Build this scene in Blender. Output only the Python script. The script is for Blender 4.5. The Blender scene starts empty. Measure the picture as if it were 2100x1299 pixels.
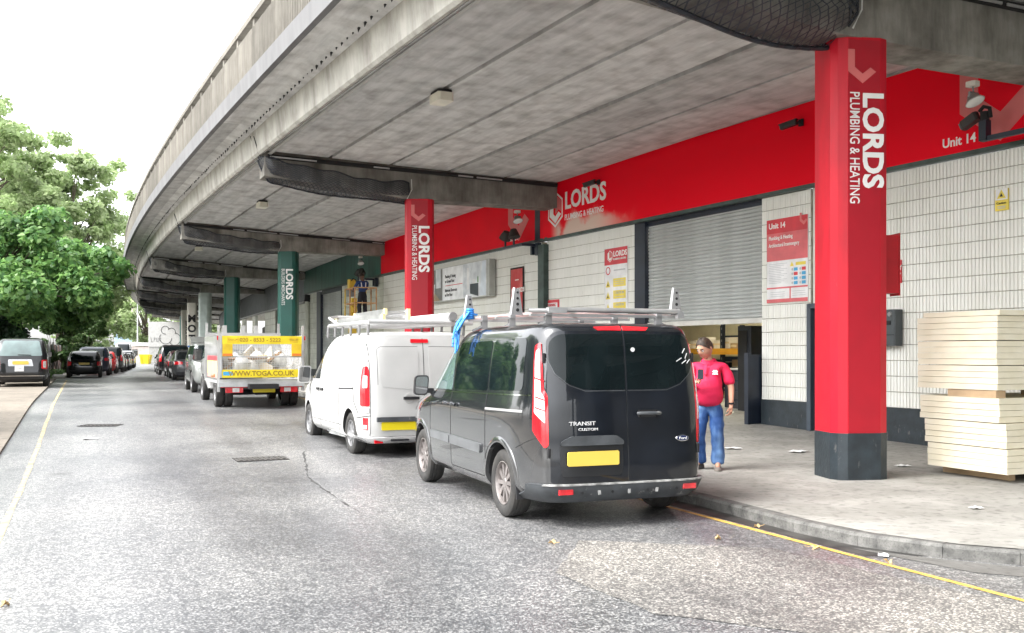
import bpy, bmesh, math, random
import numpy as np
from mathutils import Vector, Matrix
random.seed(7); np.random.seed(7)
SC = bpy.context.scene
COL = SC.collection
R = math.radians

# ---------------------------------------------------------------- camera
cam = bpy.data.cameras.new('camera'); cam_o = bpy.data.objects.new('camera', cam); COL.objects.link(cam_o)
cam_o.location = (0, 0, 1.68); cam_o.rotation_euler = (R(90), 0, 0)
cam.sensor_width = 36; cam.lens = 36*2048/2100; cam.shift_y = (722-649.5)/2100
cam.clip_start = .05; cam.clip_end = 2000
SC.camera = cam_o

# ---------------------------------------------------------------- sky, sun, exposure (bright overcast)
W = bpy.data.worlds.new('World'); SC.world = W; W.use_nodes = True
nt = W.node_tree; nt.nodes.clear()
sky = nt.nodes.new('ShaderNodeTexSky'); sky.sky_type = 'NISHITA'; sky.sun_disc = False
sky.sun_elevation = R(50); sky.sun_rotation = R(-115); sky.air_density = 1; sky.dust_density = 3
hs = nt.nodes.new('ShaderNodeHueSaturation'); hs.inputs['Saturation'].default_value = .12
bg = nt.nodes.new('ShaderNodeBackground'); bg.inputs['Strength'].default_value = .15
wo = nt.nodes.new('ShaderNodeOutputWorld')
nt.links.new(sky.outputs[0], hs.inputs['Color']); nt.links.new(hs.outputs[0], bg.inputs['Color']); nt.links.new(bg.outputs[0], wo.inputs[0])
sun = bpy.data.lights.new('sun', 'SUN'); sun.energy = .6; sun.angle = R(25); sun.color = (1, .97, .93)
sun_o = bpy.data.objects.new('sun', sun); COL.objects.link(sun_o)
sd = Vector((math.sin(R(-115))*math.cos(R(50)), math.cos(R(-115))*math.cos(R(50)), math.sin(R(50))))
sun_o.rotation_euler = sd.to_track_quat('Z', 'Y').to_euler(); sun_o.location = (-30, -20, 60)
SC.view_settings.view_transform = 'Standard'; SC.view_settings.look = 'None'
SC.view_settings.exposure = 2.5; SC.view_settings.gamma = 1; SC.view_settings.use_curve_mapping = False
SC.render.engine = 'CYCLES'
try:
    SC.cycles.use_denoising = True; SC.cycles.max_bounces = 10; SC.cycles.diffuse_bounces = 6; SC.cycles.glossy_bounces = 5
    SC.cycles.transparent_max_bounces = 12; SC.cycles.sample_clamp_indirect = 6
except Exception: pass

# ---------------------------------------------------------------- helpers: materials
_M = {}
def mat(name, col, rough=.6, metal=0, var=.12, vs=3.0, bump=0, bs=40, spec=.5, coat=0, col2=None, stretch=(1, 1, 1),
        emit=0, trans=0, detail=6, rv=.0, isl=0, ramp=(.35, .65), wear=None):
    """principled material whose colour wanders a little with noise (wear, dirt), optional fine relief"""
    if name in _M: return _M[name]
    m = bpy.data.materials.new(name); m.use_nodes = True; _M[name] = m
    n = m.node_tree.nodes; l = m.node_tree.links; p = n['Principled BSDF']
    tc = n.new('ShaderNodeTexCoord'); mp = n.new('ShaderNodeMapping'); mp.inputs['Scale'].default_value = stretch
    l.new(tc.outputs['Object'], mp.inputs['Vector'])
    nz = n.new('ShaderNodeTexNoise'); nz.inputs['Scale'].default_value = vs; nz.inputs['Detail'].default_value = detail
    l.new(mp.outputs[0], nz.inputs['Vector'])
    cr = n.new('ShaderNodeValToRGB'); c = np.array(col); c2 = np.array(col2) if col2 else c*(1+var)
    a = np.clip(c*(1-var) if not col2 else c, 0, 1); b = np.clip(c2, 0, 1)
    cr.color_ramp.elements[0].color = (*a, 1); cr.color_ramp.elements[1].color = (*b, 1)
    cr.color_ramp.elements[0].position = ramp[0]; cr.color_ramp.elements[1].position = ramp[1]
    l.new(nz.outputs['Fac'], cr.inputs['Fac']); out = cr.outputs['Color']
    if isl:
        ge = n.new('ShaderNodeNewGeometry'); hv = n.new('ShaderNodeHueSaturation')
        mr = n.new('ShaderNodeMapRange'); mr.inputs['To Min'].default_value = 1-isl; mr.inputs['To Max'].default_value = 1+isl
        oi = n.new('ShaderNodeObjectInfo'); ad = n.new('ShaderNodeMath'); ad.operation = 'ADD'; fr = n.new('ShaderNodeMath'); fr.operation = 'FRACT'
        l.new(ge.outputs['Random Per Island'], ad.inputs[0]); l.new(oi.outputs['Random'], ad.inputs[1]); l.new(ad.outputs[0], fr.inputs[0])
        l.new(fr.outputs[0], mr.inputs['Value']); l.new(mr.outputs[0], hv.inputs['Value']); l.new(out, hv.inputs['Color']); out = hv.outputs['Color']
    if wear:
        # scuffs, chips and runs of grime with a shape of their own
        wn = n.new('ShaderNodeTexNoise'); wn.inputs['Scale'].default_value = wear[1]; wn.inputs['Detail'].default_value = 9; wn.inputs['Roughness'].default_value = .72
        wm = n.new('ShaderNodeMapping'); wm.inputs['Scale'].default_value = wear[3] if len(wear) > 3 else (1, 1, .35); l.new(tc.outputs['Object'], wm.inputs['Vector']); l.new(wm.outputs[0], wn.inputs['Vector'])
        wr = n.new('ShaderNodeMapRange'); wr.inputs['From Min'].default_value = wear[2]; wr.inputs['From Max'].default_value = wear[2]+.06; wr.inputs['To Max'].default_value = .75; l.new(wn.outputs['Fac'], wr.inputs['Value'])
        wx = n.new('ShaderNodeMix'); wx.data_type = 'RGBA'; wx.inputs['B'].default_value = (*wear[0], 1); l.new(wr.outputs[0], wx.inputs['Factor']); l.new(out, wx.inputs['A']); out = wx.outputs['Result']
    l.new(out, p.inputs['Base Color'])
    p.inputs['Roughness'].default_value = rough; p.inputs['Metallic'].default_value = metal
    p.inputs['Specular IOR Level'].default_value = spec; p.inputs['Coat Weight'].default_value = coat; p.inputs['Coat Roughness'].default_value = .04
    if rv:
        mr2 = n.new('ShaderNodeMapRange'); mr2.inputs['To Min'].default_value = max(.02, rough-rv); mr2.inputs['To Max'].default_value = rough+rv
        l.new(nz.outputs['Fac'], mr2.inputs['Value']); l.new(mr2.outputs[0], p.inputs['Roughness'])
    if bump:
        nb = n.new('ShaderNodeTexNoise'); nb.inputs['Scale'].default_value = bs; nb.inputs['Detail'].default_value = 4
        bp = n.new('ShaderNodeBump'); bp.inputs['Strength'].default_value = min(1, bump); bp.inputs['Distance'].default_value = .02
        l.new(mp.outputs[0], nb.inputs['Vector']); l.new(nb.outputs['Fac'], bp.inputs['Height']); l.new(bp.outputs[0], p.inputs['Normal'])
    if trans:
        p.inputs['Transmission Weight'].default_value = trans
    if emit:
        p.inputs['Emission Color'].default_value = (*col, 1); p.inputs['Emission Strength'].default_value = emit
    return m

def paint(name, col, flake=0, dirt=.12):
    """car paint: coloured base under clear coat, dusty in patches and towards rough spots"""
    m = mat(name, col, rough=.4, var=dirt, vs=1.7, coat=1, spec=.22, metal=flake, rv=.08)
    return m

# ---------------------------------------------------------------- helpers: objects
def tag(o, label=None, cat=None, group=None, kind=None):
    if label: o['label'] = label
    if cat: o['category'] = cat
    if group: o['group'] = group
    if kind: o['kind'] = kind
    return o
def empty(name, loc, rz=0, label=None, cat=None, group=None):
    o = bpy.data.objects.new(name, None); COL.objects.link(o); o.location = loc; o.rotation_euler = (0, 0, rz)
    o.empty_display_size = .2
    return tag(o, label, cat, group)
def link(name, me, parent=None, loc=(0, 0, 0), rot=(0, 0, 0), kind=None):
    o = bpy.data.objects.new(name, me); COL.objects.link(o); o.location = loc; o.rotation_euler = rot
    if parent: o.parent = parent
    if kind: o['kind'] = kind
    return o
def kids(o):
    return KID.get(o.name, [])
def copy_tree(o, parent=None):
    c = o.copy(); COL.objects.link(c)
    if parent: c.parent = parent
    for ch in [x for x in ALLCH(o)]: copy_tree(ch, c)
    return c
def ALLCH(o): return [x for x in o.children]

class MB:
    """collects simple shapes and links them as ONE mesh object"""
    def __init__(s): s.v = []; s.f = []; s.m = []
    def add(s, vs, fs, m=0):
        b = len(s.v); s.v += [tuple(v) for v in vs]; s.f += [tuple(b+i for i in f) for f in fs]; s.m += [m]*len(fs); return s
    def box(s, c, d, m=0, M=None, rz=0):
        x, y, z = [k/2 for k in d]
        vs = [Vector((sx*x, sy*y, sz*z)) for sz in (-1, 1) for sy in (-1, 1) for sx in (-1, 1)]
        if rz: Mz = Matrix.Rotation(rz, 3, 'Z'); vs = [Mz @ v for v in vs]
        if M is not None: vs = [M @ v for v in vs]
        vs = [v+Vector(c) for v in vs]
        return s.add(vs, [(0, 2, 3, 1), (4, 5, 7, 6), (0, 1, 5, 4), (2, 6, 7, 3), (0, 4, 6, 2), (1, 3, 7, 5)], m)
    def cbox(s, c, d, ch, m=0):
        """box with chamfered long edges (8-gon section in the two smaller axes is overkill: bevel in x,y)"""
        x, y, z = [k/2 for k in d]
        ring = [(-x+ch, -y), (x-ch, -y), (x, -y+ch), (x, y-ch), (x-ch, y), (-x+ch, y), (-x, y-ch), (-x, -y+ch)]
        return s.prism([(c[0]+a, c[1]+b) for a, b in ring], c[2]-z, c[2]+z, m)
    def prism(s, poly, z0, z1, m=0):
        n = len(poly); vs = [(x, y, z0) for x, y in poly]+[(x, y, z1) for x, y in poly]
        return s.add(vs, [tuple(range(n))[::-1], tuple(range(n, 2*n))]+[(i, (i+1) % n, n+(i+1) % n, n+i) for i in range(n)], m)
    def tube(s, pts, r, n=8, m=0, caps=True):
        pts = [Vector(p) for p in pts]; rs = r if isinstance(r, (list, tuple)) else [r]*len(pts); vs = []; fs = []
        for i, p in enumerate(pts):
            d = (pts[min(i+1, len(pts)-1)]-pts[max(i-1, 0)]).normalized()
            a = d.cross(Vector((0, 0, 1)) if abs(d.z) < .9 else Vector((1, 0, 0))).normalized(); b = d.cross(a)
            vs += [p+(a*math.cos(k*2*math.pi/n)+b*math.sin(k*2*math.pi/n))*rs[i] for k in range(n)]
        for i in range(len(pts)-1):
            fs += [(i*n+k, i*n+(k+1) % n, (i+1)*n+(k+1) % n, (i+1)*n+k) for k in range(n)]
        if caps: fs += [tuple(range(n))[::-1], tuple(range((len(pts)-1)*n, len(pts)*n))]
        return s.add(vs, fs, m)
    def lathe(s, prof, n=24, axis='x', c=(0, 0, 0), m=0):
        """prof: list of (radius, along)"""
        vs = []
        for r, a in prof:
            for k in range(n):
                t = 2*math.pi*k/n; u, w = r*math.cos(t), r*math.sin(t)
                p = {'x': (a, u, w), 'y': (u, a, w), 'z': (u, w, a)}[axis]
                vs.append((p[0]+c[0], p[1]+c[1], p[2]+c[2]))
        q = len(prof); fs = [(i*n+k, i*n+(k+1) % n, (i+1)*n+(k+1) % n, (i+1)*n+k) for i in range(q-1) for k in range(n)]
        return s.add(vs, fs, m)
    def quad(s, a, b, c, d, m=0): return s.add([a, b, c, d], [(0, 1, 2, 3)], m)
    def mesh(s, name, mats, smooth=None, fix=True):
        me = bpy.data.meshes.new(name); me.from_pydata(s.v, [], s.f)
        for q in (mats if isinstance(mats, (list, tuple)) else [mats]): me.materials.append(q)
        me.polygons.foreach_set('material_index', s.m)
        if fix:
            b = bmesh.new(); b.from_mesh(me); bmesh.ops.recalc_face_normals(b, faces=b.faces); b.to_mesh(me); b.free()
        if smooth:
            me.polygons.foreach_set('use_smooth', [True]*len(me.polygons)); me.set_sharp_from_angle(angle=R(smooth))
        me.update(); return me
    def build(s, name, mats, parent=None, smooth=None, loc=(0, 0, 0), rot=(0, 0, 0), kind=None, fix=True):
        return link(name, s.mesh(name, mats, smooth, fix), parent, loc, rot, kind)

_TX = {}
def text_mesh(body, size, bold=0, ext=.003, align='LEFT', sx=1.0, space=1.0):
    key = (body, size, bold, ext, align, sx, space)
    if key in _TX: return _TX[key]
    cu = bpy.data.curves.new('lettering', 'FONT'); cu.body = body; cu.size = size; cu.offset = bold; cu.extrude = ext
    cu.align_x = align; cu.align_y = 'CENTER'; cu.space_character = space; cu.resolution_u = 3
    o = bpy.data.objects.new('lettering', cu); COL.objects.link(o)
    me = bpy.data.meshes.new_from_object(o.evaluated_get(bpy.context.evaluated_depsgraph_get()))
    bpy.data.objects.remove(o); bpy.data.curves.remove(cu)
    if sx != 1:
        for v in me.vertices: v.co.x *= sx
    _TX[key] = me
    return me
def letter(body, size, m, parent, loc, rot=(R(90), 0, 0), bold=0, align='LEFT', sx=1.0, space=1.0, name='lettering', ext=.003):
    me = text_mesh(body, size, bold, ext, align, sx, space).copy(); me.materials.clear(); me.materials.append(m)
    return link(name, me, parent, loc, rot)

# ---------------------------------------------------------------- the place in plan: the viaduct's curve and the ground's height
def ss(a, b, x):
    t = min(1, max(0, (x-a)/(b-a))); return t*t*(3-2*t)
def gz(Y): return .33*ss(12, 28, Y)*(1-.7*ss(45, 100, Y))
TS = [-60, 0, 14.4, 28.8, 43.2, 57.6, 72, 86.4, 100, 130, 170, 220]
TH = [32, 28, 26.4, 24.85, 23.1, 21.6, 20.5, 19.6, 18, 13, 8, 4]
_S = np.arange(-60, 220, .1); _th = np.radians(np.interp(_S, TS, TH))
_cx = np.cumsum(-np.sin(_th))*.1; _cy = np.cumsum(np.cos(_th))*.1; _i0 = np.searchsorted(_S, 0); _cx += 4.23-_cx[_i0]; _cy += 12.5-_cy[_i0]
def theta(s): return R(float(np.interp(s, TS, TH)))
def C(s, o=0):
    t = theta(s); return float(np.interp(s, _S, _cx))+o*math.cos(t), float(np.interp(s, _S, _cy))+o*math.sin(t)
SP = 14.4
def zs0(s): return float(np.interp(s, [-20, 0, 14.4, 28.8, 43.2, 57.6, 72, 100, 130], [6.34, 6.32, 6.25, 6.21, 6.16, 6.12, 6.12, 6.0, 5.9]))
def cf(s): return float(np.interp(s, [-10, 0, 14.4, 28.8, 43.2, 57.6, 80], [-.01, 0, .025, .05, .07, .085, .09]))
def zsof(s, o): return zs0(s)-cf(s)*o
YB = list(np.arange(-30, 8, 2.0))+list(np.arange(8, 52, 1.0))+list(np.arange(52, 104, 4.0))+[110, 130, 160, 220]
def XL(Y): return -4.67-.43*(Y-9.1) if Y < 52 else -4.67-.43*42.9-.35*(Y-52)     # left yellow line
def XR(Y): return 2.43-.43*(Y-9.1) if Y < 52 else 2.43-.43*42.9-.375*(Y-52)       # right yellow line
# ================================================================ MATERIALS OF THE SETTING
def asphalt():
    m = bpy.data.materials.new('asphalt'); m.use_nodes = True; n = m.node_tree.nodes; l = m.node_tree.links; p = n['Principled BSDF']
    tc = n.new('ShaderNodeTexCoord')
    big = n.new('ShaderNodeTexNoise'); big.inputs['Scale'].default_value = .35; big.inputs['Detail'].default_value = 5
    vo = n.new('ShaderNodeTexVoronoi'); vo.inputs['Scale'].default_value = 80; vo.feature = 'F1'
    vo2 = n.new('ShaderNodeTexVoronoi'); vo2.inputs['Scale'].default_value = 23
    nz = n.new('ShaderNodeTexNoise'); nz.inputs['Scale'].default_value = 9; nz.inputs['Detail'].default_value = 8; nz.inputs['Roughness'].default_value = .7
    for q in (big, vo, vo2, nz): l.new(tc.outputs['Object'], q.inputs['Vector'])
    c1 = n.new('ShaderNodeValToRGB'); c1.color_ramp.elements[0].color = (.10, .105, .111, 1); c1.color_ramp.elements[1].color = (.21, .214, .218, 1)
    c1.color_ramp.elements[0].position = .3; c1.color_ramp.elements[1].position = .72; l.new(nz.outputs['Fac'], c1.inputs['Fac'])
    # aggregate: some stones much paler than others
    c2 = n.new('ShaderNodeValToRGB'); c2.color_ramp.elements[0].color = (.6, .6, .6, 1); c2.color_ramp.elements[1].color = (2.3, 2.25, 2.15, 1)
    c2.color_ramp.elements[0].position = .55; c2.color_ramp.elements[1].position = .95
    sp = n.new('ShaderNodeSeparateColor'); l.new(vo.outputs['Color'], sp.inputs[0]); l.new(sp.outputs[0], c2.inputs['Fac'])
    mx = n.new('ShaderNodeMix'); mx.data_type = 'RGBA'; mx.blend_type = 'MULTIPLY'; mx.inputs['Factor'].default_value = 1
    l.new(c1.outputs[0], mx.inputs['A']); l.new(c2.outputs[0], mx.inputs['B'])
    c3 = n.new('ShaderNodeValToRGB'); c3.color_ramp.elements[0].color = (.7, .7, .72, 1); c3.color_ramp.elements[1].color = (1.25, 1.22, 1.18, 1)
    c3.color_ramp.elements[0].position = .35; c3.color_ramp.elements[1].position = .65; l.new(big.outputs['Fac'], c3.inputs['Fac'])
    mx2 = n.new('ShaderNodeMix'); mx2.data_type = 'RGBA'; mx2.blend_type = 'MULTIPLY'; mx2.inputs['Factor'].default_value = 1
    l.new(mx.outputs['Result'], mx2.inputs['A']); l.new(c3.outputs[0], mx2.inputs['B'])
    # long wheel tracks down the street, and round oil drips
    mpt = n.new('ShaderNodeMapping'); mpt.vector_type = 'TEXTURE'; mpt.inputs['Rotation'].default_value = (0, 0, R(23.3)); mpt.inputs['Scale'].default_value = (1, 14, 1); l.new(tc.outputs['Object'], mpt.inputs['Vector'])
    tr = n.new('ShaderNodeTexNoise'); tr.inputs['Scale'].default_value = 1.1; tr.inputs['Detail'].default_value = 4; l.new(mpt.outputs[0], tr.inputs['Vector'])
    c4 = n.new('ShaderNodeValToRGB'); c4.color_ramp.elements[0].color = (.72, .72, .73, 1); c4.color_ramp.elements[1].color = (1.12, 1.12, 1.11, 1); c4.color_ramp.elements[0].position = .38; c4.color_ramp.elements[1].position = .6; l.new(tr.outputs['Fac'], c4.inputs['Fac'])
    oil = n.new('ShaderNodeTexVoronoi'); oil.inputs['Scale'].default_value = .55; oil.inputs['Randomness'].default_value = 1; l.new(tc.outputs['Object'], oil.inputs['Vector'])
    c5 = n.new('ShaderNodeValToRGB'); c5.color_ramp.elements[0].color = (.5, .5, .5, 1); c5.color_ramp.elements[1].color = (1, 1, 1, 1); c5.color_ramp.elements[0].position = .03; c5.color_ramp.elements[1].position = .13; l.new(oil.outputs['Distance'], c5.inputs['Fac'])
    last = mx2.outputs['Result']
    for q in (c4, c5):
        m3 = n.new('ShaderNodeMix'); m3.data_type = 'RGBA'; m3.blend_type = 'MULTIPLY'; m3.inputs['Factor'].default_value = .8; l.new(last, m3.inputs['A']); l.new(q.outputs[0], m3.inputs['B']); last = m3.outputs['Result']
    l.new(last, p.inputs['Base Color'])
    mr = n.new('ShaderNodeMapRange'); mr.inputs['From Min'].default_value = .3; mr.inputs['From Max'].default_value = .7
    mr.inputs['To Min'].default_value = .32; mr.inputs['To Max'].default_value = .44; l.new(big.outputs['Fac'], mr.inputs['Value']); l.new(mr.outputs[0], p.inputs['Roughness'])
    p.inputs['Specular IOR Level'].default_value = .6
    b1 = n.new('ShaderNodeBump'); b1.inputs['Strength'].default_value = .28; b1.inputs['Distance'].default_value = .004
    l.new(vo.outputs['Distance'], b1.inputs['Height'])
    b2 = n.new('ShaderNodeBump'); b2.inputs['Strength'].default_value = .25; b2.inputs['Distance'].default_value = .01
    l.new(nz.outputs['Fac'], b2.inputs['Height']); l.new(b1.outputs[0], b2.inputs['Normal']); l.new(b2.outputs[0], p.inputs['Normal'])
    return m
def flags(name, a, b, crack=1.0, vs=1.2):
    """worn concrete: blotches, dark spots, hairline cracks"""
    m = bpy.data.materials.new(name); m.use_nodes = True; n = m.node_tree.nodes; l = m.node_tree.links; p = n['Principled BSDF']
    tc = n.new('ShaderNodeTexCoord')
    n1 = n.new('ShaderNodeTexNoise'); n1.inputs['Scale'].default_value = vs; n1.inputs['Detail'].default_value = 9; n1.inputs['Roughness'].default_value = .65
    n2 = n.new('ShaderNodeTexNoise'); n2.inputs['Scale'].default_value = vs*9; n2.inputs['Detail'].default_value = 6
    n3 = n.new('ShaderNodeTexNoise'); n3.inputs['Scale'].default_value = 120
    for q in (n1, n2, n3): l.new(tc.outputs['Object'], q.inputs['Vector'])
    c1 = n.new('ShaderNodeValToRGB'); c1.color_ramp.elements[0].color = (*a, 1); c1.color_ramp.elements[1].color = (*b, 1)
    c1.color_ramp.elements[0].position = .3; c1.color_ramp.elements[1].position = .62; l.new(n1.outputs['Fac'], c1.inputs['Fac'])
    c2 = n.new('ShaderNodeValToRGB'); c2.color_ramp.elements[0].color = (.42, .42, .42, 1); c2.color_ramp.elements[1].color = (1, 1, 1, 1)
    c2.color_ramp.elements[0].position = .3; c2.color_ramp.elements[1].position = .47; l.new(n2.outputs['Fac'], c2.inputs['Fac'])
    mx = n.new('ShaderNodeMix'); mx.data_type = 'RGBA'; mx.blend_type = 'MULTIPLY'; mx.inputs['Factor'].default_value = .6
    l.new(c1.outputs[0], mx.inputs['A']); l.new(c2.outputs[0], mx.inputs['B']); l.new(mx.outputs['Result'], p.inputs['Base Color'])
    p.inputs['Roughness'].default_value = .75; p.inputs['Specular IOR Level'].default_value = .35
    b = n.new('ShaderNodeBump'); b.inputs['Strength'].default_value = .35; b.inputs['Distance'].default_value = .01
    l.new(n3.outputs['Fac'], b.inputs['Height']); l.new(b.outputs[0], p.inputs['Normal'])
    return m
def concrete(name, a, b, stretch=(1, 1, 1), streak=0.5, vs=1.0, co='Object'):
    """cast concrete with formwork streaks and stains"""
    m = bpy.data.materials.new(name); m.use_nodes = True; n = m.node_tree.nodes; l = m.node_tree.links; p = n['Principled BSDF']
    tc = n.new('ShaderNodeTexCoord'); mp = n.new('ShaderNodeMapping'); mp.inputs['Scale'].default_value = stretch; l.new(tc.outputs[co], mp.inputs['Vector'])
    n1 = n.new('ShaderNodeTexNoise'); n1.inputs['Scale'].default_value = vs; n1.inputs['Detail'].default_value = 10; n1.inputs['Roughness'].default_value = .68
    l.new(mp.outputs[0], n1.inputs['Vector'])
    n2 = n.new('ShaderNodeTexNoise'); n2.inputs['Scale'].default_value = 2.2; n2.inputs['Detail'].default_value = 7; l.new(tc.outputs[co], n2.inputs['Vector'])
    n3 = n.new('ShaderNodeTexNoise'); n3.inputs['Scale'].default_value = 45; n3.inputs['Detail'].default_value = 5; l.new(tc.outputs[co], n3.inputs['Vector'])
    c1 = n.new('ShaderNodeValToRGB'); c1.color_ramp.elements[0].color = (*a, 1); c1.color_ramp.elements[1].color = (*b, 1)
    c1.color_ramp.elements[0].position = .34; c1.color_ramp.elements[1].position = .6; l.new(n1.outputs['Fac'], c1.inputs['Fac'])
    c2 = n.new('ShaderNodeValToRGB'); c2.color_ramp.elements[0].color = (.5, .47, .45, 1); c2.color_ramp.elements[1].color = (1.1, 1.1, 1.1, 1)
    c2.color_ramp.elements[0].position = .3; c2.color_ramp.elements[1].position = .56; l.new(n2.outputs['Fac'], c2.inputs['Fac'])
    mx = n.new('ShaderNodeMix'); mx.data_type = 'RGBA'; mx.blend_type = 'MULTIPLY'; mx.inputs['Factor'].default_value = streak
    l.new(c1.outputs[0], mx.inputs['A']); l.new(c2.outputs[0], mx.inputs['B']); out = mx.outputs['Result']
    oi = n.new('ShaderNodeObjectInfo'); mr = n.new('ShaderNodeMapRange'); mr.inputs['To Min'].default_value = .80; mr.inputs['To Max'].default_value = 1.12
    hv = n.new('ShaderNodeHueSaturation'); l.new(oi.outputs['Random'], mr.inputs['Value']); l.new(mr.outputs[0], hv.inputs['Value']); l.new(out, hv.inputs['Color'])
    l.new(hv.outputs[0], p.inputs['Base Color']); p.inputs['Roughness'].default_value = .85; p.inputs['Specular IOR Level'].default_value = .25
    b = n.new('ShaderNodeBump'); b.inputs['Strength'].default_value = .3; b.inputs['Distance'].default_value = .01
    l.new(n3.outputs['Fac'], b.inputs['Height']); l.new(b.outputs[0], p.inputs['Normal'])
    return m
M_ROAD = asphalt()
M_PAVE = flags('pavement concrete', (.20, .195, .175), (.33, .32, .295))
M_FORE = flags('forecourt concrete', (.15, .13, .105), (.24, .21, .172), vs=.7)
M_KERB = flags('granite kerb', (.06, .06, .057), (.17, .167, .157), vs=7)
M_SOIL = mat('waste ground', (.16, .15, .12), .9, var=.3, vs=.4, bump=.5, bs=8)
M_YEL = mat('worn yellow paint', (.22, .19, .13), .5, vs=7, col2=(.58, .44, .20), ramp=(.36, .56))
M_SOF = concrete('soffit concrete', (.40, .40, .395), (.58, .578, .565), stretch=(2.4, .3, 1), streak=.55, vs=1.7, co='UV')
M_EDGE = concrete('edge beam concrete', (.30, .29, .26), (.45, .44, .40), stretch=(3, 3, .5), streak=.5)
M_BEAM = concrete('crossbeam concrete', (.14, .135, .12), (.27, .26, .235), stretch=(2.5, 2.5, .4), streak=.7)
M_PAR = concrete('parapet concrete', (.14, .13, .112), (.205, .193, .168), stretch=(4, 4, .4), streak=.45)
M_DARK = mat('sooty black', (.012, .012, .013), .8)
M_WHITE = mat('white lettering vinyl', (.78, .78, .76), .45, var=.04)

# ================================================================ GROUND
def strip(name, fl, fr, z, m, parent=None, ys=YB, kind='structure', thick=0, nx=1):
    b = MB(); ys = [y for y in ys]
    for i, y in enumerate(ys):
        for k in range(nx+1):
            x = fl(y)+(fr(y)-fl(y))*k/nx; b.v.append((x, y, gz(y)+z))
    q = nx+1
    for i in range(len(ys)-1):
        for k in range(nx): b.f.append((i*q+k, i*q+k+1, (i+1)*q+k+1, (i+1)*q+k)); b.m.append(0)
    if thick:
        n0 = len(b.v); b.v += [(x, y, zz-thick) for x, y, zz in b.v[:]]
        for i in range(len(ys)-1):
            for k in (0, nx): b.f.append((i*q+k, (i+1)*q+k, n0+(i+1)*q+k, n0+i*q+k)); b.m.append(0)
        b.f.append(tuple(range(0, q))+tuple(range(n0+q-1, n0-1, -1))); b.m.append(0)
    o = b.build(name, m, parent, kind=kind, fix=False); return o
YG = [-400, -200, -60]+YB+[300, 450, 700]
strip('ground', lambda y: -600, lambda y: 600, -.02, M_SOIL, ys=YG)
strip('road', lambda y: XL(y)-.55 if y < 170 else XL(y)-40, lambda y: XR(y)+.5 if y > 11.2 else (XR(11.2)+.5+(11.2-y)*6 if y < 10.4 else XR(y)+.9), 0, M_ROAD, nx=4)
for nm, fx, y0, y1 in (('yellow_line', XL, -6, 49), ('yellow_line', XR, -6, 150)):
    if fx is XR: M_YEL = mat('yellow road paint', (.42, .25, .045), .5, vs=7, col2=(.66, .42, .09), ramp=(.34, .5))
    ysl = [y for y in np.arange(y0, y1, 1.0)]
    rr = random.Random(3)
    strip(nm, lambda y: fx(y)-.032-.008*math.sin(y*5.1), lambda y: fx(y)+.032+.008*math.sin(y*3.7+1), .004, M_YEL, ys=ysl)
strip('forecourt', lambda y: XL(y)-26, lambda y: XL(y)-.55, .05, M_FORE, ys=[y for y in YB if -20 < y < 50], thick=.1, nx=2)
strip('left_pavement', lambda y: XL(y)-3.0, lambda y: XL(y)-.12, .1, M_PAVE, ys=[y for y in YB if 49 < y < 165], thick=.15)

# right-hand pavement with its kerb: the kerb leaves the yellow line and swings right in the foreground
KP = [(9.5, 6.6), (7.0, 7.05), (5.2, 7.5), (4.0, 7.86), (3.5, 8.12), (2.98, 8.62), (2.62, 9.3), (2.32, 10.1), (2.02, 10.95)]
KP += [(XR(y)+.3, y) for y in np.arange(11.6, 130, .92)]
def kerb_x(Y):
    ys = [p[1] for p in KP]; xs = [p[0] for p in KP]; return float(np.interp(Y, ys, xs))
pv = MB(); ysp = sorted([p[1] for p in KP]); 
for y in ysp:
    x0 = kerb_x(y)+.13; x1 = max(60-.3*y, x0+24); pv.v += [(x0, y, gz(y)+.12), (x1, y, gz(y)+.125)]
for i in range(len(ysp)-1): pv.f.append((2*i, 2*i+1, 2*i+3, 2*i+2)); pv.m.append(0)
pv.build('pavement', M_PAVE, kind='structure', fix=False)
kerb = empty('kerb', (0, 0, 0)); tag(kerb, kind='structure')
def kerb_piece(a, b, i):
    a = Vector((*a, 0)); b = Vector((*b, 0)); d = (b-a); L = d.length; d.normalize(); nrm = Vector((d.y, -d.x, 0))
    if nrm.x < 0: nrm = -nrm
    g = .002; a2 = a+d*g; b2 = b-d*g; h = .115+random.uniform(-.004, .004)
    bb = MB(); za, zb = gz(a.y), gz(b.y); w = .145; ch = .025
    prof = [(0, -.05), (0, h-ch), (ch, h), (w, h+.004), (w, -.05)]
    vs = [a2+nrm*o+Vector((0, 0, za+z)) for o, z in prof]+[b2+nrm*o+Vector((0, 0, zb+z)) for o, z in prof]
    bb.add(vs, [(0, 1, 6, 5), (1, 2, 7, 6), (2, 3, 8, 7), (3, 4, 9, 8), (0, 4, 3, 2, 1), (5, 6, 7, 8, 9)])
    return bb
for i in range(len(KP)-1):
    if KP[i][1] < 70: kerb_piece(KP[i], KP[i+1], i).build('kerb_stone', M_KERB, kerb)
gutter = strip('gutter', lambda y: XR(y)+.075, lambda y: kerb_x(y)+.01, .003, mat('wet silty gutter', (.022, .021, .02), .6, var=.35, vs=3, col2=(.06, .057, .052)), ys=[y for y in np.arange(8.2, 60, .7)])
crossing = MB(); crossing.v = [(2.9, 8.55, .004), (3.3, 8.2, .004), (3.9, 7.8, .004), (5.2, 7.44, .004), (7, 7.0, .004), (6.5, 6.75, .004), (5.1, 7.0, .004), (4.2, 7.25, .004), (3.5, 7.6, .004)]
crossing.f = [tuple(range(9))]; crossing.m = [0]; crossing.build('crossover_patch', flags('patch concrete', (.10, .098, .09), (.17, .165, .155), vs=2), kind='structure')

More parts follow.
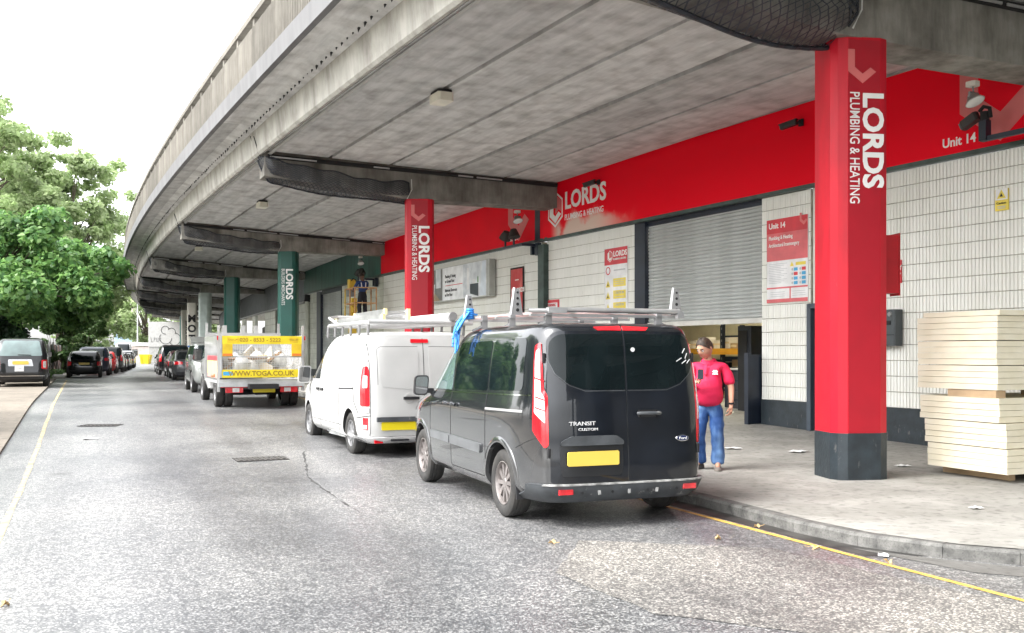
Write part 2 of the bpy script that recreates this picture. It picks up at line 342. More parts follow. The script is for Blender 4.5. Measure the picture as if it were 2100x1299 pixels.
# drain covers and patches let into the road
def drain(x, y, rz, label):
    t = empty('drain_grate', (x, y, gz(y)+.003), rz, label, 'drain cover')
    MB().box((0, 0, .004), (.78, .5, .008)).build('frame', mat('rusty iron', (.11, .105, .10), .5, metal=.6, var=.3, vs=20), t)
    for k in range(9): MB().box((-.32+k*.08, 0, .011), (.04, .4, .008)).build('bar', _M['rusty iron'], t)
drain(-8.4, 20.4, R(2), 'iron drain cover in the road near the yellow line')
drain(-3.85, 15.3, R(24), 'iron drain cover in the road beside the white van')

# an old reinstatement of paler, coarser asphalt in the near road, and a darker trench scar across it
def patch_sheet(name, pts, m, z=.004):
    b = MB(); rr = random.Random(len(pts)); P = []
    for i in range(len(pts)):
        a, c = Vector(pts[i]), Vector(pts[(i+1) % len(pts)]); n = max(1, int((c-a).length/.15))
        P += [tuple(a+(c-a)*k/n+Vector((rr.uniform(-.02, .02), rr.uniform(-.02, .02)))) for k in range(n)]
    b.add([(x, y, gz(y)+z) for x, y in P], [tuple(range(len(P)))]); return b.build(name, m, kind='structure', fix=False)
M_PATCH = M_ROAD.copy(); M_PATCH.name = 'pale asphalt'
for nd in M_PATCH.node_tree.nodes:
    if nd.type == 'MAP_RANGE': nd.inputs['To Min'].default_value = .5; nd.inputs['To Max'].default_value = .62
for nd in M_PATCH.node_tree.nodes:
    if nd.type == 'VALTORGB' and abs(nd.color_ramp.elements[0].color[0]-.10) < .004: nd.color_ramp.elements[0].color = (.125, .123, .118, 1); nd.color_ramp.elements[1].color = (.24, .236, .226, 1)
patch_sheet('road_patch', [(.6, 8.9), (2.2, 8.55), (3.1, 7.0), (4.4, 5.6), (2.6, 5.55), (.9, 6.4), (.35, 7.6)], M_PATCH)
mat('tar seam', (.06, .06, .06), .5, var=.3)
patch_sheet('trench_scar', [(-3.4, 16.2), (-2.7, 13.2), (-1.6, 10.4), (-1.585, 10.41), (-2.685, 13.22), (-3.36, 16.2)], _M['tar seam'])
# ================================================================ VIADUCT
via = empty('viaduct', (*C(0), 0), 0, 'curving grey concrete viaduct deck over the shop fronts', 'viaduct')
def vp(s, o, z): x, y = C(s, o); return (x-via.location.x, y-via.location.y, z)
def set_uv(o, uv):
    ul = o.data.uv_layers.new(name='UVMap')
    for lp in o.data.loops: ul.data[lp.index].uv = uv[lp.vertex_index]
    return o
JO = [-3.94, -2.42, -.88, .66, 2.2, 3.72, 5.3]
M_GAP = mat('joint shadow gap', (.02, .02, .02), .9)
for bi in range(-3, 10):
    s0, s1 = bi*SP+.36, (bi+1)*SP-.36
    for j in range(len(JO)-1):
        UVs = []
        a, b = JO[j]+.048, JO[j+1]-.048; m = MB(); n = 6
        dz = random.uniform(-.02, .02)
        for k in range(n+1):
            s = s0+(s1-s0)*k/n
            m.v += [vp(s, a, zsof(s, a)+dz), vp(s, b, zsof(s, b)+dz), vp(s, a, zsof(s, a)+.25), vp(s, b, zsof(s, b)+.25)]; UVs += [(a+bi*1.7, s), (b+bi*1.7, s)]*2
        for k in range(n):
            q = 4*k; m.f += [(q, q+4, q+5, q+1), (q, q+2, q+6, q+4), (q+1, q+5, q+7, q+3)]; m.m += [0]*3
        m.f += [(0, 1, 3, 2), (4*n, 4*n+2, 4*n+3, 4*n+1)]; m.m += [0]*2
        set_uv(m.build('soffit_panel', M_SOF, via), UVs)
def sweep(name, prof, m, s0, s1, n, smooth=None, rel=True, closed=True, kind=None):
    """profile of (offset, height above the soffit line at the deck edge) swept along the deck"""
    b = MB(); q = len(prof); UVs = []
    for k in range(n+1):
        s = s0+(s1-s0)*k/n
        for o, z in prof: b.v.append(vp(s, o, zsof(s, -3.94)+z)); UVs.append((o+z, s))
    for k in range(n):
        for i in range(q if closed else q-1): b.f.append((k*q+i, k*q+(i+1) % q, (k+1)*q+(i+1) % q, (k+1)*q+i)); b.m.append(0)
    if closed: b.f += [tuple(range(q)), tuple(range(n*q, n*q+q))[::-1]]; b.m += [0, 0]
    return set_uv(b.build(name, m, via, smooth=smooth), UVs)
for bi in range(-2, 10):
    a, b = bi*SP+.02, (bi+1)*SP-.02
    sweep('edge_beam', [(-3.93, .0), (-4.02, -.03), (-4.07, .02), (-4.12, .62), (-3.93, .62)], M_EDGE, a, b, 8)
    sweep('cantilever', [(-3.95, .66), (-4.86, .63), (-4.86, .70), (-3.95, .74)], M_SOF, a, b, 8)
sweep('deck_slab', [(-4.8, .72), (-4.8, .95), (9.5, .6), (9.5, .2), (3.0, .2), (-3.9, .5)], M_SOF, -34, 150, 60)
sweep('drip_ledge', [(-4.06, .655), (-4.26, .648), (-4.26, .60), (-4.135, .60)], M_EDGE, -28, 140, 60)
sweep('lip', [(-4.865, .62), (-4.96, .64), (-4.98, .98), (-4.865, .98)], mat('pale lip concrete', (.12, .12, .122), .8, vs=3, col2=(.15, .15, .152), stretch=(1, 1, .4)), -28, 140, 70)
sweep('service_pipe', [(-3.86, -.01), (-3.83, -.045), (-3.79, -.045), (-3.77, -.01)], mat('grey conduit', (.35, .35, .34), .5), -25, 110, 60)
# dark drip stains on the ledge: small tapering runs of grime
tee = MB()
for k in range(int(120/.3)):
    s = -6+k*.3; z = zsof(s, -3.94); h = .09+.07*random.random(); w = .06
    tee.v += [vp(s-w, -4.272, z+.655), vp(s+w, -4.272, z+.655), vp(s+random.uniform(-.02, .02), -4.262, z+.655-h), vp(s-w, -4.20, z+.655), vp(s+w, -4.20, z+.655)]
    q = 5*k; tee.f += [(q, q+1, q+2), (q, q+2, q+3), (q+1, q+4, q+2)]; tee.m += [0]*3
tee.build('drip_nibs', M_DARK, via, kind='stuff')
# ribbed parapet panels, posts and rail: one mesh each, repeated along the edge
PL = 1.6
pm = MB()
ring = []; nr = 15
for i in range(nr):
    y0 = -PL/2+.004+(PL-.008)*i/nr; d = (PL-.008)/nr
    ring += [(0, y0), (0, y0+d*.35), (-.022, y0+d*.45), (-.022, y0+d*.9)]
ring += [(0, PL/2-.004), (.12, PL/2-.004), (.12, -PL/2+.004)]
pm.prism(ring, .985, 1.9, 0); PM = pm.mesh('parapet_panel', M_PAR)
po = MB(); po.box((.06, 0, 2.0), (.09, .16, .2)); PO = po.mesh('rail_post', M_PAR)
rl = MB(); rl.box((.06, 0, 2.16), (.17, PL-.006, .12)); RL = rl.mesh('coping_rail', M_PAR)
s = -20
while s < 125:
    t = theta(s); x, y = C(s, -4.86); z = zsof(s, -3.94)
    for nm, me in (('parapet_panel', PM), ('rail_post', PO), ('coping_rail', RL)):
        if nm == 'rail_post': xx, yy = C(s-PL/2, -4.86)
        else: xx, yy = x, y
        o = link(nm, me, via, (xx-via.location.x, yy-via.location.y, z), (0, 0, t))
    s += PL
# cross beams
for i in range(-2, 9):
    s0 = i*SP; t = theta(s0); x, y = C(s0); skew = R([0, 3.5, -3, -3, -2, 0, 0, 0, 0, 0, 0][i+2]); zc = zs0(s0); c = cf(s0); hw = .34
    offs = [-3.92, -2.5, -.5, .5, 2.2, 9.4 if i < 1 else 3.84]
    b = MB()
    for o in offs:
        zb = 5.5 if o > -.6 else 5.5+(.32)*(-.5-o)/3.4
        for sy in (-hw, hw): b.v += [(o, sy, zb+(.0 if sy else 0)), (o, sy, zc-c*o+.05)]
    for k in range(len(offs)-1):
        q = 4*k; b.f += [(q, q+4, q+5, q+1), (q+2, q+3, q+7, q+6), (q, q+2, q+6, q+4), (q+1, q+5, q+7, q+3)]; b.m += [0]*4
    b.f += [(0, 1, 3, 2), (q+4, q+6, q+7, q+5)]; b.m += [0]*2
    b.build('crossbeam', M_BEAM, via, loc=(x-via.location.x, y-via.location.y, 0), rot=(0, 0, t+skew))
    # joint cover strip along the top of the beam's road-facing side
    b = MB(); o = -3.85
    while o < 3.7:
        w = random.choice([.5, .8, 1.2]); o2 = min(3.7, o+w); zm = zc-c*(o+o2)/2-.075
        M3 = Matrix.Rotation(math.atan(c), 3, 'Y')
        b.box(((o+o2)/2, -hw-.035, zm), (o2-o, .07, .085), 0, M3)
        if random.random() < .55: b.box(((o+o2)/2, -hw-.08, zm-.01), (o2-o-.1, .022, .035), 1, M3)
        o = o2
    b.build('joint_cover', [M_DARK, mat('dull zinc', (.4, .4, .4), .5, metal=.4)], via, loc=(x-via.location.x, y-via.location.y, 0), rot=(0, 0, t+skew))
# marks of old formwork: seams that cross the cantilever and the edge beam at every beam
# ---- columns
M_RED = mat('red column paint', (.50, .010, .024), .45, spec=.3, var=.13, vs=2.2, rv=.08, stretch=(2, 2, .5), wear=((.25, .06, .06), 9, .66))
M_RED2 = mat('dark red vinyl', (.36, .003, .014), .45, var=.05)
M_PINK = mat('pale red vinyl', (.62, .15, .145), .4, var=.05)
M_GREEN = mat('bottle green paint', (.012, .095, .075), .4, var=.12, vs=2, rv=.06)
M_SLATE = mat('slate grey paint', (.02, .028, .034), .45, var=.25, vs=5, bump=.2, bs=25, wear=((.12, .12, .115), 11, .60))
M_PALEG = mat('pale grey green paint', (.42, .48, .45), .5, var=.1)
M_OFFW = mat('off white masonry paint', (.66, .64, .57), .6, var=.1, vs=2)
M_BLK = mat('black lettering vinyl', (.012, .012, .014), .5)
def colpoly(k=1.0):
    q = []
    for i in range(4):
        for x, y in ((-.21, -.365), (.21, -.365), (.315, -.315)):
            a = i*math.pi/2; q.append(((x*math.cos(a)-y*math.sin(a))*k, (x*math.sin(a)+y*math.cos(a))*k))
    return q
def chevron(sc, m, parent, loc, rot, name='emblem'):
    """an open L shaped hexagon corner, as printed on the boards"""
    P = [(-.5, .62), (-.26, .62), (-.26, .02), (.02, -.2), (.30, .02), (.5, -.12), (.02, -.52), (-.5, -.12)]
    b = MB(); b.prism([(x*sc, y*sc) for x, y in P], -.002, .002); return b.build(name, m, parent, loc=loc, rot=rot)
COLS = [(M_RED, 'red faceted column with white vertical lettering beside the stack of boards', 'LORDS', 'PLUMBING & HEATING', M_WHITE),
        (M_RED, 'red faceted column standing behind the white van', 'LORDS', 'PLUMBING & HEATING', M_WHITE),
        (M_GREEN, 'green column with white vertical lettering behind the caged truck', 'LORDS', 'BUILDERS MERCHANTS', M_WHITE),
        (M_GREEN, 'plain dark green column without lettering behind the caged truck', None, None, None),
        (M_PALEG, 'pale grey green column without lettering past the green columns', None, None, None),
        (M_OFFW, 'off white column with big black letters one above another', 'M\nO\nT', None, M_BLK),
        (M_OFFW, 'off white column with a thin strip of small black letters', None, 'SERVICE REPAIRS', M_BLK),
        (M_GREEN, 'farthest green column past the lettered white columns', None, None, None)]
for i, (m, lab, big, small, lm) in enumerate(COLS):
    x, y = C(i*SP); zb = gz(y)+.12
    al = R(8)+(theta(i*SP)-theta(0)) if i < 2 else R(2)
    t = empty('column', (x, y, zb), al, lab, 'column', 'columns under the viaduct')
    if i in (5, 6): t.rotation_euler = (0, 0, R(18))
    b = MB(); b.prism(colpoly(), .57 if i < 2 else 0, 5.5-zb+.004, 0); b.build('shaft', m, t)
    if i < 2:
        b = MB(); b.prism(colpoly(1.012), -.05, .57); b.build('base', M_SLATE, t)
    fy = -.368
    if i < 3:
        vin = M_RED2 if i < 2 else M_GREEN
        if i < 2:
            b = MB(); vt = 5.5-zb-.03; b.box((.0, -.3665, (.575+vt)/2), (.405, .003, vt-.575)); b.build('vinyl_panel', vin, t)
            chevron(.36, M_PINK, t, (-.03, fy-.003, vt-.34), (R(90), 0, 0))
        letter(big, .36, lm, t, (.10, fy-.004, 4.84-zb), (R(90), R(90), 0), bold=.012, space=1.0, sx=1.04)
        letter(small, .175, lm, t, (-.13, fy-.004, 4.84-zb), (R(90), R(90), 0), bold=.001, sx=.76)
    if i == 5:
        for k, ch in enumerate('MOT'): letter(ch, .78, lm, t, (0, fy-.004, 3.95-k*.78), bold=.03, align='CENTER')
        sg = MB(); sg.box((0, fy-.02, 1.25), (.66, .03, 1.25)); sgo = sg.build('notice_board', mat('blue sign', (.02, .16, .5), .4), t)
        letter('MOT', .3, M_WHITE, sgo, (0, fy-.04, 1.66), align='CENTER', bold=.01)
        for k, w in enumerate(('TESTING', 'WHILE', 'YOU', 'WAIT')): letter(w, .15, M_WHITE, sgo, (0, fy-.04, 1.36-k*.2), align='CENTER')
    if i == 6: letter(small, .26, lm, t, (.1, fy-.004, 4.3), (R(90), R(90), 0), bold=.01, sx=1.3)
for k in (-1, -2):
    x, y = C(k*SP); t = empty('column', (x, y, gz(y)+.12), R(8), ['dark grey column beside the camera, outside the picture', 'dark grey column behind the camera'][-k-1], 'column', 'columns under the viaduct'); MB().prism(colpoly(), 0, 5.38).build('shaft', M_SLATE, t)
# ---- netting slung under the cantilevered ends of the beams
def net_mat():
    """black knotted mesh: strands on a brick-like diamond grid, folds of doubled cloth closing the holes in places"""
    m = bpy.data.materials.new('black netting'); m.use_nodes = True; n = m.node_tree.nodes; l = m.node_tree.links; p = n['Principled BSDF']
    tc = n.new('ShaderNodeTexCoord'); uv = tc.outputs['UV']
    sp = n.new('ShaderNodeSeparateXYZ'); l.new(uv, sp.inputs[0])
    def mth(op, a, b, val=None):
        q = n.new('ShaderNodeMath'); q.operation = op
        for i, v in enumerate((a, b)):
            if isinstance(v, (int, float)): q.inputs[i].default_value = v
            else: l.new(v, q.inputs[i])
        return q.outputs[0]
    d1 = mth('PINGPONG', mth('ADD', sp.outputs['X'], sp.outputs['Y']), .5); d2 = mth('PINGPONG', mth('SUBTRACT', sp.outputs['X'], sp.outputs['Y']), .5)
    strand = mth('LESS_THAN', mth('MINIMUM', d1, d2), .085)
    nz = n.new('ShaderNodeTexNoise'); nz.inputs['Scale'].default_value = 1.3; nz.inputs['Detail'].default_value = 3; l.new(tc.outputs['Object'], nz.inputs['Vector'])
    mr = n.new('ShaderNodeMapRange'); mr.inputs['From Min'].default_value = .35; mr.inputs['From Max'].default_value = .65; mr.inputs['To Min'].default_value = .06; mr.inputs['To Max'].default_value = .5
    l.new(nz.outputs['Fac'], mr.inputs['Value']); mx = n.new('ShaderNodeMath'); mx.operation = 'MAXIMUM'
    l.new(strand, mx.inputs[0]); l.new(mr.outputs[0], mx.inputs[1]); l.new(mx.outputs[0], p.inputs['Alpha'])
    p.inputs['Base Color'].default_value = (.018, .022, .032, 1); p.inputs['Roughness'].default_value = .55; return m
M_NET = net_mat(); M_HEM = mat('black net hem', (.012, .014, .02), .6, var=.3, vs=5)
def make_net(i, big):
    s0 = i*SP; t = theta(s0); x, y = C(s0); skew = R([3.5, -3, -3, -2, 0, 0, 0, 0, 0][i]); zc = zs0(s0); c = cf(s0)
    NU, NV = 60, 20; vs = []; uvs = []; ridge = []; hemA = []; pitch = .13 if big else .11; rg = random.Random(i*7+1); ph = [rg.uniform(0, 6.28) for _ in range(6)]
    for u in range(NU+1):
        f = u/NU; o = -4.02+3.64*f; sof = zc-c*o
        top = sof-.10-(.30*min(1, f*1.6) if not big else .05)+.035*math.sin(f*13+ph[0])+.02*math.sin(f*29+ph[1])
        bot = 5.76-.34*f**.8-(.20*math.sin(math.pi*f)**.7 if big else .05*math.sin(math.pi*f))+.02*math.sin(f*9+ph[2])
        prow = min(1, f/.07); bot = sof-.12+(bot-sof+.12)*prow**.8; w = (.10+(.50 if big else .36)*prow**.6)*(1 if f < .95 else 1-.25*(f-.95)/.05)
        for v in range(NV+1):
            g = v/NV; a = (g-.5)*2; sg = math.copysign(1, a); h = abs(a)           # 0 at the keel, 1 at the two top hems
            k = h**.8; zz = bot+(top-bot)*k; yy = sg*w*(min(1, h*3.2)**.6)
            fold = .022*math.sin(o*8+ph[3]+2.2*h)*(h*(1-h)*4)+.014*math.sin(o*23+ph[4]-3*h)*(1-h)+.02*math.sin(o*4.1+h*6+ph[5])*h
            vs.append((o, yy+sg*fold, zz+fold*.5)); uvs.append((o/pitch, (h*(top-bot+w)*sg)/pitch))
        ridge.append(vs[-(NV+1)+NV//2]); hemA.append(vs[-(NV+1)])
    q = NV+1; fs = [(u*q+v, u*q+v+1, (u+1)*q+v+1, (u+1)*q+v) for u in range(NU) for v in range(NV)]+[tuple(NU*q+v for v in range(q))]
    me = bpy.data.meshes.new('debris_net'); me.from_pydata(vs, [], fs); ul = me.uv_layers.new(name='UVMap')
    for lp in me.loops: ul.data[lp.index].uv = uvs[lp.vertex_index]
    me.materials.append(M_NET); me.polygons.foreach_set('use_smooth', [True]*len(me.polygons))
    lab = ['black debris net sagging beside the top of the nearest red column', 'black debris net slung left of the red column behind the white van',
           'black debris net slung left of the lettered green column', 'black debris net slung left of the plain green column',
           'black debris net slung left of the pale grey green column', 'black debris net slung above the big lettered white column',
           'black debris net by the white column with small lettering', 'farthest black debris net above the graffiti wall'][i]
    root = empty('debris_net', (x, y, 0), t+skew, lab, 'netting', 'nets under the viaduct beams')
    link('mesh_net', me, root)
    b = MB(); b.tube(hemA, .018, 5); b.tube([(p[0], p[1], p[2]-.004) for p in ridge], .03 if big else .022, 6); b.tube([vs[NU*q+v] for v in range(q)], .02, 5); b.build('hem', M_HEM, root)
    hw = .4
    b = MB(); b.tube([(-3.95, -.1, zc+.0), (-4.05, -.2, zc+.18), (-4.14, -.2, zc+.5)], .012, 5); b.tube([(-3.95, .1, zc+.0), (-4.04, .25, zc+.2), (-4.14, .3, zc+.6)], .012, 5)
    b.tube([(-.36, -hw-.08, zc-.3), (-.34, -hw-.06, zc-.55), (-.45, -hw-.02, zc-.78)], .013, 5, m=1)
    b.build('tie_rope', [M_DARK, mat('pale rope', (.5, .5, .48), .7)], root)
for i in range(8): make_net(i, i == 0)
# soffit lights
for k, lab in enumerate(['pale box light on the deck underside nearest the camera', 'second pale box light under the deck, before the lettered green column',
                         'small far box light under the deck past the lettered green column', 'farthest small box light under the deck']):
    s0 = 7.2+k*SP; x, y = C(s0, -2.42); t = empty('soffit_light', (x, y, zsof(s0, -2.42)), theta(s0), lab, 'light', 'box lights under the deck')
    b = MB(); b.cbox((0, 0, -.03), (.26, .42, .05), .03); b.build('mounting_plate', M_DARK, t)
    b = MB(); b.cbox((0, 0, -.13), (.30, .46, .15), .04); b.build('diffuser', mat('yellowed plastic', (.62, .6, .5), .4), t)
# ================================================================ SHOP UNITS UNDER THE DECK
M_TILE = mat('cream ribbed tile', (.76, .76, .70), .35, var=.1, vs=1.6, stretch=(1, 1, .4), isl=.025, wear=((.42, .40, .33), 5, .63), col2=(.82, .82, .775))
M_GROUT = mat('grimy grout', (.30, .285, .22), .9, var=.3, vs=6)
M_FRED = mat('red sign panel', (.76, .0, .014), .5, var=.06, vs=.6, spec=.12)
M_FADE = None
def faded():
    """red board whose print has bleached along its bottom edge near one end"""
    m = bpy.data.materials.new('sun bleached red panel'); m.use_nodes = True; n = m.node_tree.nodes; l = m.node_tree.links; p = n['Principled BSDF']
    tc = n.new('ShaderNodeTexCoord'); sx = n.new('ShaderNodeSeparateXYZ'); l.new(tc.outputs['Object'], sx.inputs[0])
    nz = n.new('ShaderNodeTexNoise'); nz.inputs['Scale'].default_value = .9; nz.inputs['Detail'].default_value = 5; l.new(tc.outputs['Object'], nz.inputs['Vector'])
    def math_(op, a, b=None, c=None):
        q = n.new('ShaderNodeMath'); q.operation = op
        for i, v in enumerate((a, b, c)):
            if v is None: continue
            if isinstance(v, (int, float)): q.inputs[i].default_value = v
            else: l.new(v, q.inputs[i])
        return q.outputs[0]
    zz = math_('MULTIPLY_ADD', nz.outputs['Fac'], -1.5, sx.outputs['Z'])      # low on the board
    def mrange(v, a, b):
        q = n.new('ShaderNodeMapRange'); q.interpolation_type = 'SMOOTHSTEP'; q.inputs['From Min'].default_value = a; q.inputs['From Max'].default_value = b; l.new(v, q.inputs['Value']); return q.outputs[0]
    low = math_('SUBTRACT', 1.0, mrange(zz, 4.27, 4.58)); e1 = mrange(sx.outputs['X'], .15, .7); e2 = math_('SUBTRACT', 1.0, mrange(sx.outputs['X'], 2.2, 4.4))
    e3 = mrange(nz.outputs['Fac'], .3, .42)
    f = math_('MULTIPLY', math_('MULTIPLY', low, e1), math_('MULTIPLY', e2, e3))
    mx = n.new('ShaderNodeMix'); mx.data_type = 'RGBA'; mx.inputs['A'].default_value = (.80, .0, .014, 1); mx.inputs['B'].default_value = (.66, .50, .42, 1)
    l.new(f, mx.inputs['Factor']); l.new(mx.outputs['Result'], p.inputs['Base Color']); p.inputs['Roughness'].default_value = .5; p.inputs['Specular IOR Level'].default_value = .12
    return m
M_GFAS = mat('dirty green sign panel', (.006, .045, .042), .4, var=.5, vs=1.2, col2=(.02, .10, .075), stretch=(3, 3, .5))
M_CLAD = mat('dark corrugated cladding', (.035, .042, .045), .5, var=.25, vs=2)
M_SHUT = mat('galvanised shutter', (.46, .48, .47), .42, metal=.3, var=.12, vs=3, stretch=(.6, 1, 3), wear=((.2, .2, .19), 4, .62, (1, 1, 2)))
M_NAVY = mat('dark navy steel', (.010, .016, .03), .4, var=.2)
M_STEEL = mat('dark green grey steel', (.045, .07, .062), .5, var=.3, vs=4)
M_CREAM = mat('cream plaster', (.66, .61, .44), .8, var=.08)
M_CARD = mat('cardboard', (.42, .30, .18), .8, var=.15)
M_ORANGE = mat('orange racking beam', (.70, .34, .03), .45, var=.1)
M_GREY = mat('mid grey plastic', (.22, .22, .22), .5)
class Bay:
    """straight chord of the wall between two beams; x runs left to right as seen from the road, y into the building"""
    def __init__(s, i, label):
        a = C((i+1)*SP, 3.8); b = C(i*SP, 3.8); s.i = i; s.L = math.hypot(b[0]-a[0], b[1]-a[1]); s.rz = math.atan2(b[1]-a[1], b[0]-a[0])
        s.o = empty('shop_unit', (a[0], a[1], 0), s.rz, label, 'shop unit', 'units under the viaduct'); s.g = gz((a[1]+b[1])/2)+.12; s.a = a
    def x(s, sv): return ((s.i+1)*SP-sv)/SP*s.L
    def w(s, sv, y, z):
        x = s.x(sv); c, n = math.cos(s.rz), math.sin(s.rz); return (s.a[0]+x*c-y*n, s.a[1]+x*n+y*c, z)
def tiles(bay, x0, x1, z0, z1, parts=0, cw=.065, chh=.262):
    """ribbed tile cladding: grout backing, every tile its own piece with recessed joints"""
    b = MB(); b.box(((x0+x1)/2, .10, (z0+z1)/2), (x1-x0, .16, z1-z0)); wall = b.build('wall', M_GROUT, bay.o)
    tm = MB(); d = .018; tm.add([(-cw/2+.007, 0, -chh/2+.008), (cw/2-.007, 0, -chh/2+.008), (cw/2-.007, 0, chh/2-.008), (-cw/2+.007, 0, chh/2-.008),
        (-cw/2+.004, d, -chh/2+.005), (cw/2-.004, d, -chh/2+.005), (cw/2-.004, d, chh/2-.005), (-cw/2+.004, d, chh/2-.005)], [(0, 1, 2, 3), (0, 4, 5, 1), (1, 5, 6, 2), (2, 6, 7, 3), (3, 7, 4, 0)])
    TMe = tm.mesh('tile', M_TILE); mass = MB(); nrow = int(round((z1-z0)/chh)); hh = (z1-z0)/nrow; nc = int((x1-x0)/cw); ww = (x1-x0)/nc; n = 0
    rng = random.Random(int(x0*100))
    for c in range(nc-1, -1, -1):
        for r in range(nrow):
            jx, jz, jy = rng.uniform(-.0008, .0008), rng.uniform(-.001, .001), rng.uniform(-.0012, .0012)
            px, pz, py = x0+(c+.5)*ww+jx, z0+(r+.5)*hh+jz, jy
            if n < parts: link('tile', TMe, wall, (px, py, pz)); n += 1
            else: mass.add([(v[0]*ww/cw+px, v[1]+py, v[2]*hh/chh+pz) for v in tm.v], tm.f)
    if mass.v: mass.build('tiles', M_TILE, wall, kind='stuff', fix=False)
    return wall
def shutter(bay, x0, x1, z0, z1, y=.12, pitch=.078, cat=None):
    s = MB(); s.box(((x0+x1)/2, y+.03, z0-.04), (x1-x0, .05, .09)); sh = s.build('roller_shutter', M_SHUT, bay.o)
    n = int((z1-z0)/pitch); prof = [(-.5, 0), (-.35, -.020), (0, -.028), (.35, -.020), (.5, 0)]
    m = MB(); 
    for k in range(len(prof)): m.v += [(x0, y+prof[k][1], prof[k][0]*pitch), (x1, y+prof[k][1], prof[k][0]*pitch)]
    m.f = [(2*k, 2*k+1, 2*k+3, 2*k+2) for k in range(4)]; m.m = [0]*4; me = m.mesh('slat', M_SHUT, smooth=50)
    for k in range(n+1): link('slat', me, sh, (0, 0, z0+(k+.5)*pitch))
    return sh
# -------- bay 0: the open unit nearest the camera
B0 = Bay(0, 'nearest red fronted shop unit with a half raised roller shutter and cream tiles'); o = B0.o
X = B0.x
fas = MB(); fas.box((B0.L/2-.1, -.06, 5.5), (B0.L+.3, .10, 1.5)); fo = fas.build('fascia', faded(), o)
tr = MB(); tr.box((B0.L/2-.1, -.05, 4.715), (B0.L+.3, .13, .07)); tr.build('fascia_trim', M_STEEL, o)
LRED = mat('lettering white', (.80, .79, .76), .45, var=.03)
def logo(bay, x, z, h, sub='PLUMBING & HEATING', y=-.113, parent=None, hexm=None):
    """hexagon badge with an L inside, the firm's name and the line under it"""
    p = parent or bay.o; hx = MB(); H = h*.95; w = H*.40; ring = lambda k: [(-w*k, H*.25*k), (0, H*.5*k), (w*k, H*.25*k), (w*k, -H*.25*k), (0, -H*.5*k), (-w*k, -H*.25*k)]
    A, Bq = ring(1), ring(.87)
    for i in range(6):
        j = (i+1) % 6; hx.quad((*A[i], .002), (*A[j], .002), (*Bq[j], .002), (*Bq[i], .002))
    P = [(-.30, .24), (-.10, .36), (-.10, -.12), (.0, -.20), (.17, -.08), (.30, -.16), (.0, -.38), (-.30, -.18)]
    hx.add([(a*H*1.05, c*H, .002) for a, c in P], [tuple(range(8))])
    hx.build('emblem', LRED, p, loc=(x+w, y, z), rot=(R(90), 0, 0))
    P2 = [(.0, .40), (.29, .22), (.29, -.08), (.17, -.02), (.0, -.14)]
    b2 = MB(); b2.add([(a*H*1.05, c*H, .001) for a, c in P2], [tuple(range(5))]); b2.build('emblem_shade', M_PINK, p, loc=(x+w, y, z), rot=(R(90), 0, 0))
    letter('LORDS', h*.60, LRED, p, (x+w*2+h*.10, y, z+h*.13), bold=h*.017, sx=1.05)
    if sub: letter(sub, h*.205, LRED, p, (x+w*2+h*.10, y, z-h*.28), bold=h*.002, sx=.88)
logo(B0, X(14.35), 5.47, 1.02, parent=fo)
chevron(1.35, M_PINK, fo, (X(.72)+.1, -.1125, 5.50), (R(90), 0, 0))
letter('Unit 14', .20, LRED, fo, (X(1.62), -.114, 4.93), bold=.004)
tiles(B0, X(5.95), X(4.62), .75, 4.68)
tiles(B0, X(3.6), X(-.4), .75, 4.68, parts=300)
tiles(B0, X(14.62), X(10.38), .75, 4.68)
pl = MB()
for a, b_ in ((14.62, 10.38), (5.95, 4.62), (3.6, -.4)): MB().box(((X(a)+X(b_))/2, .07, .38), (X(b_)-X(a), .18, .74)).build('plinth', M_SLATE, o)
jb = MB(); jb.box(((X(10.38)+X(9.95))/2, .10, 2.4), (X(9.95)-X(10.38)-.004, .2, 4.58)); jb.box((X(5.97), .13, 2.4), (.05, .16, 4.58))
jb.box(((X(9.95)+X(6.0))/2, .14, 4.72), (X(6.0)-X(9.95), .1, .30)); jb.box(((X(9.95)+X(6.0))/2, .5, 4.70), (X(5.0)-X(10.9), .9, .1)); jb.build('shutter_guide', M_NAVY, o)
sh = shutter(B0, X(9.94), X(6.0), 2.36, 4.56)
bb = MB(); bb.box(((X(9.94)+X(6.0))/2, .10, 2.30), (X(6.0)-X(9.94), .07, .10)); bb.build('bottom_bar', mat('dusty pale steel', (.55, .54, .5), .5), sh)
dr = MB(); dr.box((X(4.1), .12, 1.3), (X(3.66)-X(4.56), .06, 2.34)); d_o = dr.build('door', M_NAVY, o)
df = MB(); df.box((X(4.59), .04, 1.33), (.10, .24, 2.46)); df.box((X(3.63), .04, 1.33), (.09, .24, 2.46)); df.box((X(4.11), .04, 2.52), (X(3.63)-X(4.59), .24, .09)); df.build('door_frame', mat('blue grey steel', (.05, .065, .085), .45), o)
ab = MB(); ab.box((X(4.11), .12, 3.69), (X(3.6)-X(4.62), .12, 2.26)); ab.build('infill_wall', M_TILE, o)
# half folded gate leaf beside the opening
gl = MB(); gl.box((X(6.02), -.12, .95), (.07, .40, 1.35)); gl.box((X(6.02)+.0, -.3, .95), (.11, .06, 1.42)); gl.build('gate_leaf', M_NAVY, o)
MB().box((X(6.02)-.04, -.22, .78), (.02, .05, .12)).build('gate_latch', M_GREY, o)
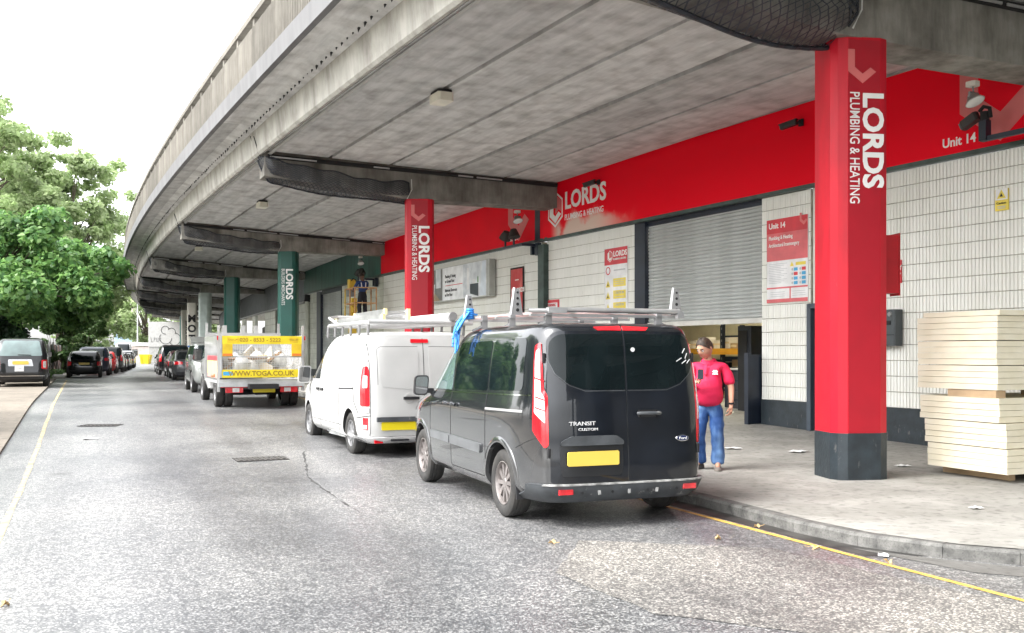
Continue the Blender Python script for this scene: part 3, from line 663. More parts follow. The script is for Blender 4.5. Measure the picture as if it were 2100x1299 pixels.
# room behind the raised shutter
rm = MB(); x0, x1, dp = -9.0, X(4.9), 7.5; zf = .26
rm.quad((x0, .22, zf), (x1, .22, zf), (x1, dp, zf), (x0, dp, zf), 1); rm.quad((x0, dp, zf), (x1, dp, zf), (x1, dp, 4.6), (x0, dp, 4.6))
rm.quad((x0, .22, zf), (x0, dp, zf), (x0, dp, 4.6), (x0, .22, 4.6)); rm.quad((x1, .22, zf), (x1, dp, zf), (x1, dp, 4.6), (x1, .22, 4.6)); rm.quad((x0, .22, 4.6), (x1, .22, 4.6), (x1, dp, 4.6), (x0, dp, 4.6))
rm.build('room', [M_CREAM, M_PAVE], o, fix=False)
M_TUBE = mat('lit fluorescent tube', (1, .93, .74), .5, emit=24)
for k in range(3):
    c_, n_ = math.cos(B0.rz), math.sin(B0.rz); fx, fy_ = 4.6-1.6*k, 1.3+k*1.9
    t = empty('fluorescent_light', (B0.a[0]+fx*c_-fy_*n_, B0.a[1]+fx*n_+fy_*c_, 4.42), B0.rz, ['fluorescent light just inside the shutter, hidden behind it', 'fluorescent light in the middle of the stock room ceiling', 'fluorescent light at the back of the stock room ceiling'][k], 'light', 'lights in the stock room')
    MB().box((0, 0, .05), (2.6, .16, .08)).build('fitting', M_WHITE, t); MB().tube([(-1.25, 0, -.02), (1.25, 0, -.02)], .025, 8).build('tube', M_TUBE, t, smooth=40)
def rack(x, y, w, h, label, d=.9, beams=(), x2=None):
    c, n = math.cos(B0.rz), math.sin(B0.rz); t = empty('pallet_rack', (B0.a[0]+x*c-y*n, B0.a[1]+x*n+y*c, .26), B0.rz, label, 'racking')
    for ux in (0, w):
        b = MB(); b.box((ux, 0, h/2), (.12, .08, h))
        for q in range(int(h/.16)): b.box((ux, -.041, .12+q*.16), (.035, .004, .06), 1)
        b.build('upright', [M_NAVY, M_GREY], t)
    for z in (.4, 1.0, 1.83): MB().box((w/2, 0, z), (w-.12, .04, .05)).build('brace', M_NAVY, t)
    xa, xb = x2 or (0, w)
    for z, q in beams: MB().box(((xa+xb)/2, -.065, z), (xb-xa, .05, .16)).build('beam', M_ORANGE if q else M_NAVY, t); MB().box(((xa+xb)/2, d/2, z+.06), (xb-xa, d, .03)).build('shelf', M_CARD, t)
    return t
rack(2.28, 4.0, .79, 2.12, 'orange and navy pallet rack inside the open shutter', beams=((1.43, 1), (.75, 0)), x2=(-2.0, 1.2))
rack(-.9, 6.6, 2.4, 2.5, 'taller dark pallet rack against the back wall of the open room', beams=((1.2, 0), (.5, 0)))
def crate(x, y, z, d, m, label, grp=None):
    c, n = math.cos(B0.rz), math.sin(B0.rz)
    t = empty('carton', (B0.a[0]+x*c-y*n, B0.a[1]+x*n+y*c, z), B0.rz+random.uniform(-.1, .1), label, 'box', grp)
    MB().box((0, 0, d[2]/2), d).build('carton_body', m, t); MB().box((0, -d[1]/2-.001, d[2]/2), (d[0]*.98, .004, .05)).box((0, 0, d[2]+.001), (.06, d[1], .003)).build('tape', mat('packing tape', (.6, .5, .32), .3), t)
ORD = ['first', 'second', 'third', 'fourth', 'fifth', 'sixth', 'seventh', 'eighth', 'ninth', 'tenth', 'eleventh', 'twelfth']
CW = mat('white carton', (.62, .6, .55), .7)
for k in range(9): crate(.4+k*.35, 4.4, 1.77, (.28, .4, .14+.09*(k % 3)), CW if k % 3 else M_CARD, ORD[k]+' carton from the left on the orange rack shelf', 'cartons on the rack')
for k in range(7): crate(.35+k*.45, 4.4, 1.09, (.36, .4, .24+.07*(k % 3)), M_CARD if k % 2 else M_NAVY, ORD[k]+' carton from the left on the shelf below the orange beam', 'cartons on the lower shelf')
for k in range(6): crate(.5+k*.5, 4.3, .27, (.42, .6, .35+.12*(k % 3)), M_NAVY if k % 2 else M_CARD, ORD[k]+' bulky carton from the left on the stock room floor', 'cartons on the floor')
ct = empty('trade_counter', B0.w(0, 0, 0), B0.rz, 'dark trade counter just inside the open shutter', 'counter'); c_, n_ = math.cos(B0.rz), math.sin(B0.rz)
def at0(x, y, z): return (B0.a[0]+x*c_-y*n_, B0.a[1]+x*n_+y*c_, z)
ct.location = at0(5.5, 2.2, .26)
MB().box((0, 0, .5), (1.0, .7, 1.0)).build('cabinet', M_NAVY, ct); MB().box((0, 0, 1.02), (1.1, .8, .04)).build('worktop', mat('worn grey top', (.5, .48, .45), .4), ct)
for k in range(4): MB().box((.0, -.36, .2+k*.22), (.8, .02, .18)).build('drawer', mat('charcoal drawer', (.04, .04, .045), .5), ct)
dk = empty('locker', at0(6.05, 1.5, .26), B0.rz, 'tall black locker against the right side of the shutter opening', 'locker')
MB().box((0, .3, 1.0), (.45, .5, 2.0)).build('cabinet', M_NAVY, dk); MB().box((-.05, .04, 1.0), (.3, .012, 1.8)).build('door', M_DARK, dk)
pp = empty('paper_pile', at0(5.9, 1.9, 1.30), B0.rz, 'white paper roll standing on the dark counter', 'paper')
MB().lathe([(0, 0), (.05, 0), (.05, .55), (0, .55)], 12, 'z').build('roll', M_WHITE, pp, smooth=40)

# -------- signs and fittings on the front of bay 0
def board(bay, s, z0, z1, w, label, cat, m, y=-.012, name='wall_sign', grp=None):
    t = empty(name, bay.w(s, y, (z0+z1)/2), bay.rz, label, cat, grp); MB().box((0, 0, 0), (w, .02, z1-z0)).build('panel', m, t); return t
def patch(t, x, z, w, h, m, name='print', y=-.0125): return MB().box((x, y, z), (w, .003, h)).build(name, m, t)
M_SRED = mat('sign red', (.58, .03, .045), .4); M_SRED2 = mat('sign faded red', (.62, .12, .13), .4); M_SWH = mat('sign white', (.74, .74, .74), .4)
M_SYEL = mat('sign yellow', (.75, .60, .08), .4); M_SBLU = mat('sign blue', (.06, .36, .62), .4); M_STXT = mat('grey print', (.45, .46, .47), .5)
w = 1.1; t = board(B0, 5.22, 2.62, 4.22, w, 'tall red and white notice board between the shutter and the near red column', 'sign', M_SWH)
patch(t, 0, .40, w, .80, M_SRED2); patch(t, 0, .665, w, .27, M_SRED, y=-.014); letter('Unit 14', .15, LRED, t, (-.49, -.018, .67), bold=.003)
letter('Plumbing & Heating', .105, LRED, t, (-.49, -.018, .44), sx=.78, bold=.001); letter('Architectural Ironmongery', .105, LRED, t, (-.49, -.018, .30), sx=.72, bold=.001)
chevron(.2, M_PINK, t, (.45, -.018, .72), (R(90), 0, 0))
for r in range(4):
    for c in range(2): patch(t, .24+c*.21, -.19-r*.085, .10, .06, M_SBLU if (r, c) not in ((0, 1), (1, 0)) else M_SRED, y=-.015)
    for c in range(2): MB().lathe([(0, -.003), (.025, -.003), (.025, 0)], 10, 'y').build('symbol', M_STXT, t, loc=(.15+c*.21, -.012, -.19-r*.085))
patch(t, .37, -.09, .26, .06, M_SYEL, y=-.015)
tri = lambda t, x, z, q, m, y=-.016: MB().add([(x-q, y, z-q*.8), (x+q, y, z-q*.8), (x, y, z+q)], [(0, 1, 2)]).build('warning_triangle', m, t)
tri(t, .14, -.09, .05, M_SYEL)
for r in range(12): patch(t, -.24-.04*(r % 3), -.06-r*.033, .50-.08*(r % 3), .008, M_STXT, y=-.014)
patch(t, 0, -.52, w, .03, M_SRED2, y=-.014); patch(t, 0, -.765, w, .07, M_SRED2, y=-.014); patch(t, .09, -.63, .03, .2, M_SRED2, y=-.014)
for r in range(3): patch(t, -.25, -.60-r*.04, .40, .008, M_STXT, y=-.014); patch(t, .32, -.60-r*.04, .34, .008, M_STXT, y=-.014)
w = 1.0; t = board(B0, 11.15, 2.55, 4.2, w, 'white warning notice with yellow boxes left of the shutter', 'sign', M_SWH)
patch(t, 0, .62, w, .40, M_SRED); logo(B0, -.36, .63, .30, sub='PLUMBING & HEATING', y=-.018, parent=t)
MB().lathe([(.075, -.004), (.1, -.004), (.1, 0), (.075, 0)], 18, 'y').build('prohibition_ring', M_SRED, t, loc=(-.34, -.012, .28))
for r in range(3):
    patch(t, .16, -.02-r*.29, .54, .2, M_SYEL); tri(t, -.34, -.04-r*.29, .1, M_SYEL); tri(t, -.34, -.06-r*.29, .04, M_BLK, -.019)
    if r: letter('CAUTION', .09, M_STXT, t, (.16, -.017, .02-r*.29), align='CENTER')
    for q in range(3 if r == 0 else 1): patch(t, .16, -.07-r*.29+q*.05, .4, .012, M_STXT, y=-.016)
patch(t, .16, .28, .5, .03, M_STXT)
for r in range(2): patch(t, 0, -.75-.04*r, .5, .012, M_STXT)
t = board(B0, 14.3, 2.55, 3.08, .72, 'small red and white notice low on the wall above the black van rack', 'sign', M_SRED); patch(t, 0, .12, .58, .13, M_SWH); letter('WARNING', .11, M_SRED, t, (0, -.018, .12), align='CENTER', sx=.8); patch(t, 0, -.12, .66, .26, M_SWH)
t = board(B0, .64, 3.78, 4.1, .22, 'small yellow warning sign high on the tiles above the stack of boards', 'sign', M_SYEL)
patch(t, 0, .08, .2, .16, M_SWH); tri(t, 0, .08, .075, M_SYEL); tri(t, 0, .07, .03, M_BLK, -.02); letter('Caution', .05, M_BLK, t, (0, -.018, -.05), align='CENTER'); patch(t, 0, -.1, .14, .012, M_STXT); patch(t, 0, -.125, .12, .01, M_STXT)
t = board(B0, 2.66, 2.82, 3.2, .3, 'small red sign half hidden behind the red cabinet', 'sign', M_SRED); letter('ENTRY', .11, LRED, t, (0, -.018, .06), align='CENTER', bold=.003); letter('ONLY', .11, LRED, t, (0, -.018, -.07), align='CENTER', bold=.003)
t = empty('letter_box', B0.w(2.74, -.11, 2.08), B0.rz, 'dark grey wall mounted letter box beside the near red column', 'letter box')
MB().cbox((0, 0, 0), (.52, .2, .60), .02).build('box_body', mat('box grey', (.05, .06, .065), .45), t); MB().box((0, -.103, .08), (.36, .012, .07)).build('slot', M_DARK, t); MB().lathe([(0, -.03), (.035, -.03), (.045, 0)], 12, 'y').build('lock', M_GREY, t, loc=(.17, -.1, .22)); MB().box((0, -.102, -.12), (.5, .006, .01)).build('flap_line', M_DARK, t)
cx_, cy_ = C(.0, 0); t = empty('red_cabinet', (cx_+.46, cy_+.35, 2.35), R(8), 'red steel cabinet fixed to the back of the near red column', 'cabinet')
MB().cbox((0, 0, .45), (.5, .26, .74), .02).box((.253, 0, .45), (.012, .24, .8)).build('case', mat('cabinet red', (.42, .008, .015), .4), t); MB().box((.262, 0, .12), (.01, .05, .05)).box((.262, 0, .78), (.01, .05, .05)).build('hinge', M_RED2, t)
def floodlight(loc, rz, label):
    t = empty('hanging_lamp', loc, rz, label, 'lamp', 'lamps under the beams'); t.scale = (.66,)*3; MB().cbox((0, 0, -.05), (.24, .24, .1), .05).build('mount', M_OFFW, t)
    b = MB(); b.tube([(0, 0, -.1), (0, -.02, -.22)], .018, 8); b.tube([(-.13, -.02, -.24), (.13, -.02, -.24)], .02, 8); b.box((-.13, -.02, -.3), (.02, .05, .14)); b.box((.13, -.02, -.3), (.02, .05, .14)); b.build('bracket', M_GREY, t)
    Mx = Matrix.Rotation(R(-28), 3, 'X')
    b = MB(); b.lathe([(.05, .13), (.09, .10), (.19, -.08), (.205, -.09), (.19, -.1)], 20, 'z'); b.v = [tuple(Mx @ Vector(v)+Vector((0, -.02, -.36))) for v in b.v]; b.build('shade', mat('lamp metal', (.42, .42, .4), .3, metal=.7), t, smooth=40)
    b = MB(); b.lathe([(0, -.115), (.1, -.11), (.188, -.094)], 20, 'z'); b.v = [tuple(Mx @ Vector(v)+Vector((0, -.02, -.36))) for v in b.v]; b.build('lens', mat('lamp glass', (.7, .72, .7), .12, var=.02), t, smooth=40)
for i, lab in ((0, 'round silver floodlight hanging from the nearest beam'), (1, 'round silver floodlight hanging from the beam behind the white van'), (2, 'small round floodlight hanging from the beam by the green column'), (3, 'farthest small round floodlight under the deck')):
    x, y = C(i*SP+.34, 2.95 if i else 2.75); floodlight((x, y, 5.49), theta(i*SP), lab)
def cctv(loc, rz, label, k=.72):
    t = empty('security_camera', loc, rz, label, 'camera', 'cameras on the fronts'); b = MB(); b.cbox((0, -.03, 0), (.12, .06, .12), .02); b.tube([(0, -.06, 0), (0, -.16, -.02)], .03, 8); b.build('mount', M_DARK, t)
    Mx = Matrix.Rotation(R(-62), 3, 'Z') @ Matrix.Rotation(R(12), 3, 'X'); b = MB(); b.box((0, -.17*k, 0), (.12*k, .42*k, .12*k), 0); b.box((0, -.16*k, .07*k), (.15*k, .48*k, .02), 0); b.box((0, -.385*k, 0), (.09*k, .01, .09*k), 1)
    b.v = [tuple(Mx @ Vector(v)+Vector((0, -.18, -.02))) for v in b.v]; b.build('housing', [mat('camera black', (.03, .028, .027), .45), M_GREY], t)
cctv(B0.w(11.75, -.11, 5.86), B0.rz, 'black security camera on the red fascia above the white lettering')
cctv(B0.w(4.72, -.11, 5.9), B0.rz, 'black security camera on the red fascia just left of the near red column')
def twin_lamps(bay, s, z, label, L=1.1):
    t = empty('lamp_bracket', bay.w(s, -.04, z), bay.rz, label, 'lamp bracket', 'lamp brackets'); b = MB(); b.box((0, -.28, 0), (.07, .5, .07)); b.box((-L/2, -.5, 0), (L, .06, .06)); b.box((.1, -.06, -.12), (.16, .12, .34)); b.box((-.15, -.09, -.14), (.1, .1, .24)); b.build('arm', M_NAVY, t)
    for k, dx in enumerate((-L+.08, -L*.45)):
        b = MB(); b.tube([(dx, -.5, 0), (dx, -.5, .22)], .03, 8); b.build('stem', M_NAVY, t)
        Mx = Matrix.Rotation(R(35-50*k), 3, 'Y'); b = MB(); b.lathe([(0, .16), (.09, .15), (.13, .05), (.17, -.08), (.15, -.09), (0, -.06)], 14, 'z'); b.v = [tuple(Mx @ Vector(v)+Vector((dx, -.5, .32))) for v in b.v]; b.build('lamp_head', mat('weathered black', (.035, .033, .03), .6), t, smooth=40)
twin_lamps(B0, 15.05, 4.62, 'black twin lamp bracket at the green post below the far red board')
t = empty('security_camera', B0.w(.62, -.12, 4.86), B0.rz, 'large black camera on a bracket under the Unit 14 lettering', 'camera', 'cameras on the fronts')
b = MB(); b.box((.55, -.30, -.06), (1.2, .07, .07)); b.box((.95, -.15, -.25), (.1, .3, .5)); b.box((0, -.3, .06), (.12, .12, .3)); b.build('arm', M_NAVY, t)
b = MB(); b.tube([(0, -.3, .2), (0, -.3, .34)], .065, 12); b.tube([(.10, -.3, .24), (.08, -.3, .38), (-.02, -.3, .42), (-.09, -.3, .36)], .028, 8); b.build('pan_head', M_DARK, t, smooth=40)
b = MB(); Mx = Matrix.Rotation(R(-24), 3, 'Y'); b.cbox((-.20, 0, 0), (.30, .12, .13), .03); b.box((-.355, 0, 0), (.01, .10, .10), 1); b.v = [tuple(Mx @ Vector(v)+Vector((-.05, -.32, .33))) for v in b.v]; b.build('housing', [mat('camera black', (.03, .028, .027), .45), M_GREY], t)

# -------- bay 1: second red unit with the lightbox advert
B1 = Bay(1, 'second red fronted shop unit with a picture billboard on its tiles'); X1 = B1.x
fo = MB().box((B1.L/2, -.06, 5.53), (B1.L-.02, .10, 1.5)).build('fascia', M_FRED, B1.o); MB().box((B1.L/2, -.05, 4.745), (B1.L-.02, .13, .07)).build('fascia_trim', M_STEEL, B1.o)
chevron(1.35, M_PINK, fo, (X1(16.2), -.1125, 5.55), (R(90), 0, 0)); letter('Unit 124', .20, LRED, fo, (X1(16.95), -.114, 4.95), bold=.004)
tiles(B1, 0, X1(14.95), .8, 4.71); MB().box((X1(21.8), .07, .42), (X1(14.95), .18, .76)).build('plinth', M_SLATE, B1.o)
po_ = empty('steel_post', B1.w(14.7, -.06, .2), B1.rz, 'dark green steel post between the two red shop fronts', 'post'); MB().box((0, 0, 2.2), (.34, .2, 4.4)).build('post_face', M_STEEL, po_); MB().box((-.28, .02, 5.15), (.30, .16, 1.3)).build('upper_post', M_NAVY, po_)
t = empty('billboard', B1.w(20.6, -.22, 3.93), B1.rz, 'wide lightbox advert with two bathroom pictures behind the red column', 'billboard')
MB().box((0, .08, 0), (5.3, .2, 1.12)).build('case', mat('grey box side', (.40, .41, .38), .5), t)
MB().box((-.1, -.022, 0), (5.06, .012, 1.08)).build('print', mat('poster white', (.78, .79, .80), .35), t)
def pic(name, q, m, y=-.031): return MB().add([(a, y, c) for a, c in q], [tuple(range(len(q)))]).build(name, m, t)
gm = mat('poster pale grey', (.5, .53, .56), .35, var=.25, vs=3, col2=(.75, .78, .8)); gd = mat('poster charcoal', (.05, .06, .07), .35, var=.2); gw = mat('poster wood', (.33, .24, .15), .35, var=.2); gdk = mat('poster dark grey', (.17, .17, .165), .35, var=.2)
pic('picture', [(-2.62, -.53), (-1.15, -.53), (-1.15, .53), (-2.62, .53)], gdk); pic('picture', [(-1.75, -.1), (-1.3, -.1), (-1.3, .53), (-1.75, .53)], gm, -.034); pic('picture', [(-2.62, -.53), (-1.35, -.53), (-1.9, -.22), (-2.62, -.22)], gw, -.034)
pic('picture', [(-2.35, -.5), (-1.95, -.5), (-1.8, .05), (-2.4, .0)], M_SWH, -.037); pic('picture', [(-2.3, -.53), (-2.1, -.53), (-2.1, -.02), (-2.3, -.02)], gd, -.04); pic('picture', [(-2.2, .1), (-2.12, .1), (-2.12, .3), (-2.2, .3)], M_SWH, -.036)
pic('picture', [(.62, -.53), (2.42, -.53), (2.42, .53), (.62, .53)], gm); pic('picture', [(1.2, -.42), (1.85, -.53), (1.85, -.12), (1.2, -.12)], gd, -.034); pic('picture', [(1.95, -.5), (2.42, -.53), (2.42, .53), (2.15, .53)], mat('poster pale blue', (.62, .68, .74), .35, var=.1), -.034)
pic('picture', [(.95, -.3), (1.12, -.25), (1.12, .4), (.95, .4)], M_SWH, -.034); pic('picture', [(1.4, -.12), (1.62, -.12), (1.62, .02), (1.4, .02)], M_SWH, -.036); pic('picture', [(1.78, -.1), (1.86, -.1), (1.86, .08), (1.78, .08)], mat('poster green', (.1, .25, .08), .4), -.037)
for z, w_ in ((.24, 'Plumbing & Heating'), (.08, 'on Ground Floor'), (-.22, 'Bathroom Showroom'), (-.37, 'on First Floor')): letter(w_, .15, M_BLK, t, (-.92, -.031, z), sx=.78, bold=.001)
MB().box((-.15, -.03, -.06), (1.45, .004, .022)).build('red_rule', M_SRED, t)
t = board(B1, 16.45, 2.75, 4.12, .86, 'tall red poster in a dark frame beside the dark green post', 'poster', M_DARK, y=-.03, name='poster')
patch(t, 0, 0, .76, 1.27, mat('worn red poster', (.50, .03, .04), .3, var=.2, vs=3, col2=(.60, .17, .15), stretch=(2, 2, .6), ramp=(.5, .75))); logo(B1, -.33, -.02, .30, sub=None, y=-.018, parent=t); patch(t, .03, -.12, .38, .02, LRED, y=-.016); patch(t, .02, .32, .24, .03, LRED, y=-.016); patch(t, .05, -.42, .26, .02, LRED, y=-.016)
# -------- bay 2: green builders' unit
B2 = Bay(2, 'shop unit with a dark green board and closed grey shutter behind the lift'); X2 = B2.x
MB().box((B2.L/2, -.06, 5.50), (B2.L-.02, .10, 1.45)).build('fascia', M_GFAS, B2.o); MB().box((B2.L/2, -.05, 4.745), (B2.L-.02, .13, .07)).build('fascia_trim', M_STEEL, B2.o)
M_TILE_D = mat('dull cream block', (.50, .51, .44), .55, var=.15, vs=1.5, isl=.08)
twin_lamps(B2, 29.6, 4.62, 'small black lamp bracket at the end of the green board')
_t = M_TILE; M_TILE = M_TILE_D; tiles(B2, 0, X2(40.6), .8, 4.71, cw=.42, chh=.262); tiles(B2, X2(35.5), B2.L, .8, 4.71, cw=.42, chh=.262); M_TILE = _t
shutter(B2, X2(39.7), X2(35.6), .5, 4.6); MB().box((X2(37.65), .12, 4.68), (4.0, .2, .3)).build('shutter_box', M_NAVY, B2.o); MB().box((X2(37.6), 3, 2.5), (9, .2, 6)).build('back_wall', M_NAVY, B2.o); jb = MB(); jb.box((X2(40.15), .08, 2.5), (.85, .2, 4.4)).box((X2(35.55), .08, 2.5), (.08, .2, 4.4)); jb.build('shutter_guide', M_NAVY, B2.o)
MB().box((X2(38.8), .07, .42), (X2(33.5)-X2(43.2), .18, .76)).build('plinth', M_SLATE, B2.o)
t = board(B2, 34.9, 3.0, 4.0, .2, 'thin yellow safety strip on the wall right of the grey shutter', 'sign', M_SYEL); patch(t, 0, .2, .14, .3, M_SWH); patch(t, 0, -.25, .14, .2, M_SWH)
# -------- farther bays: dark cladding over pale block walls, doorways and garages
for i in range(3, 8):
    Bk = Bay(i, ['corrugated dark clad unit with pale block walls past the green columns', 'dark garage unit behind the pale grey green column', 'dark open garage unit behind the big lettered white column', 'dark unit behind the white column with small lettering', 'farthest dark unit below the viaduct'][i-3])
    L = Bk.L; g = Bk.g
    c = MB(); nn = 46; 
    for k in range(nn):
        xa, xb = L*k/nn, L*(k+1)/nn; m_ = (xa+xb)/2; c.v += [(xa, -.05, 4.35), (xa, -.05, 6.3), (m_, -.11, 4.35), (m_, -.11, 6.3), (xb, -.05, 4.35), (xb, -.05, 6.3)]; q = 6*k; c.f += [(q, q+2, q+3, q+1), (q+2, q+4, q+5, q+3)]; c.m += [0, 0]
    c.build('cladding', M_CLAD, Bk.o, fix=False); MB().box((L/2, -.05, 4.3), (L, .14, .1)).build('cladding_trim', M_GREY, Bk.o)
    segs = [(.0, .30), (.42, .62), (.74, 1.0)] if i == 3 else [(0, .12), (.5, .62)]
    for a, b_ in segs:
        wl = MB().box(((a+b_)/2*L, .1, 2.2), ((b_-a)*L, .2, 4.2)).build('wall', M_TILE_D, Bk.o)
        for r in range(9): MB().box(((a+b_)/2*L, -.004, .6+r*.4), ((b_-a)*L, .012, .02)).build('course_joint', M_GROUT, wl)
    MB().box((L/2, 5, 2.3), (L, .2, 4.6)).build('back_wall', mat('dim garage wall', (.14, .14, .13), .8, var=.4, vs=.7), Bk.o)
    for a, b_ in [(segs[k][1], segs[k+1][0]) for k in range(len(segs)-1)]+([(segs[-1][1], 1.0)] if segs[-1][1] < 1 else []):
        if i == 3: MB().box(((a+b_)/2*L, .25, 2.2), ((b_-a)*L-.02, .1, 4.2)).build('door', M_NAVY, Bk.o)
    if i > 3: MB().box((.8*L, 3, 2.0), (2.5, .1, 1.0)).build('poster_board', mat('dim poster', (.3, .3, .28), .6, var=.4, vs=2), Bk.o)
gp = empty('down_pipe', B2.w(42.3, -.12, .3), B2.rz, 'pale rainwater pipe beside the lettered green column', 'pipe'); MB().tube([(0, 0, 0), (0, 0, 4.0)], .12, 10).build('pipe', M_TILE_D, gp, smooth=40); MB().tube([(0, 0, 4.0), (0, .05, 4.35)], .17, 10).build('hopper', M_DARK, gp, smooth=40)

for i in (-1, -2, -3):
    Bk = Bay(i, ['dark unit next along, just outside the picture on the right', 'dark unit behind the camera', 'farthest dark unit behind the camera'][-i-1]); L = Bk.L
    MB().box((L/2, -.06, 5.5), (L-.02, .1, 1.5)).build('fascia', M_CLAD, Bk.o); MB().box((L/2, .1, .42), (L-.02, .2, .84)).build('plinth', M_SLATE, Bk.o); MB().box((L*.2, .1, 2.8), (L*.4, .16, 3.9)).build('wall', M_CLAD if i < -1 else M_TILE_D, Bk.o)
    sh_ = MB().box((L*.7, .2, 2.8), (L*.6-.05, .1, 3.9)).build('shutter', M_NAVY, Bk.o)
    for k in range(8): MB().box((L*.7, .14, 1.1+k*.45), (L*.6-.06, .02, .03)).build('shutter_rib', M_GREY, sh_)
# ================================================================ VEHICLES
def pchip(x, y):
    x = np.array(x, float); y = np.array(y, float); h = np.diff(x); d = np.diff(y)/h; m = np.zeros_like(y); m[0] = d[0]; m[-1] = d[-1]
    for i in range(1, len(x)-1):
        if d[i-1]*d[i] > 0: w1 = 2*h[i]+h[i-1]; w2 = h[i]+2*h[i-1]; m[i] = (w1+w2)/(w1/d[i-1]+w2/d[i])
    def f(t):
        t = min(max(t, x[0]), x[-1]); i = min(max(np.searchsorted(x, t)-1, 0), len(x)-2); u = (t-x[i])/h[i]
        return float(y[i]*(1+2*u)*(1-u)**2+m[i]*h[i]*u*(1-u)**2+y[i+1]*u*u*(3-2*u)+m[i+1]*h[i]*u*u*(u-1))
    return f
class Body:
    """vehicle body as a stack of rounded horizontal slices: keys (z, rear y, front y, half width); y runs forward"""
    def __init__(s, keys, nr=7, nf=4.5):
        s.k = keys; z = [q[0] for q in keys]; s.fr, s.ff, s.fw = (pchip(z, [q[i] for q in keys]) for i in (1, 2, 3)); s.nr, s.nf = nr, nf
        s.mid = (keys[2][1]+keys[2][2])/2
    def sl(s, z): yr, yf, w = s.fr(z), s.ff(z), s.fw(z); return yr, yf, w, (yr+yf)/2, (yf-yr)/2
    def sx(s, y, z):
        yr, yf, w, c, a = s.sl(z); t = (y-c)/a; n = s.nr if t < 0 else s.nf; return w*max(0., 1-min(1, abs(t))**n)**(1/n)
    def ry(s, x, z): yr, yf, w, c, a = s.sl(z); return c-a*max(0., 1-min(1, abs(x/w))**s.nr)**(1/s.nr)
    def fy(s, x, z): yr, yf, w, c, a = s.sl(z); return c+a*max(0., 1-min(1, abs(x/w))**s.nf)**(1/s.nf)
    def arc(s, u, z):
        """point at distance u round the outline from the middle of the rear"""
        key = round(z, 4); tb = s.__dict__.setdefault('_arc', {})
        if key not in tb:
            yr, yf, w, c, a = s.sl(z); ph = np.concatenate([np.geomspace(1e-9, .12, 300), np.linspace(.121, np.pi/2-.12, 200), np.pi/2-np.geomspace(.12, 1e-9, 300)])
            X = w*np.sin(ph)**(2/s.nr); Y = c-a*np.cos(ph)**(2/s.nr); X = np.concatenate([[0], X]); Y = np.concatenate([[c-a], Y]); tb[key] = (np.concatenate([[0], np.cumsum(np.hypot(np.diff(X), np.diff(Y)))]), X, Y)
        U, X, Y = tb[key]; q = abs(u); return Vector((math.copysign(np.interp(q, U, X), u), float(np.interp(q, U, Y)), z))
    def base(s, side, u, z):
        if side == 'A': return s.arc(u, z)
        if side == 'L': return Vector((-s.sx(u, z), u, z))
        if side == 'R': return Vector((s.sx(u, z), u, z))
        if side == 'B': return Vector((u, s.ry(u, z), z))
        return Vector((u, s.fy(u, z), z))
    def pt(s, side, u, z, off=0):
        p = s.base(side, u, z)
        if off == 0: return p
        e = .012; du = s.base(side, u+e, z)-s.base(side, u-e, z); dz = s.base(side, u, z+e)-s.base(side, u, z-e); n = du.cross(dz)
        if n.length < 1e-9: return p
        n.normalize(); out = {'A': Vector((math.copysign(.8, u), -.6, 0)), 'L': Vector((-1, 0, 0)), 'R': Vector((1, 0, 0)), 'B': Vector((0, -1, 0)), 'F': Vector((0, 1, 0))}[side]
        if n.dot(out) < 0: n = -n
        return p+n*off
    def mesh(s, name, m, arches=(), Ra=.38, sub=4, wa=.55, NA=72):
        # angles spread evenly along the outline
        yr, yf, w, c, a = s.sl(s.k[2][0]); ph = np.linspace(0, 2*np.pi, 6001)
        def P(t, a=a, w=w, c=c):
            cs, sn = np.cos(t), np.sin(t); n = np.where(sn < 0, s.nr, s.nf); return w*np.sign(cs)*np.abs(cs)**(2/n), c+a*np.sign(sn)*np.abs(sn)**(2/n)
        X, Y = P(ph); d = np.hypot(np.diff(X), np.diff(Y)); an = np.arctan2(np.diff(Y), np.diff(X)); ta = np.abs((np.diff(an)+np.pi) % (2*np.pi)-np.pi)
        wgt = d.copy(); wgt[1:] += .8*ta; cu = np.concatenate([[0], np.cumsum(wgt)]); pa = np.interp(np.linspace(0, cu[-1], NA+1)[:-1], cu, ph)
        zz = []
        for i in range(len(s.k)-1): zz += [s.k[i][0]+(s.k[i+1][0]-s.k[i][0])*j/sub for j in range(sub)]
        zz.append(s.k[-1][0]); vs = []; fs = []
        for z in zz:
            yr, yf, w, c, a = s.sl(z); X, Y = P(pa, a, w, c); vs += [(x, y, z) for x, y in zip(X, Y)]
        N = NA
        for i in range(len(zz)-1): fs += [(i*N+k, i*N+(k+1) % N, (i+1)*N+(k+1) % N, (i+1)*N+k) for k in range(N)]
        fs += [tuple(range(N))[::-1], tuple(range((len(zz)-1)*N, len(zz)*N))]
        me = bpy.data.meshes.new(name); me.from_pydata(vs, [], fs); me.materials.append(m); me.materials.append(M_DARK)
        if arches:
            o = bpy.data.objects.new('x', me); COL.objects.link(o); cb = MB(); wmax = max(q[3] for q in s.k)
            for y, r in arches:
                for sx in (-1, 1):
                    pr = [(r*math.cos(q*2*math.pi/40)+y, r*math.sin(q*2*math.pi/40)+Ra) for q in range(40)]; q0, q1 = sorted((sx*wa, sx*(wmax+.2)))
                    n = 40; v = [(q0, p[0], p[1]) for p in pr]+[(q1, p[0], p[1]) for p in pr]
                    cb.add(v, [tuple(range(n))[::-1], tuple(range(n, 2*n))]+[(k, (k+1) % n, n+(k+1) % n, n+k) for k in range(n)])
            cm = cb.mesh('cut', M_DARK); co = bpy.data.objects.new('cut', cm); COL.objects.link(co)
            md = o.modifiers.new('b', 'BOOLEAN'); md.object = co; md.operation = 'DIFFERENCE'; md.solver = 'EXACT'
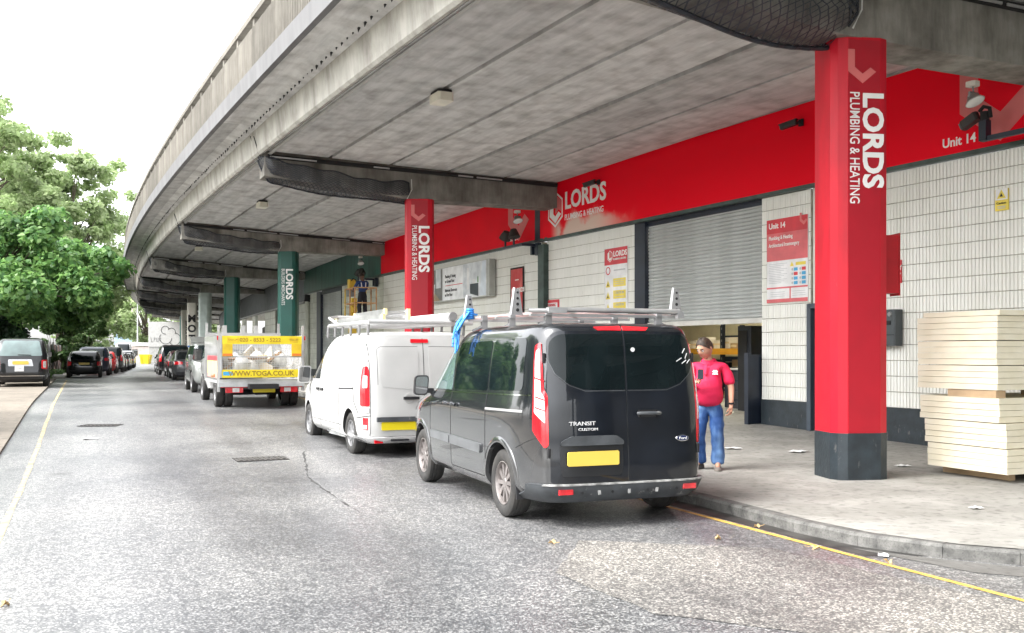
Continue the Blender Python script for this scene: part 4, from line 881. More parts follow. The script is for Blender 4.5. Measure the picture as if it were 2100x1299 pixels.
            me2 = bpy.data.meshes.new_from_object(o.evaluated_get(bpy.context.evaluated_depsgraph_get())); bpy.data.objects.remove(o); bpy.data.objects.remove(co); me = me2; me.name = name
            if len(me.materials) < 2: me.materials.append(M_DARK)
            for p in me.polygons:
                cc = p.center; p.material_index = 0
                for y, r in arches:
                    dd = math.hypot(cc.y-y, cc.z-Ra)
                    if (abs(dd-r) < .012 and abs(p.normal.x) < .3) or (dd < r and abs(abs(cc.x)-wa) < .02): p.material_index = 1
        me.polygons.foreach_set('use_smooth', [True]*len(me.polygons)); me.set_sharp_from_angle(angle=R(38)); return me
def rpoly(pts, r, seg=4):
    out = []; n = len(pts); rs = r if isinstance(r, (list, tuple)) else [r]*n
    for i in range(n):
        p = Vector(pts[i]); a = Vector(pts[i-1]); b = Vector(pts[(i+1) % n]); d1 = (a-p); d2 = (b-p); q = min(rs[i], d1.length*.45, d2.length*.45)
        if q < 1e-4: out.append(tuple(p)); continue
        p1 = p+d1.normalized()*q; p2 = p+d2.normalized()*q
        for k in range(seg+1): t = k/seg; out.append(tuple(p1*(1-t)**2+p*2*t*(1-t)+p2*t*t))
    return out
def panel(body, side, poly, off, depth=.012, step=.1, ustep=None):
    """a patch of the body surface cut to an outline, lifted by off, with its edge turned in"""
    bm = bmesh.new(); vs = [bm.verts.new((u, z, 0)) for u, z in poly]; bm.faces.new(vs); us = [p[0] for p in poly]; zs = [p[1] for p in poly]
    st = ustep or step; k = min(us)+st
    while k < max(us)-1e-4: bmesh.ops.bisect_plane(bm, geom=bm.verts[:]+bm.edges[:]+bm.faces[:], plane_co=(k, 0, 0), plane_no=(1, 0, 0)); k += st
    k = min(zs)+step
    while k < max(zs)-1e-4: bmesh.ops.bisect_plane(bm, geom=bm.verts[:]+bm.edges[:]+bm.faces[:], plane_co=(0, k, 0), plane_no=(0, 1, 0)); k += step
    bm.normal_update(); bed = [e for e in bm.edges if e.is_boundary]; flat = {v: (v.co.x, v.co.y) for v in bm.verts}; inner = {}
    for v in list(flat):
        u, z = flat[v]; v.co = body.pt(side, u, z, off)
    for e in bed:
        for v in e.verts:
            if v not in inner: inner[v] = bm.verts.new(body.pt(side, *flat[v], off-depth))
    for e in bed:
        a, b = e.verts
        try: bm.faces.new((a, b, inner[b], inner[a]))
        except ValueError: pass
    bmesh.ops.recalc_face_normals(bm, faces=bm.faces)
    return bm
def add_panel(body, side, poly, off, name, m, parent, depth=.012, step=.1, ustep=None):
    bm = panel(body, side, poly, off, depth, step, ustep); me = bpy.data.meshes.new(name); bm.to_mesh(me); bm.free(); me.materials.append(m)
    me.polygons.foreach_set('use_smooth', [True]*len(me.polygons)); me.set_sharp_from_angle(angle=R(45)); return link(name, me, parent)
def seam(body, side, pts, w, name, m, parent, off=.0025):
    b = MB(); P = []
    for i in range(len(pts)-1):
        a, c = Vector(pts[i]), Vector(pts[i+1]); n = max(1, int((c-a).length/.05)); P += [a+(c-a)*k/n for k in range(n)]
    P.append(Vector(pts[-1]))
    for i, p in enumerate(P):
        d = (P[min(i+1, len(P)-1)]-P[max(i-1, 0)]).normalized(); n = Vector((-d.y, d.x))*w/2
        b.v += [tuple(body.pt(side, *(p+n), off)), tuple(body.pt(side, *(p-n), off))]
    for i in range(len(P)-1): b.f.append((2*i, 2*i+1, 2*i+3, 2*i+2)); b.m.append(0)
    return b.build(name, m, parent, smooth=60)
M_TYRE = mat('tyre rubber', (.022, .022, .022), .75, var=.3, vs=8, col2=(.045, .042, .038))
M_ALLOY = mat('dusty alloy', (.27, .245, .235), .4, metal=.6, var=.2, vs=8)
M_SILV = mat('silver wheel trim', (.26, .26, .265), .35, metal=.4, var=.12, vs=8)
M_GLASS = mat('tinted window glass', (.006, .010, .011), .03, spec=.32, var=.2)
M_GLASSC = mat('pale window glass', (.10, .15, .145), .03, spec=.9, coat=.6, var=.3, vs=1.5)
M_TAIL = mat('red lamp lens', (.55, .012, .02), .12, coat=1, var=.15, vs=12)
M_CLEAR = mat('clear lamp lens', (.50, .48, .47), .12, coat=1, var=.15, vs=14)
M_PLATE_Y = mat('yellow number plate', (.72, .52, .09), .35, var=.03); M_PLATE_G = mat('bright yellow number plate', (.72, .58, .015), .35, var=.03); M_PLATE_W = mat('white number plate', (.75, .75, .72), .35, var=.03)
M_TRIM = mat('grey bumper plastic', (.05, .055, .06), .5, var=.3, vs=5, rv=.1, wear=((.22, .22, .21), 8, .60, (1, 1, 1))); M_BTRIM = mat('black plastic trim', (.016, .016, .018), .45, var=.3, vs=6)
M_CHROME = mat('chrome', (.7, .7, .7), .12, metal=1, var=.05); M_ALU = mat('aluminium bar', (.58, .58, .58), .3, metal=.75, var=.12, vs=5)
_WH = {}
def wheel_meshes(Rw, wd, rim, nsp, m, twin=False, cap=False):
    key = (Rw, wd, rim, nsp, m.name)
    if key in _WH: return _WH[key]
    b = MB(); h = wd/2; b.lathe([(rim-.02, h*.75), (rim, h*.9), (rim+.025, h*.98), (Rw-.035, h), (Rw-.008, h*.82), (Rw, h*.5), (Rw-.008, h*.42), (Rw-.008, h*.36), (Rw, h*.3), (Rw, h*.06), (Rw-.009, h*.04), (Rw-.009, -h*.04), (Rw, -h*.06), (Rw, -h*.5), (Rw-.03, -h), (rim, -h*.9)], 40, 'x')
    ty = b.mesh('tyre', M_TYRE, smooth=40)
    b = MB(); f = h*.70
    b.lathe([(rim-.012, h*.88), (rim-.02, h*.9), (rim-.032, f*.9), (rim-.04, -h*.6)], 40, 'x', m=0); b.lathe([(rim-.04, -h*.2), (.02, -h*.15)], 32, 'x', m=1)
    b.lathe([(0, f+.005), (.045, f+.004), (.06, f-.012), (.06, -h*.1)], 20, 'x')
    for k in range(nsp):
        a = 2*math.pi*k/nsp
        for da in ((-.16, .16) if twin else (0,)):
            a0 = a+da*1.0; a1 = a+da*(.9 if twin else 0); w0, w1 = (.010, .015) if twin else (.028*6/nsp, .042*6/nsp)
            d0 = Vector((0, math.cos(a0), math.sin(a0))); d1 = Vector((0, math.cos(a1), math.sin(a1))); n0 = Vector((0, -d0.z, d0.y)); n1 = Vector((0, -d1.z, d1.y))
            p0 = d0*.045; p1 = d1*(rim-.025); q = Vector((1, 0, 0))
            vs = [p0-n0*w0+q*f, p0+n0*w0+q*f, p1+n1*w1+q*f*.93, p1-n1*w1+q*f*.93, p0-n0*w0+q*f*.4, p0+n0*w0+q*f*.4, p1+n1*w1+q*f*.4, p1-n1*w1+q*f*.4]
            b.add(vs, [(0, 1, 2, 3), (0, 4, 5, 1), (1, 5, 6, 2), (2, 6, 7, 3), (3, 7, 4, 0)])
    for k in range(5): a = 2*math.pi*(k+.5)/5; b.lathe([(0, f-.004), (.011, f-.006), (.011, f-.03)], 8, 'x', c=(0, .085*math.cos(a), .085*math.sin(a)), m=1)
    ri = b.mesh('wheel', [m, M_DARK], smooth=35); _WH[key] = (ty, ri); return ty, ri
def wheels(t, Rw, wd, rim, nsp, m, axles, xo, twin=False):
    ty, ri = wheel_meshes(Rw, wd, rim, nsp, m, twin)
    for y in axles:
        for sx in (-1, 1):
            w = link('wheel', ri, t, (sx*(xo-wd/2), y, Rw), (R(random.uniform(0, 70)), 0, 0 if sx > 0 else math.pi)); link('tyre', ty, w)
def plate(t, x, y, z, m, w=.52, h=.112, tilt=0, text=None, front=False, name='number_plate'):
    b = MB(); b.cbox((0, 0, 0), (w, h, .012), .012); p = b.build(name, m, t, loc=(x, y, z), rot=(R(90)+tilt, 0, math.pi if front else 0))
    return p
def mirror(t, x, y, z, sx, m, big=1.0):
    b = MB(); q = rpoly([(-.10*big, -.14*big), (.10*big, -.14*big), (.12*big, .14*big), (-.08*big, .14*big)], .05)
    n = len(q); vs = [(a, -.03, c) for a, c in q]+[(a*.97, .03, c*.97) for a, c in q]+[(a*.7, .13*big, c*.75) for a, c in q]
    b.add(vs, [tuple(range(n))[::-1]]+[(i, (i+1) % n, n+(i+1) % n, n+i) for i in range(n)]+[(n+i, n+(i+1) % n, 2*n+(i+1) % n, 2*n+i) for i in range(n)]+[tuple(range(2*n, 3*n))])
    b.box((-sx*.13*big, .05, -.08*big), (.14*big, .06, .06)); o = b.build('mirror', m, t, loc=(x+sx*.12*big, y, z), smooth=40)
    g = MB(); g.add([(a*.86, -.033, c*.86) for a, c in q], [tuple(range(n))]); g.build('mirror_glass', mat('mirror glass', (.18, .18, .18), .04, metal=1, var=.02), o)
def place(name, x, y, head, label, cat, grp=None, back=True):
    """empty at the vehicle's rear, on the road"""
    return empty(name, (x, y, gz(y)), head, label, cat, grp)

# ---------------------------------------------------------------- black van (nearest)
P_BLACK = paint('black van paint', (.004, .006, .010), dirt=.35)
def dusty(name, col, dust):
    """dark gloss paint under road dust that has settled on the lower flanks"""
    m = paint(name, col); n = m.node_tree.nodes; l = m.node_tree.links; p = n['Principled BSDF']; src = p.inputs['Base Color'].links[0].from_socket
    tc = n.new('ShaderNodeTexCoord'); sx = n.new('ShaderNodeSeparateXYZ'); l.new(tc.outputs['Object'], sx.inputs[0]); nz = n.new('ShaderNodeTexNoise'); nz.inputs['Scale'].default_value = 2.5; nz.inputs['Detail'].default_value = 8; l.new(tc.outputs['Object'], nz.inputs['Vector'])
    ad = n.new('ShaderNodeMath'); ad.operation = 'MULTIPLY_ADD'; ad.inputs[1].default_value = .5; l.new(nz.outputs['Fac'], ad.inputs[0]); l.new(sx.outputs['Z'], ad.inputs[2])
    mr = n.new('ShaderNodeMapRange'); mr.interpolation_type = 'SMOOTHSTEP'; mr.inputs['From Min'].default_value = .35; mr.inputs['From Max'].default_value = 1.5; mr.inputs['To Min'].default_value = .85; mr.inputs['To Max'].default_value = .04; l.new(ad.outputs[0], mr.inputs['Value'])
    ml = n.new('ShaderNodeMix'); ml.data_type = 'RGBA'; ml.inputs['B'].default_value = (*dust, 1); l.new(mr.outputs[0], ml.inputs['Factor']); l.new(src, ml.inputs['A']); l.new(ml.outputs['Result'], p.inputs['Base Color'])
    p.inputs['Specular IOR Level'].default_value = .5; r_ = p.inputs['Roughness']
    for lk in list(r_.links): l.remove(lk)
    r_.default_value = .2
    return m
P_BLACKD = dusty('dusty van paint with road reflection', (.005, .007, .010), (.07, .07, .07))  # grey on the lower flanks also paints in the road's reflection
HB = R(21.0)
c_, s_ = math.cos(HB), math.sin(HB)
def rear_from_wheel(wx, wy, lx, ly, h): return wx-(lx*math.cos(h)-ly*math.sin(h)), wy-(lx*math.sin(h)+ly*math.cos(h))
vx, vy = rear_from_wheel(-.1, 10.18, -.95, .96, HB)
VB = place('van', vx, vy, HB, 'black panel van with roof bars parked at the kerb nearest the camera', 'van', 'vans parked by the shop')
BK = Body([(.26, .12, 4.78, .88), (.33, .05, 4.92, .945), (.40, .02, 4.95, .975), (.58, .015, 4.97, .982), (.75, .03, 4.96, .986), (.92, .04, 4.90, .986), (1.04, .05, 4.72, .984), (1.12, .055, 4.42, .975), (1.20, .06, 4.12, .962),
           (1.35, .075, 3.86, .938), (1.55, .095, 3.58, .908), (1.72, .12, 3.32, .877), (1.84, .145, 3.06, .852), (1.90, .17, 2.88, .825), (1.94, .225, 2.66, .772), (1.962, .34, 2.45, .68), (1.972, .7, 2.1, .44)], nr=8, nf=4.6)
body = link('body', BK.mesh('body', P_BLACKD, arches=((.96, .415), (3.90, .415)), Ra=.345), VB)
wheels(VB, .345, .215, .235, 10, M_ALLOY, (.96, 3.90), .955)
arch_m = M_TRIM
def arch_trim(body, side, y, z, r0, r1, name, m, t, a0=-8, a1=188, off=.012):
    b = MB(); n = 28
    for k in range(n+1):
        a = R(a0+(a1-a0)*k/n)
        for r, of in ((r0-.004, -.03), (r0, off), (r1, off), (r1+.012, -.001)):
            u, zz = y+r*math.cos(a), max(z+r*math.sin(a), .27); b.v.append(tuple(body.pt(side, u, zz, of)))
    for k in range(n):
        for j in range(3): q = 4*k+j; b.f.append((q, q+1, q+5, q+4)); b.m.append(0)
    return b.build(name, m, t, smooth=50)
for sd in 'LR':
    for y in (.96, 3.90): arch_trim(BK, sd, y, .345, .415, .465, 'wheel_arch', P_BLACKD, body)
    add_panel(BK, sd, rpoly([(2.62, 1.24), (4.02, 1.22), (3.62, 1.50), (3.28, 1.745), (2.72, 1.76)], [.03, .04, .1, .06, .05]), .004, 'door_window', M_GLASSC, body, step=.08)
    add_panel(BK, sd, rpoly([(1.42, 1.27), (2.56, 1.25), (2.58, 1.78), (1.46, 1.80)], .05), .004, 'side_window', M_GLASS, body, step=.08)
    add_panel(BK, sd, rpoly([(.46, 1.30), (1.36, 1.275), (1.40, 1.80), (.52, 1.82)], .07), .004, 'side_window', M_GLASS, body, step=.08)
    seam(BK, sd, [(3.42, .30), (3.46, .62), (3.44, 1.2)], .011, 'door_seam', M_GAP, body); seam(BK, sd, [(2.60, .33), (2.60, 1.86)], .012, 'door_seam', M_GAP, body); seam(BK, sd, [(1.39, .33), (1.395, 1.24)], .012, 'door_seam', M_GAP, body)
    seam(BK, sd, [(3.5, 1.20), (2.6, 1.215), (.3, 1.262)], .012, 'belt_line', M_CHROME, body)
    seam(BK, sd, [(2.6, .36), (1.40, .36)], .007, 'door_seam', M_GAP, body)
    seam(BK, sd, [(.55, .74), (.02+.03, .92)], .006, 'bumper_seam', M_GAP, body)
    add_panel(BK, sd, [(.42, 1.085), (1.40, 1.065), (1.40, 1.095), (.42, 1.115)], .004, 'door_rail', mat('satin rail', (.55, .55, .54), .3, metal=.6), body, step=.2); seam(BK, sd, [(.42, 1.085), (1.42, 1.065)], .012, 'rail_shadow', M_GAP, body, off=.0052)
    add_panel(BK, sd, rpoly([(1.52, .60), (2.58, .615), (2.58, .715), (1.50, .70)], .02), .022, 'rub_strip', mat('side strip grey', (.10, .105, .11), .35, coat=.4, var=.2), body, depth=.024, step=.2)
    add_panel(BK, sd, rpoly([(2.62, .617), (3.38, .63), (3.38, .72), (2.62, .715)], .02), .022, 'rub_strip', _M['side strip grey'], body, depth=.024, step=.2)
    for y in (2.72, 2.48):
        p = BK.pt(sd, y, 1.08, .02); b = MB(); b.tube([(p.x, y-.09, 1.07), (p.x+(-.015 if sd == 'L' else .015), y-.05, 1.085), (p.x+(-.018 if sd == 'L' else .018), y+.05, 1.085), (p.x, y+.09, 1.075)], .017, 8); b.build('door_handle', P_BLACK, body, smooth=50)
    mirror(VB, (-1 if sd == 'L' else 1)*.955, 3.62, 1.26, -1 if sd == 'L' else 1, M_BTRIM, .9)
    sg_ = -1 if sd == 'L' else 1
    fl = MB(); fl.box((sg_*.85, .57, .38), (.21, .02, .3), 0, Matrix.Rotation(R(-8), 3, 'X')); fl.build('mud_flap', M_BTRIM, VB)
    # tall lamp cluster wrapped round the rear corner
    q = [(-.955, 1.60), (-.935, 1.74), (-.855, 1.77), (-.845, 1.33), (-.808, 1.26), (-.812, .79), (-.85, .765), (-.985, .93)]
    q = [(sg_*-a, z) for a, z in q]; lm_ = add_panel(BK, 'A', rpoly(q, .02), .012, 'tail_lamp', M_TAIL, body, depth=.03, step=.06, ustep=.03)
    q2 = [(-.935, 1.58), (-.918, 1.69), (-.872, 1.71), (-.872, 1.30), (-.838, 1.24), (-.838, 1.00), (-.955, 1.10)]
    lc = add_panel(BK, 'A', rpoly([(sg_*-a, z) for a, z in q2], .015), .016, 'clear_lens', M_CLEAR, lm_, step=.06, ustep=.012)
    for z in (1.40, 1.22, 1.12): seam(BK, 'A', [(sg_*.94, z+.03), (sg_*.836, z)], .012, 'lens_rib', M_TAIL, lc, off=.018)
    # rear door with its own dark window
    e = .004*sg_; d = add_panel(BK, 'B', rpoly([(sg_*.005, .44), (sg_*.79, .44), (sg_*.80, 1.30), (sg_*.775, 1.80), (sg_*.70, 1.875), (sg_*.005, 1.885)], [.004, .03, .05, .1, .08, .004]), .006, 'rear_door', P_BLACK, body, depth=.014, step=.08, ustep=.06)
    add_panel(BK, 'B', rpoly([(sg_*.012, 1.315), (sg_*.46, 1.315), (sg_*.70, 1.42), (sg_*.775, 1.58), (sg_*.755, 1.78), (sg_*.68, 1.845), (sg_*.012, 1.855)], [.01, .15, .12, .1, .08, .05, .01]), .0095, 'rear_window', M_GLASS, d, depth=.004, step=.06, ustep=.05)
    seam(BK, 'B', [(sg_*.012, 1.305), (sg_*.44, 1.305), (sg_*.60, 1.36), (sg_*.73, 1.47), (sg_*.785, 1.62)], .007, 'window_lip', M_TRIM, d, off=.011)
    for z in (1.62, .72): b = MB(); p = BK.pt('B', sg_*.80, z, .016); b.cbox(tuple(p), (.03, .025, .09), .006); b.build('hinge', M_BTRIM, d)
    add_panel(BK, 'B', [(sg_*.01, 1.885), (sg_*.26, 1.885), (sg_*.30, 1.915), (sg_*.01, 1.925)], .012, 'brake_lamp', M_TAIL, body, step=.05)
    rf = MB(); p = BK.pt('B', sg_*.66, .375, .042); rf.cbox(tuple(p), (.15, .02, .05), .006); rf.build('reflector', M_TAIL, VB)
    # headlamp (far side)
    add_panel(BK, 'F', rpoly([(sg_*.5, .85), (sg_*.9, .9), (sg_*.93, 1.1), (sg_*.6, .98)], .05), .006, 'headlamp', M_CLEAR, body, ustep=.05)
add_panel(BK, 'F', rpoly([(-.7, 1.22), (.7, 1.22), (.62, 1.8), (-.62, 1.8)], .08), .004, 'windscreen', M_GLASS, body, ustep=.1)
add_panel(BK, 'F', rpoly([(-.45, .55), (.45, .55), (.5, .85), (-.5, .85)], .05), .006, 'grille', M_BTRIM, body)
bm_ = add_panel(BK, 'B', rpoly([(-.90, .272), (.90, .272), (.93, .43), (-.93, .43)], .03), .035, 'rear_bumper', M_TRIM, body, depth=.06, step=.04, ustep=.06)
add_panel(BK, 'B', rpoly([(-.84, .418), (.84, .418), (.84, .432), (-.84, .432)], .004), .045, 'step_strip', mat('scuffed step', (.32, .32, .31), .5, var=.5, vs=14), bm_, depth=.03, ustep=.06)
for x in (-.32, .0, .3): MB().box(tuple(BK.pt('B', x, .36, .038)), (.03, .006, .045), 0, Matrix.Rotation(.5*x, 3, 'Y')).build('scuff', mat('bumper scuff', (.4, .4, .39), .6, var=.4, vs=20), bm_)
for x in (-.5, -.18, .2, .52): b = MB(); p = BK.pt('B', x, .36, .037); b.lathe([(0, -.004), (.014, -.003), (.014, .004)], 12, 'y', c=tuple(p)); b.build('parking_sensor', M_BTRIM, bm_)
dL = [o for o in body.children if o.name.startswith('rear_door')][0]
# number plate recess, hood above it, handle, badge and model lettering
rec = add_panel(BK, 'B', rpoly([(-.69, .50), (-.08, .50), (-.06, .60), (-.06, .80), (-.71, .80), (-.71, .6)], .03), .010, 'plate_recess', mat('recess shadow plastic', (.012, .013, .015), .35), body, depth=.01, ustep=.08)
add_panel(BK, 'B', rpoly([(-.70, .79), (-.06, .79), (-.06, .83), (-.14, .88), (-.60, .88), (-.70, .83)], .02), .04, 'plate_hood', M_TRIM, body, depth=.04, ustep=.08, step=.03)
p = BK.pt('B', -.385, .665, .03); plate(VB, p.x, p.y, p.z, M_PLATE_Y, .54, .135)
p = BK.pt('B', .22, 1.08, .02); b = MB(); b.cbox(tuple(p), (.2, .02, .07), .02); b.build('handle_recess', M_DARK, body); b = MB(); b.tube([(p.x-.12, p.y-.015, p.z), (p.x-.10, p.y-.04, p.z+.004), (p.x+.10, p.y-.04, p.z+.002), (p.x+.13, p.y-.012, p.z)], .018, 8); b.build('door_handle', M_TRIM, body, smooth=50)
p = BK.pt('B', .60, .83, .012); b = MB(); b.lathe([(0, -.012), (.07, -.010), (.075, 0)], 24, 'y'); b.v = [(x*1.0, y, z*.45) for x, y, z in b.v]; ang = .12
ov = b.build('oval_badge', M_CHROME, body, loc=tuple(p), rot=(0, 0, .0)); b = MB(); b.lathe([(0, -.0145), (.06, -.0135), (.062, -.009)], 24, 'y'); b.v = [(x, y, z*.42) for x, y, z in b.v]; b.build('badge_face', mat('badge blue', (.01, .02, .08), .2, coat=1), ov); letter('Ford', .038, M_SWH, ov, (0, -.015, .0), align='CENTER', sx=1.2)
p = BK.pt('B', -.62, .995, .022); letter('TRANSIT', .052, M_SWH, body, tuple(p), sx=1.35); p = BK.pt('B', -.53, .94, .022); letter('CUSTOM', .034, M_SWH, body, tuple(p), sx=1.5)
b = MB(); p = BK.pt('B', .09, 1.70, .012); b.lathe([(0, -.006), (.022, -.006), (.022, 0)], 12, 'y', c=tuple(p)); b.build('sticker', M_SWH, body)
for k, (x, z, a) in enumerate(((.66, 1.68, 60), (.69, 1.63, 70), (.60, 1.60, 30), (.655, 1.575, 35), (.71, 1.575, 50))): MB().box((0, 0, 0), (.075, .003, .008), 0, Matrix.Rotation(R(-a), 3, 'Y')).build('scratch_mark', M_SWH, dL, loc=tuple(BK.pt('B', x, z, .0125)))
ut = MB(); ut.box((0, .9, .3), (1.3, 1.5, .12)).box((0, 3.8, .3), (1.3, 1.2, .12)).box((0, 2.3, .28), (.5, 2.2, .1)).tube([(-.66, .96, .345), (.66, .96, .345)], .06, 8).tube([(.35, .2, .24), (.35, 2.0, .26)], .04, 8); ut.build('underbody', M_DARK, VB)
# roof bars with tapered ladder stops, rear roller, and a pair of bars with red reflection put into their colour
M_REFLALU = mat('aluminium tinted with red reflection', (.62, .45, .43), .35, metal=.5, var=.12, vs=6)
rk = MB()
for y in (.55, 1.55, 2.45):
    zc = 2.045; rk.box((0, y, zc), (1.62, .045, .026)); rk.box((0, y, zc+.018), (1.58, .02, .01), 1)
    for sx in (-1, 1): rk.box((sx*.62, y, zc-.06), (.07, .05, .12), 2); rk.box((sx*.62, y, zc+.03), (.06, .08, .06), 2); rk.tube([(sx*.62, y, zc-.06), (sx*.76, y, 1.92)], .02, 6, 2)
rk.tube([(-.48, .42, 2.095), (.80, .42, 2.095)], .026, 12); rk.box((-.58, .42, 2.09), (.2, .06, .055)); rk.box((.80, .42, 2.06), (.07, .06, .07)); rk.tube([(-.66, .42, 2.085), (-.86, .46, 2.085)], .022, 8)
rack_o = rk.build('roof_rack', [M_ALU, M_REFLALU, M_GREY], VB, smooth=40)
def stop(x, y, h=.27):
    b = MB(); w0, w1 = .06, .018; b.add([(-w0, -.016, 0), (w0, -.016, 0), (w1, -.016, h), (-w1, -.016, h), (-w0, .016, 0), (w0, .016, 0), (w1, .016, h), (-w1, .016, h)], [(0, 1, 2, 3), (4, 7, 6, 5), (0, 4, 5, 1), (2, 6, 7, 3), (0, 3, 7, 4), (1, 5, 6, 2)])
    for k in range(4): b.lathe([(0, -.02), (.018-.002*k, -.02), (.018-.002*k, 0)], 10, 'y', c=(0, -.0, .05+k*.06), m=1)
    b.tube([(-w0-.01, 0, 0), (-w1-.012, 0, h+.01)], .014, 6, 2); b.build('ladder_stop', [M_GREY, M_DARK, M_ALU], rack_o, loc=(x, y, 2.06))
stop(-.80, 2.45); stop(-.78, .98); stop(.78, .46)
tb = empty('roof_bar', (0, 0, 0), 0, 'pinkish aluminium tube lying along the black van roof bars', 'tube', 'tubes on the black van')
def on_van(van, lx, ly, lz): h = van.rotation_euler[2]; return (van.location.x+lx*math.cos(h)-ly*math.sin(h), van.location.y+lx*math.sin(h)+ly*math.cos(h), van.location.z+lz)
tb.location = on_van(VB, -.45, 1.5, 2.09); tb.rotation_euler = (0, 0, HB+R(4)); MB().tube([(0, -1.0, 0), (0, 1.4, 0)], .02, 10).build('pipe', M_REFLALU, tb, smooth=40)
tb = empty('roof_bar', on_van(VB, .1, 1.45, 2.09), HB-R(3), 'second pinkish aluminium tube across the middle of the black van roof', 'tube', 'tubes on the black van'); MB().tube([(0, -1.0, 0), (0, 1.35, 0)], .02, 10).build('pipe', M_REFLALU, tb, smooth=40)
rp = empty('rope', on_van(VB, -.80, 2.47, 2.08), HB, 'bundle of bright blue rope hanging from the black van roof bar', 'rope'); b = MB(); rr = random.Random(5)
for k in range(14):
    dx, dy = rr.uniform(-.08, .02), rr.uniform(-.12, .12); L_ = rr.uniform(.1, .36)
    b.tube([(.06+rr.uniform(-.04, .04), dy*.4, .03), (-.02, dy*.6, .06), (-.10+dx*.2, dy, -.06), (-.15+dx*.3, dy*.8-.02, -.06-L_*.5), (-.17+dx*.5, dy*.5-.06, -.06-L_)], .011, 5)
for k in range(5): b.tube([(.05*math.cos(a), .05*math.sin(a)*1.2, -.01+.025*k) for a in np.linspace(0, 6.28, 10)], .013, 5)
b.build('cord', mat('blue rope', (.03, .22, .62), .6, var=.25, vs=20), rp, smooth=50)

# ---------------------------------------------------------------- white van
P_WHITE = paint('white van paint', (.44, .44, .43), dirt=.06); P_WHITE.node_tree.nodes['Principled BSDF'].inputs['Coat Weight'].default_value = .12
HW = R(24.0); vx, vy = rear_from_wheel(-2.6, 16.03, -.955, .90, HW)
VW = place('van', vx, vy, HW, 'white panel van with a silver roof rack parked in front of the black van', 'van', 'vans parked by the shop')
WK = Body([(.25, .12, 4.82, .88), (.33, .04, 4.95, .95), (.42, .02, 4.98, .972), (.60, .01, 5.0, .978), (.80, .02, 4.98, .978), (.95, .03, 4.88, .978), (1.05, .035, 4.62, .974), (1.14, .04, 4.30, .965), (1.30, .05, 4.0, .945), (1.50, .07, 3.66, .918), (1.68, .095, 3.36, .888), (1.80, .125, 3.1, .86), (1.88, .17, 2.9, .815), (1.93, .26, 2.68, .735), (1.955, .42, 2.4, .6), (1.965, .7, 2.1, .42)], nr=10, nf=4.6)
body = link('body', WK.mesh('body', P_WHITE, arches=((.90, .40), (3.92, .40)), Ra=.335), VW); wheels(VW, .335, .205, .225, 9, M_SILV, (.90, 3.92), .955)
M_LINE = mat('panel gap grey', (.05, .05, .05), .7)
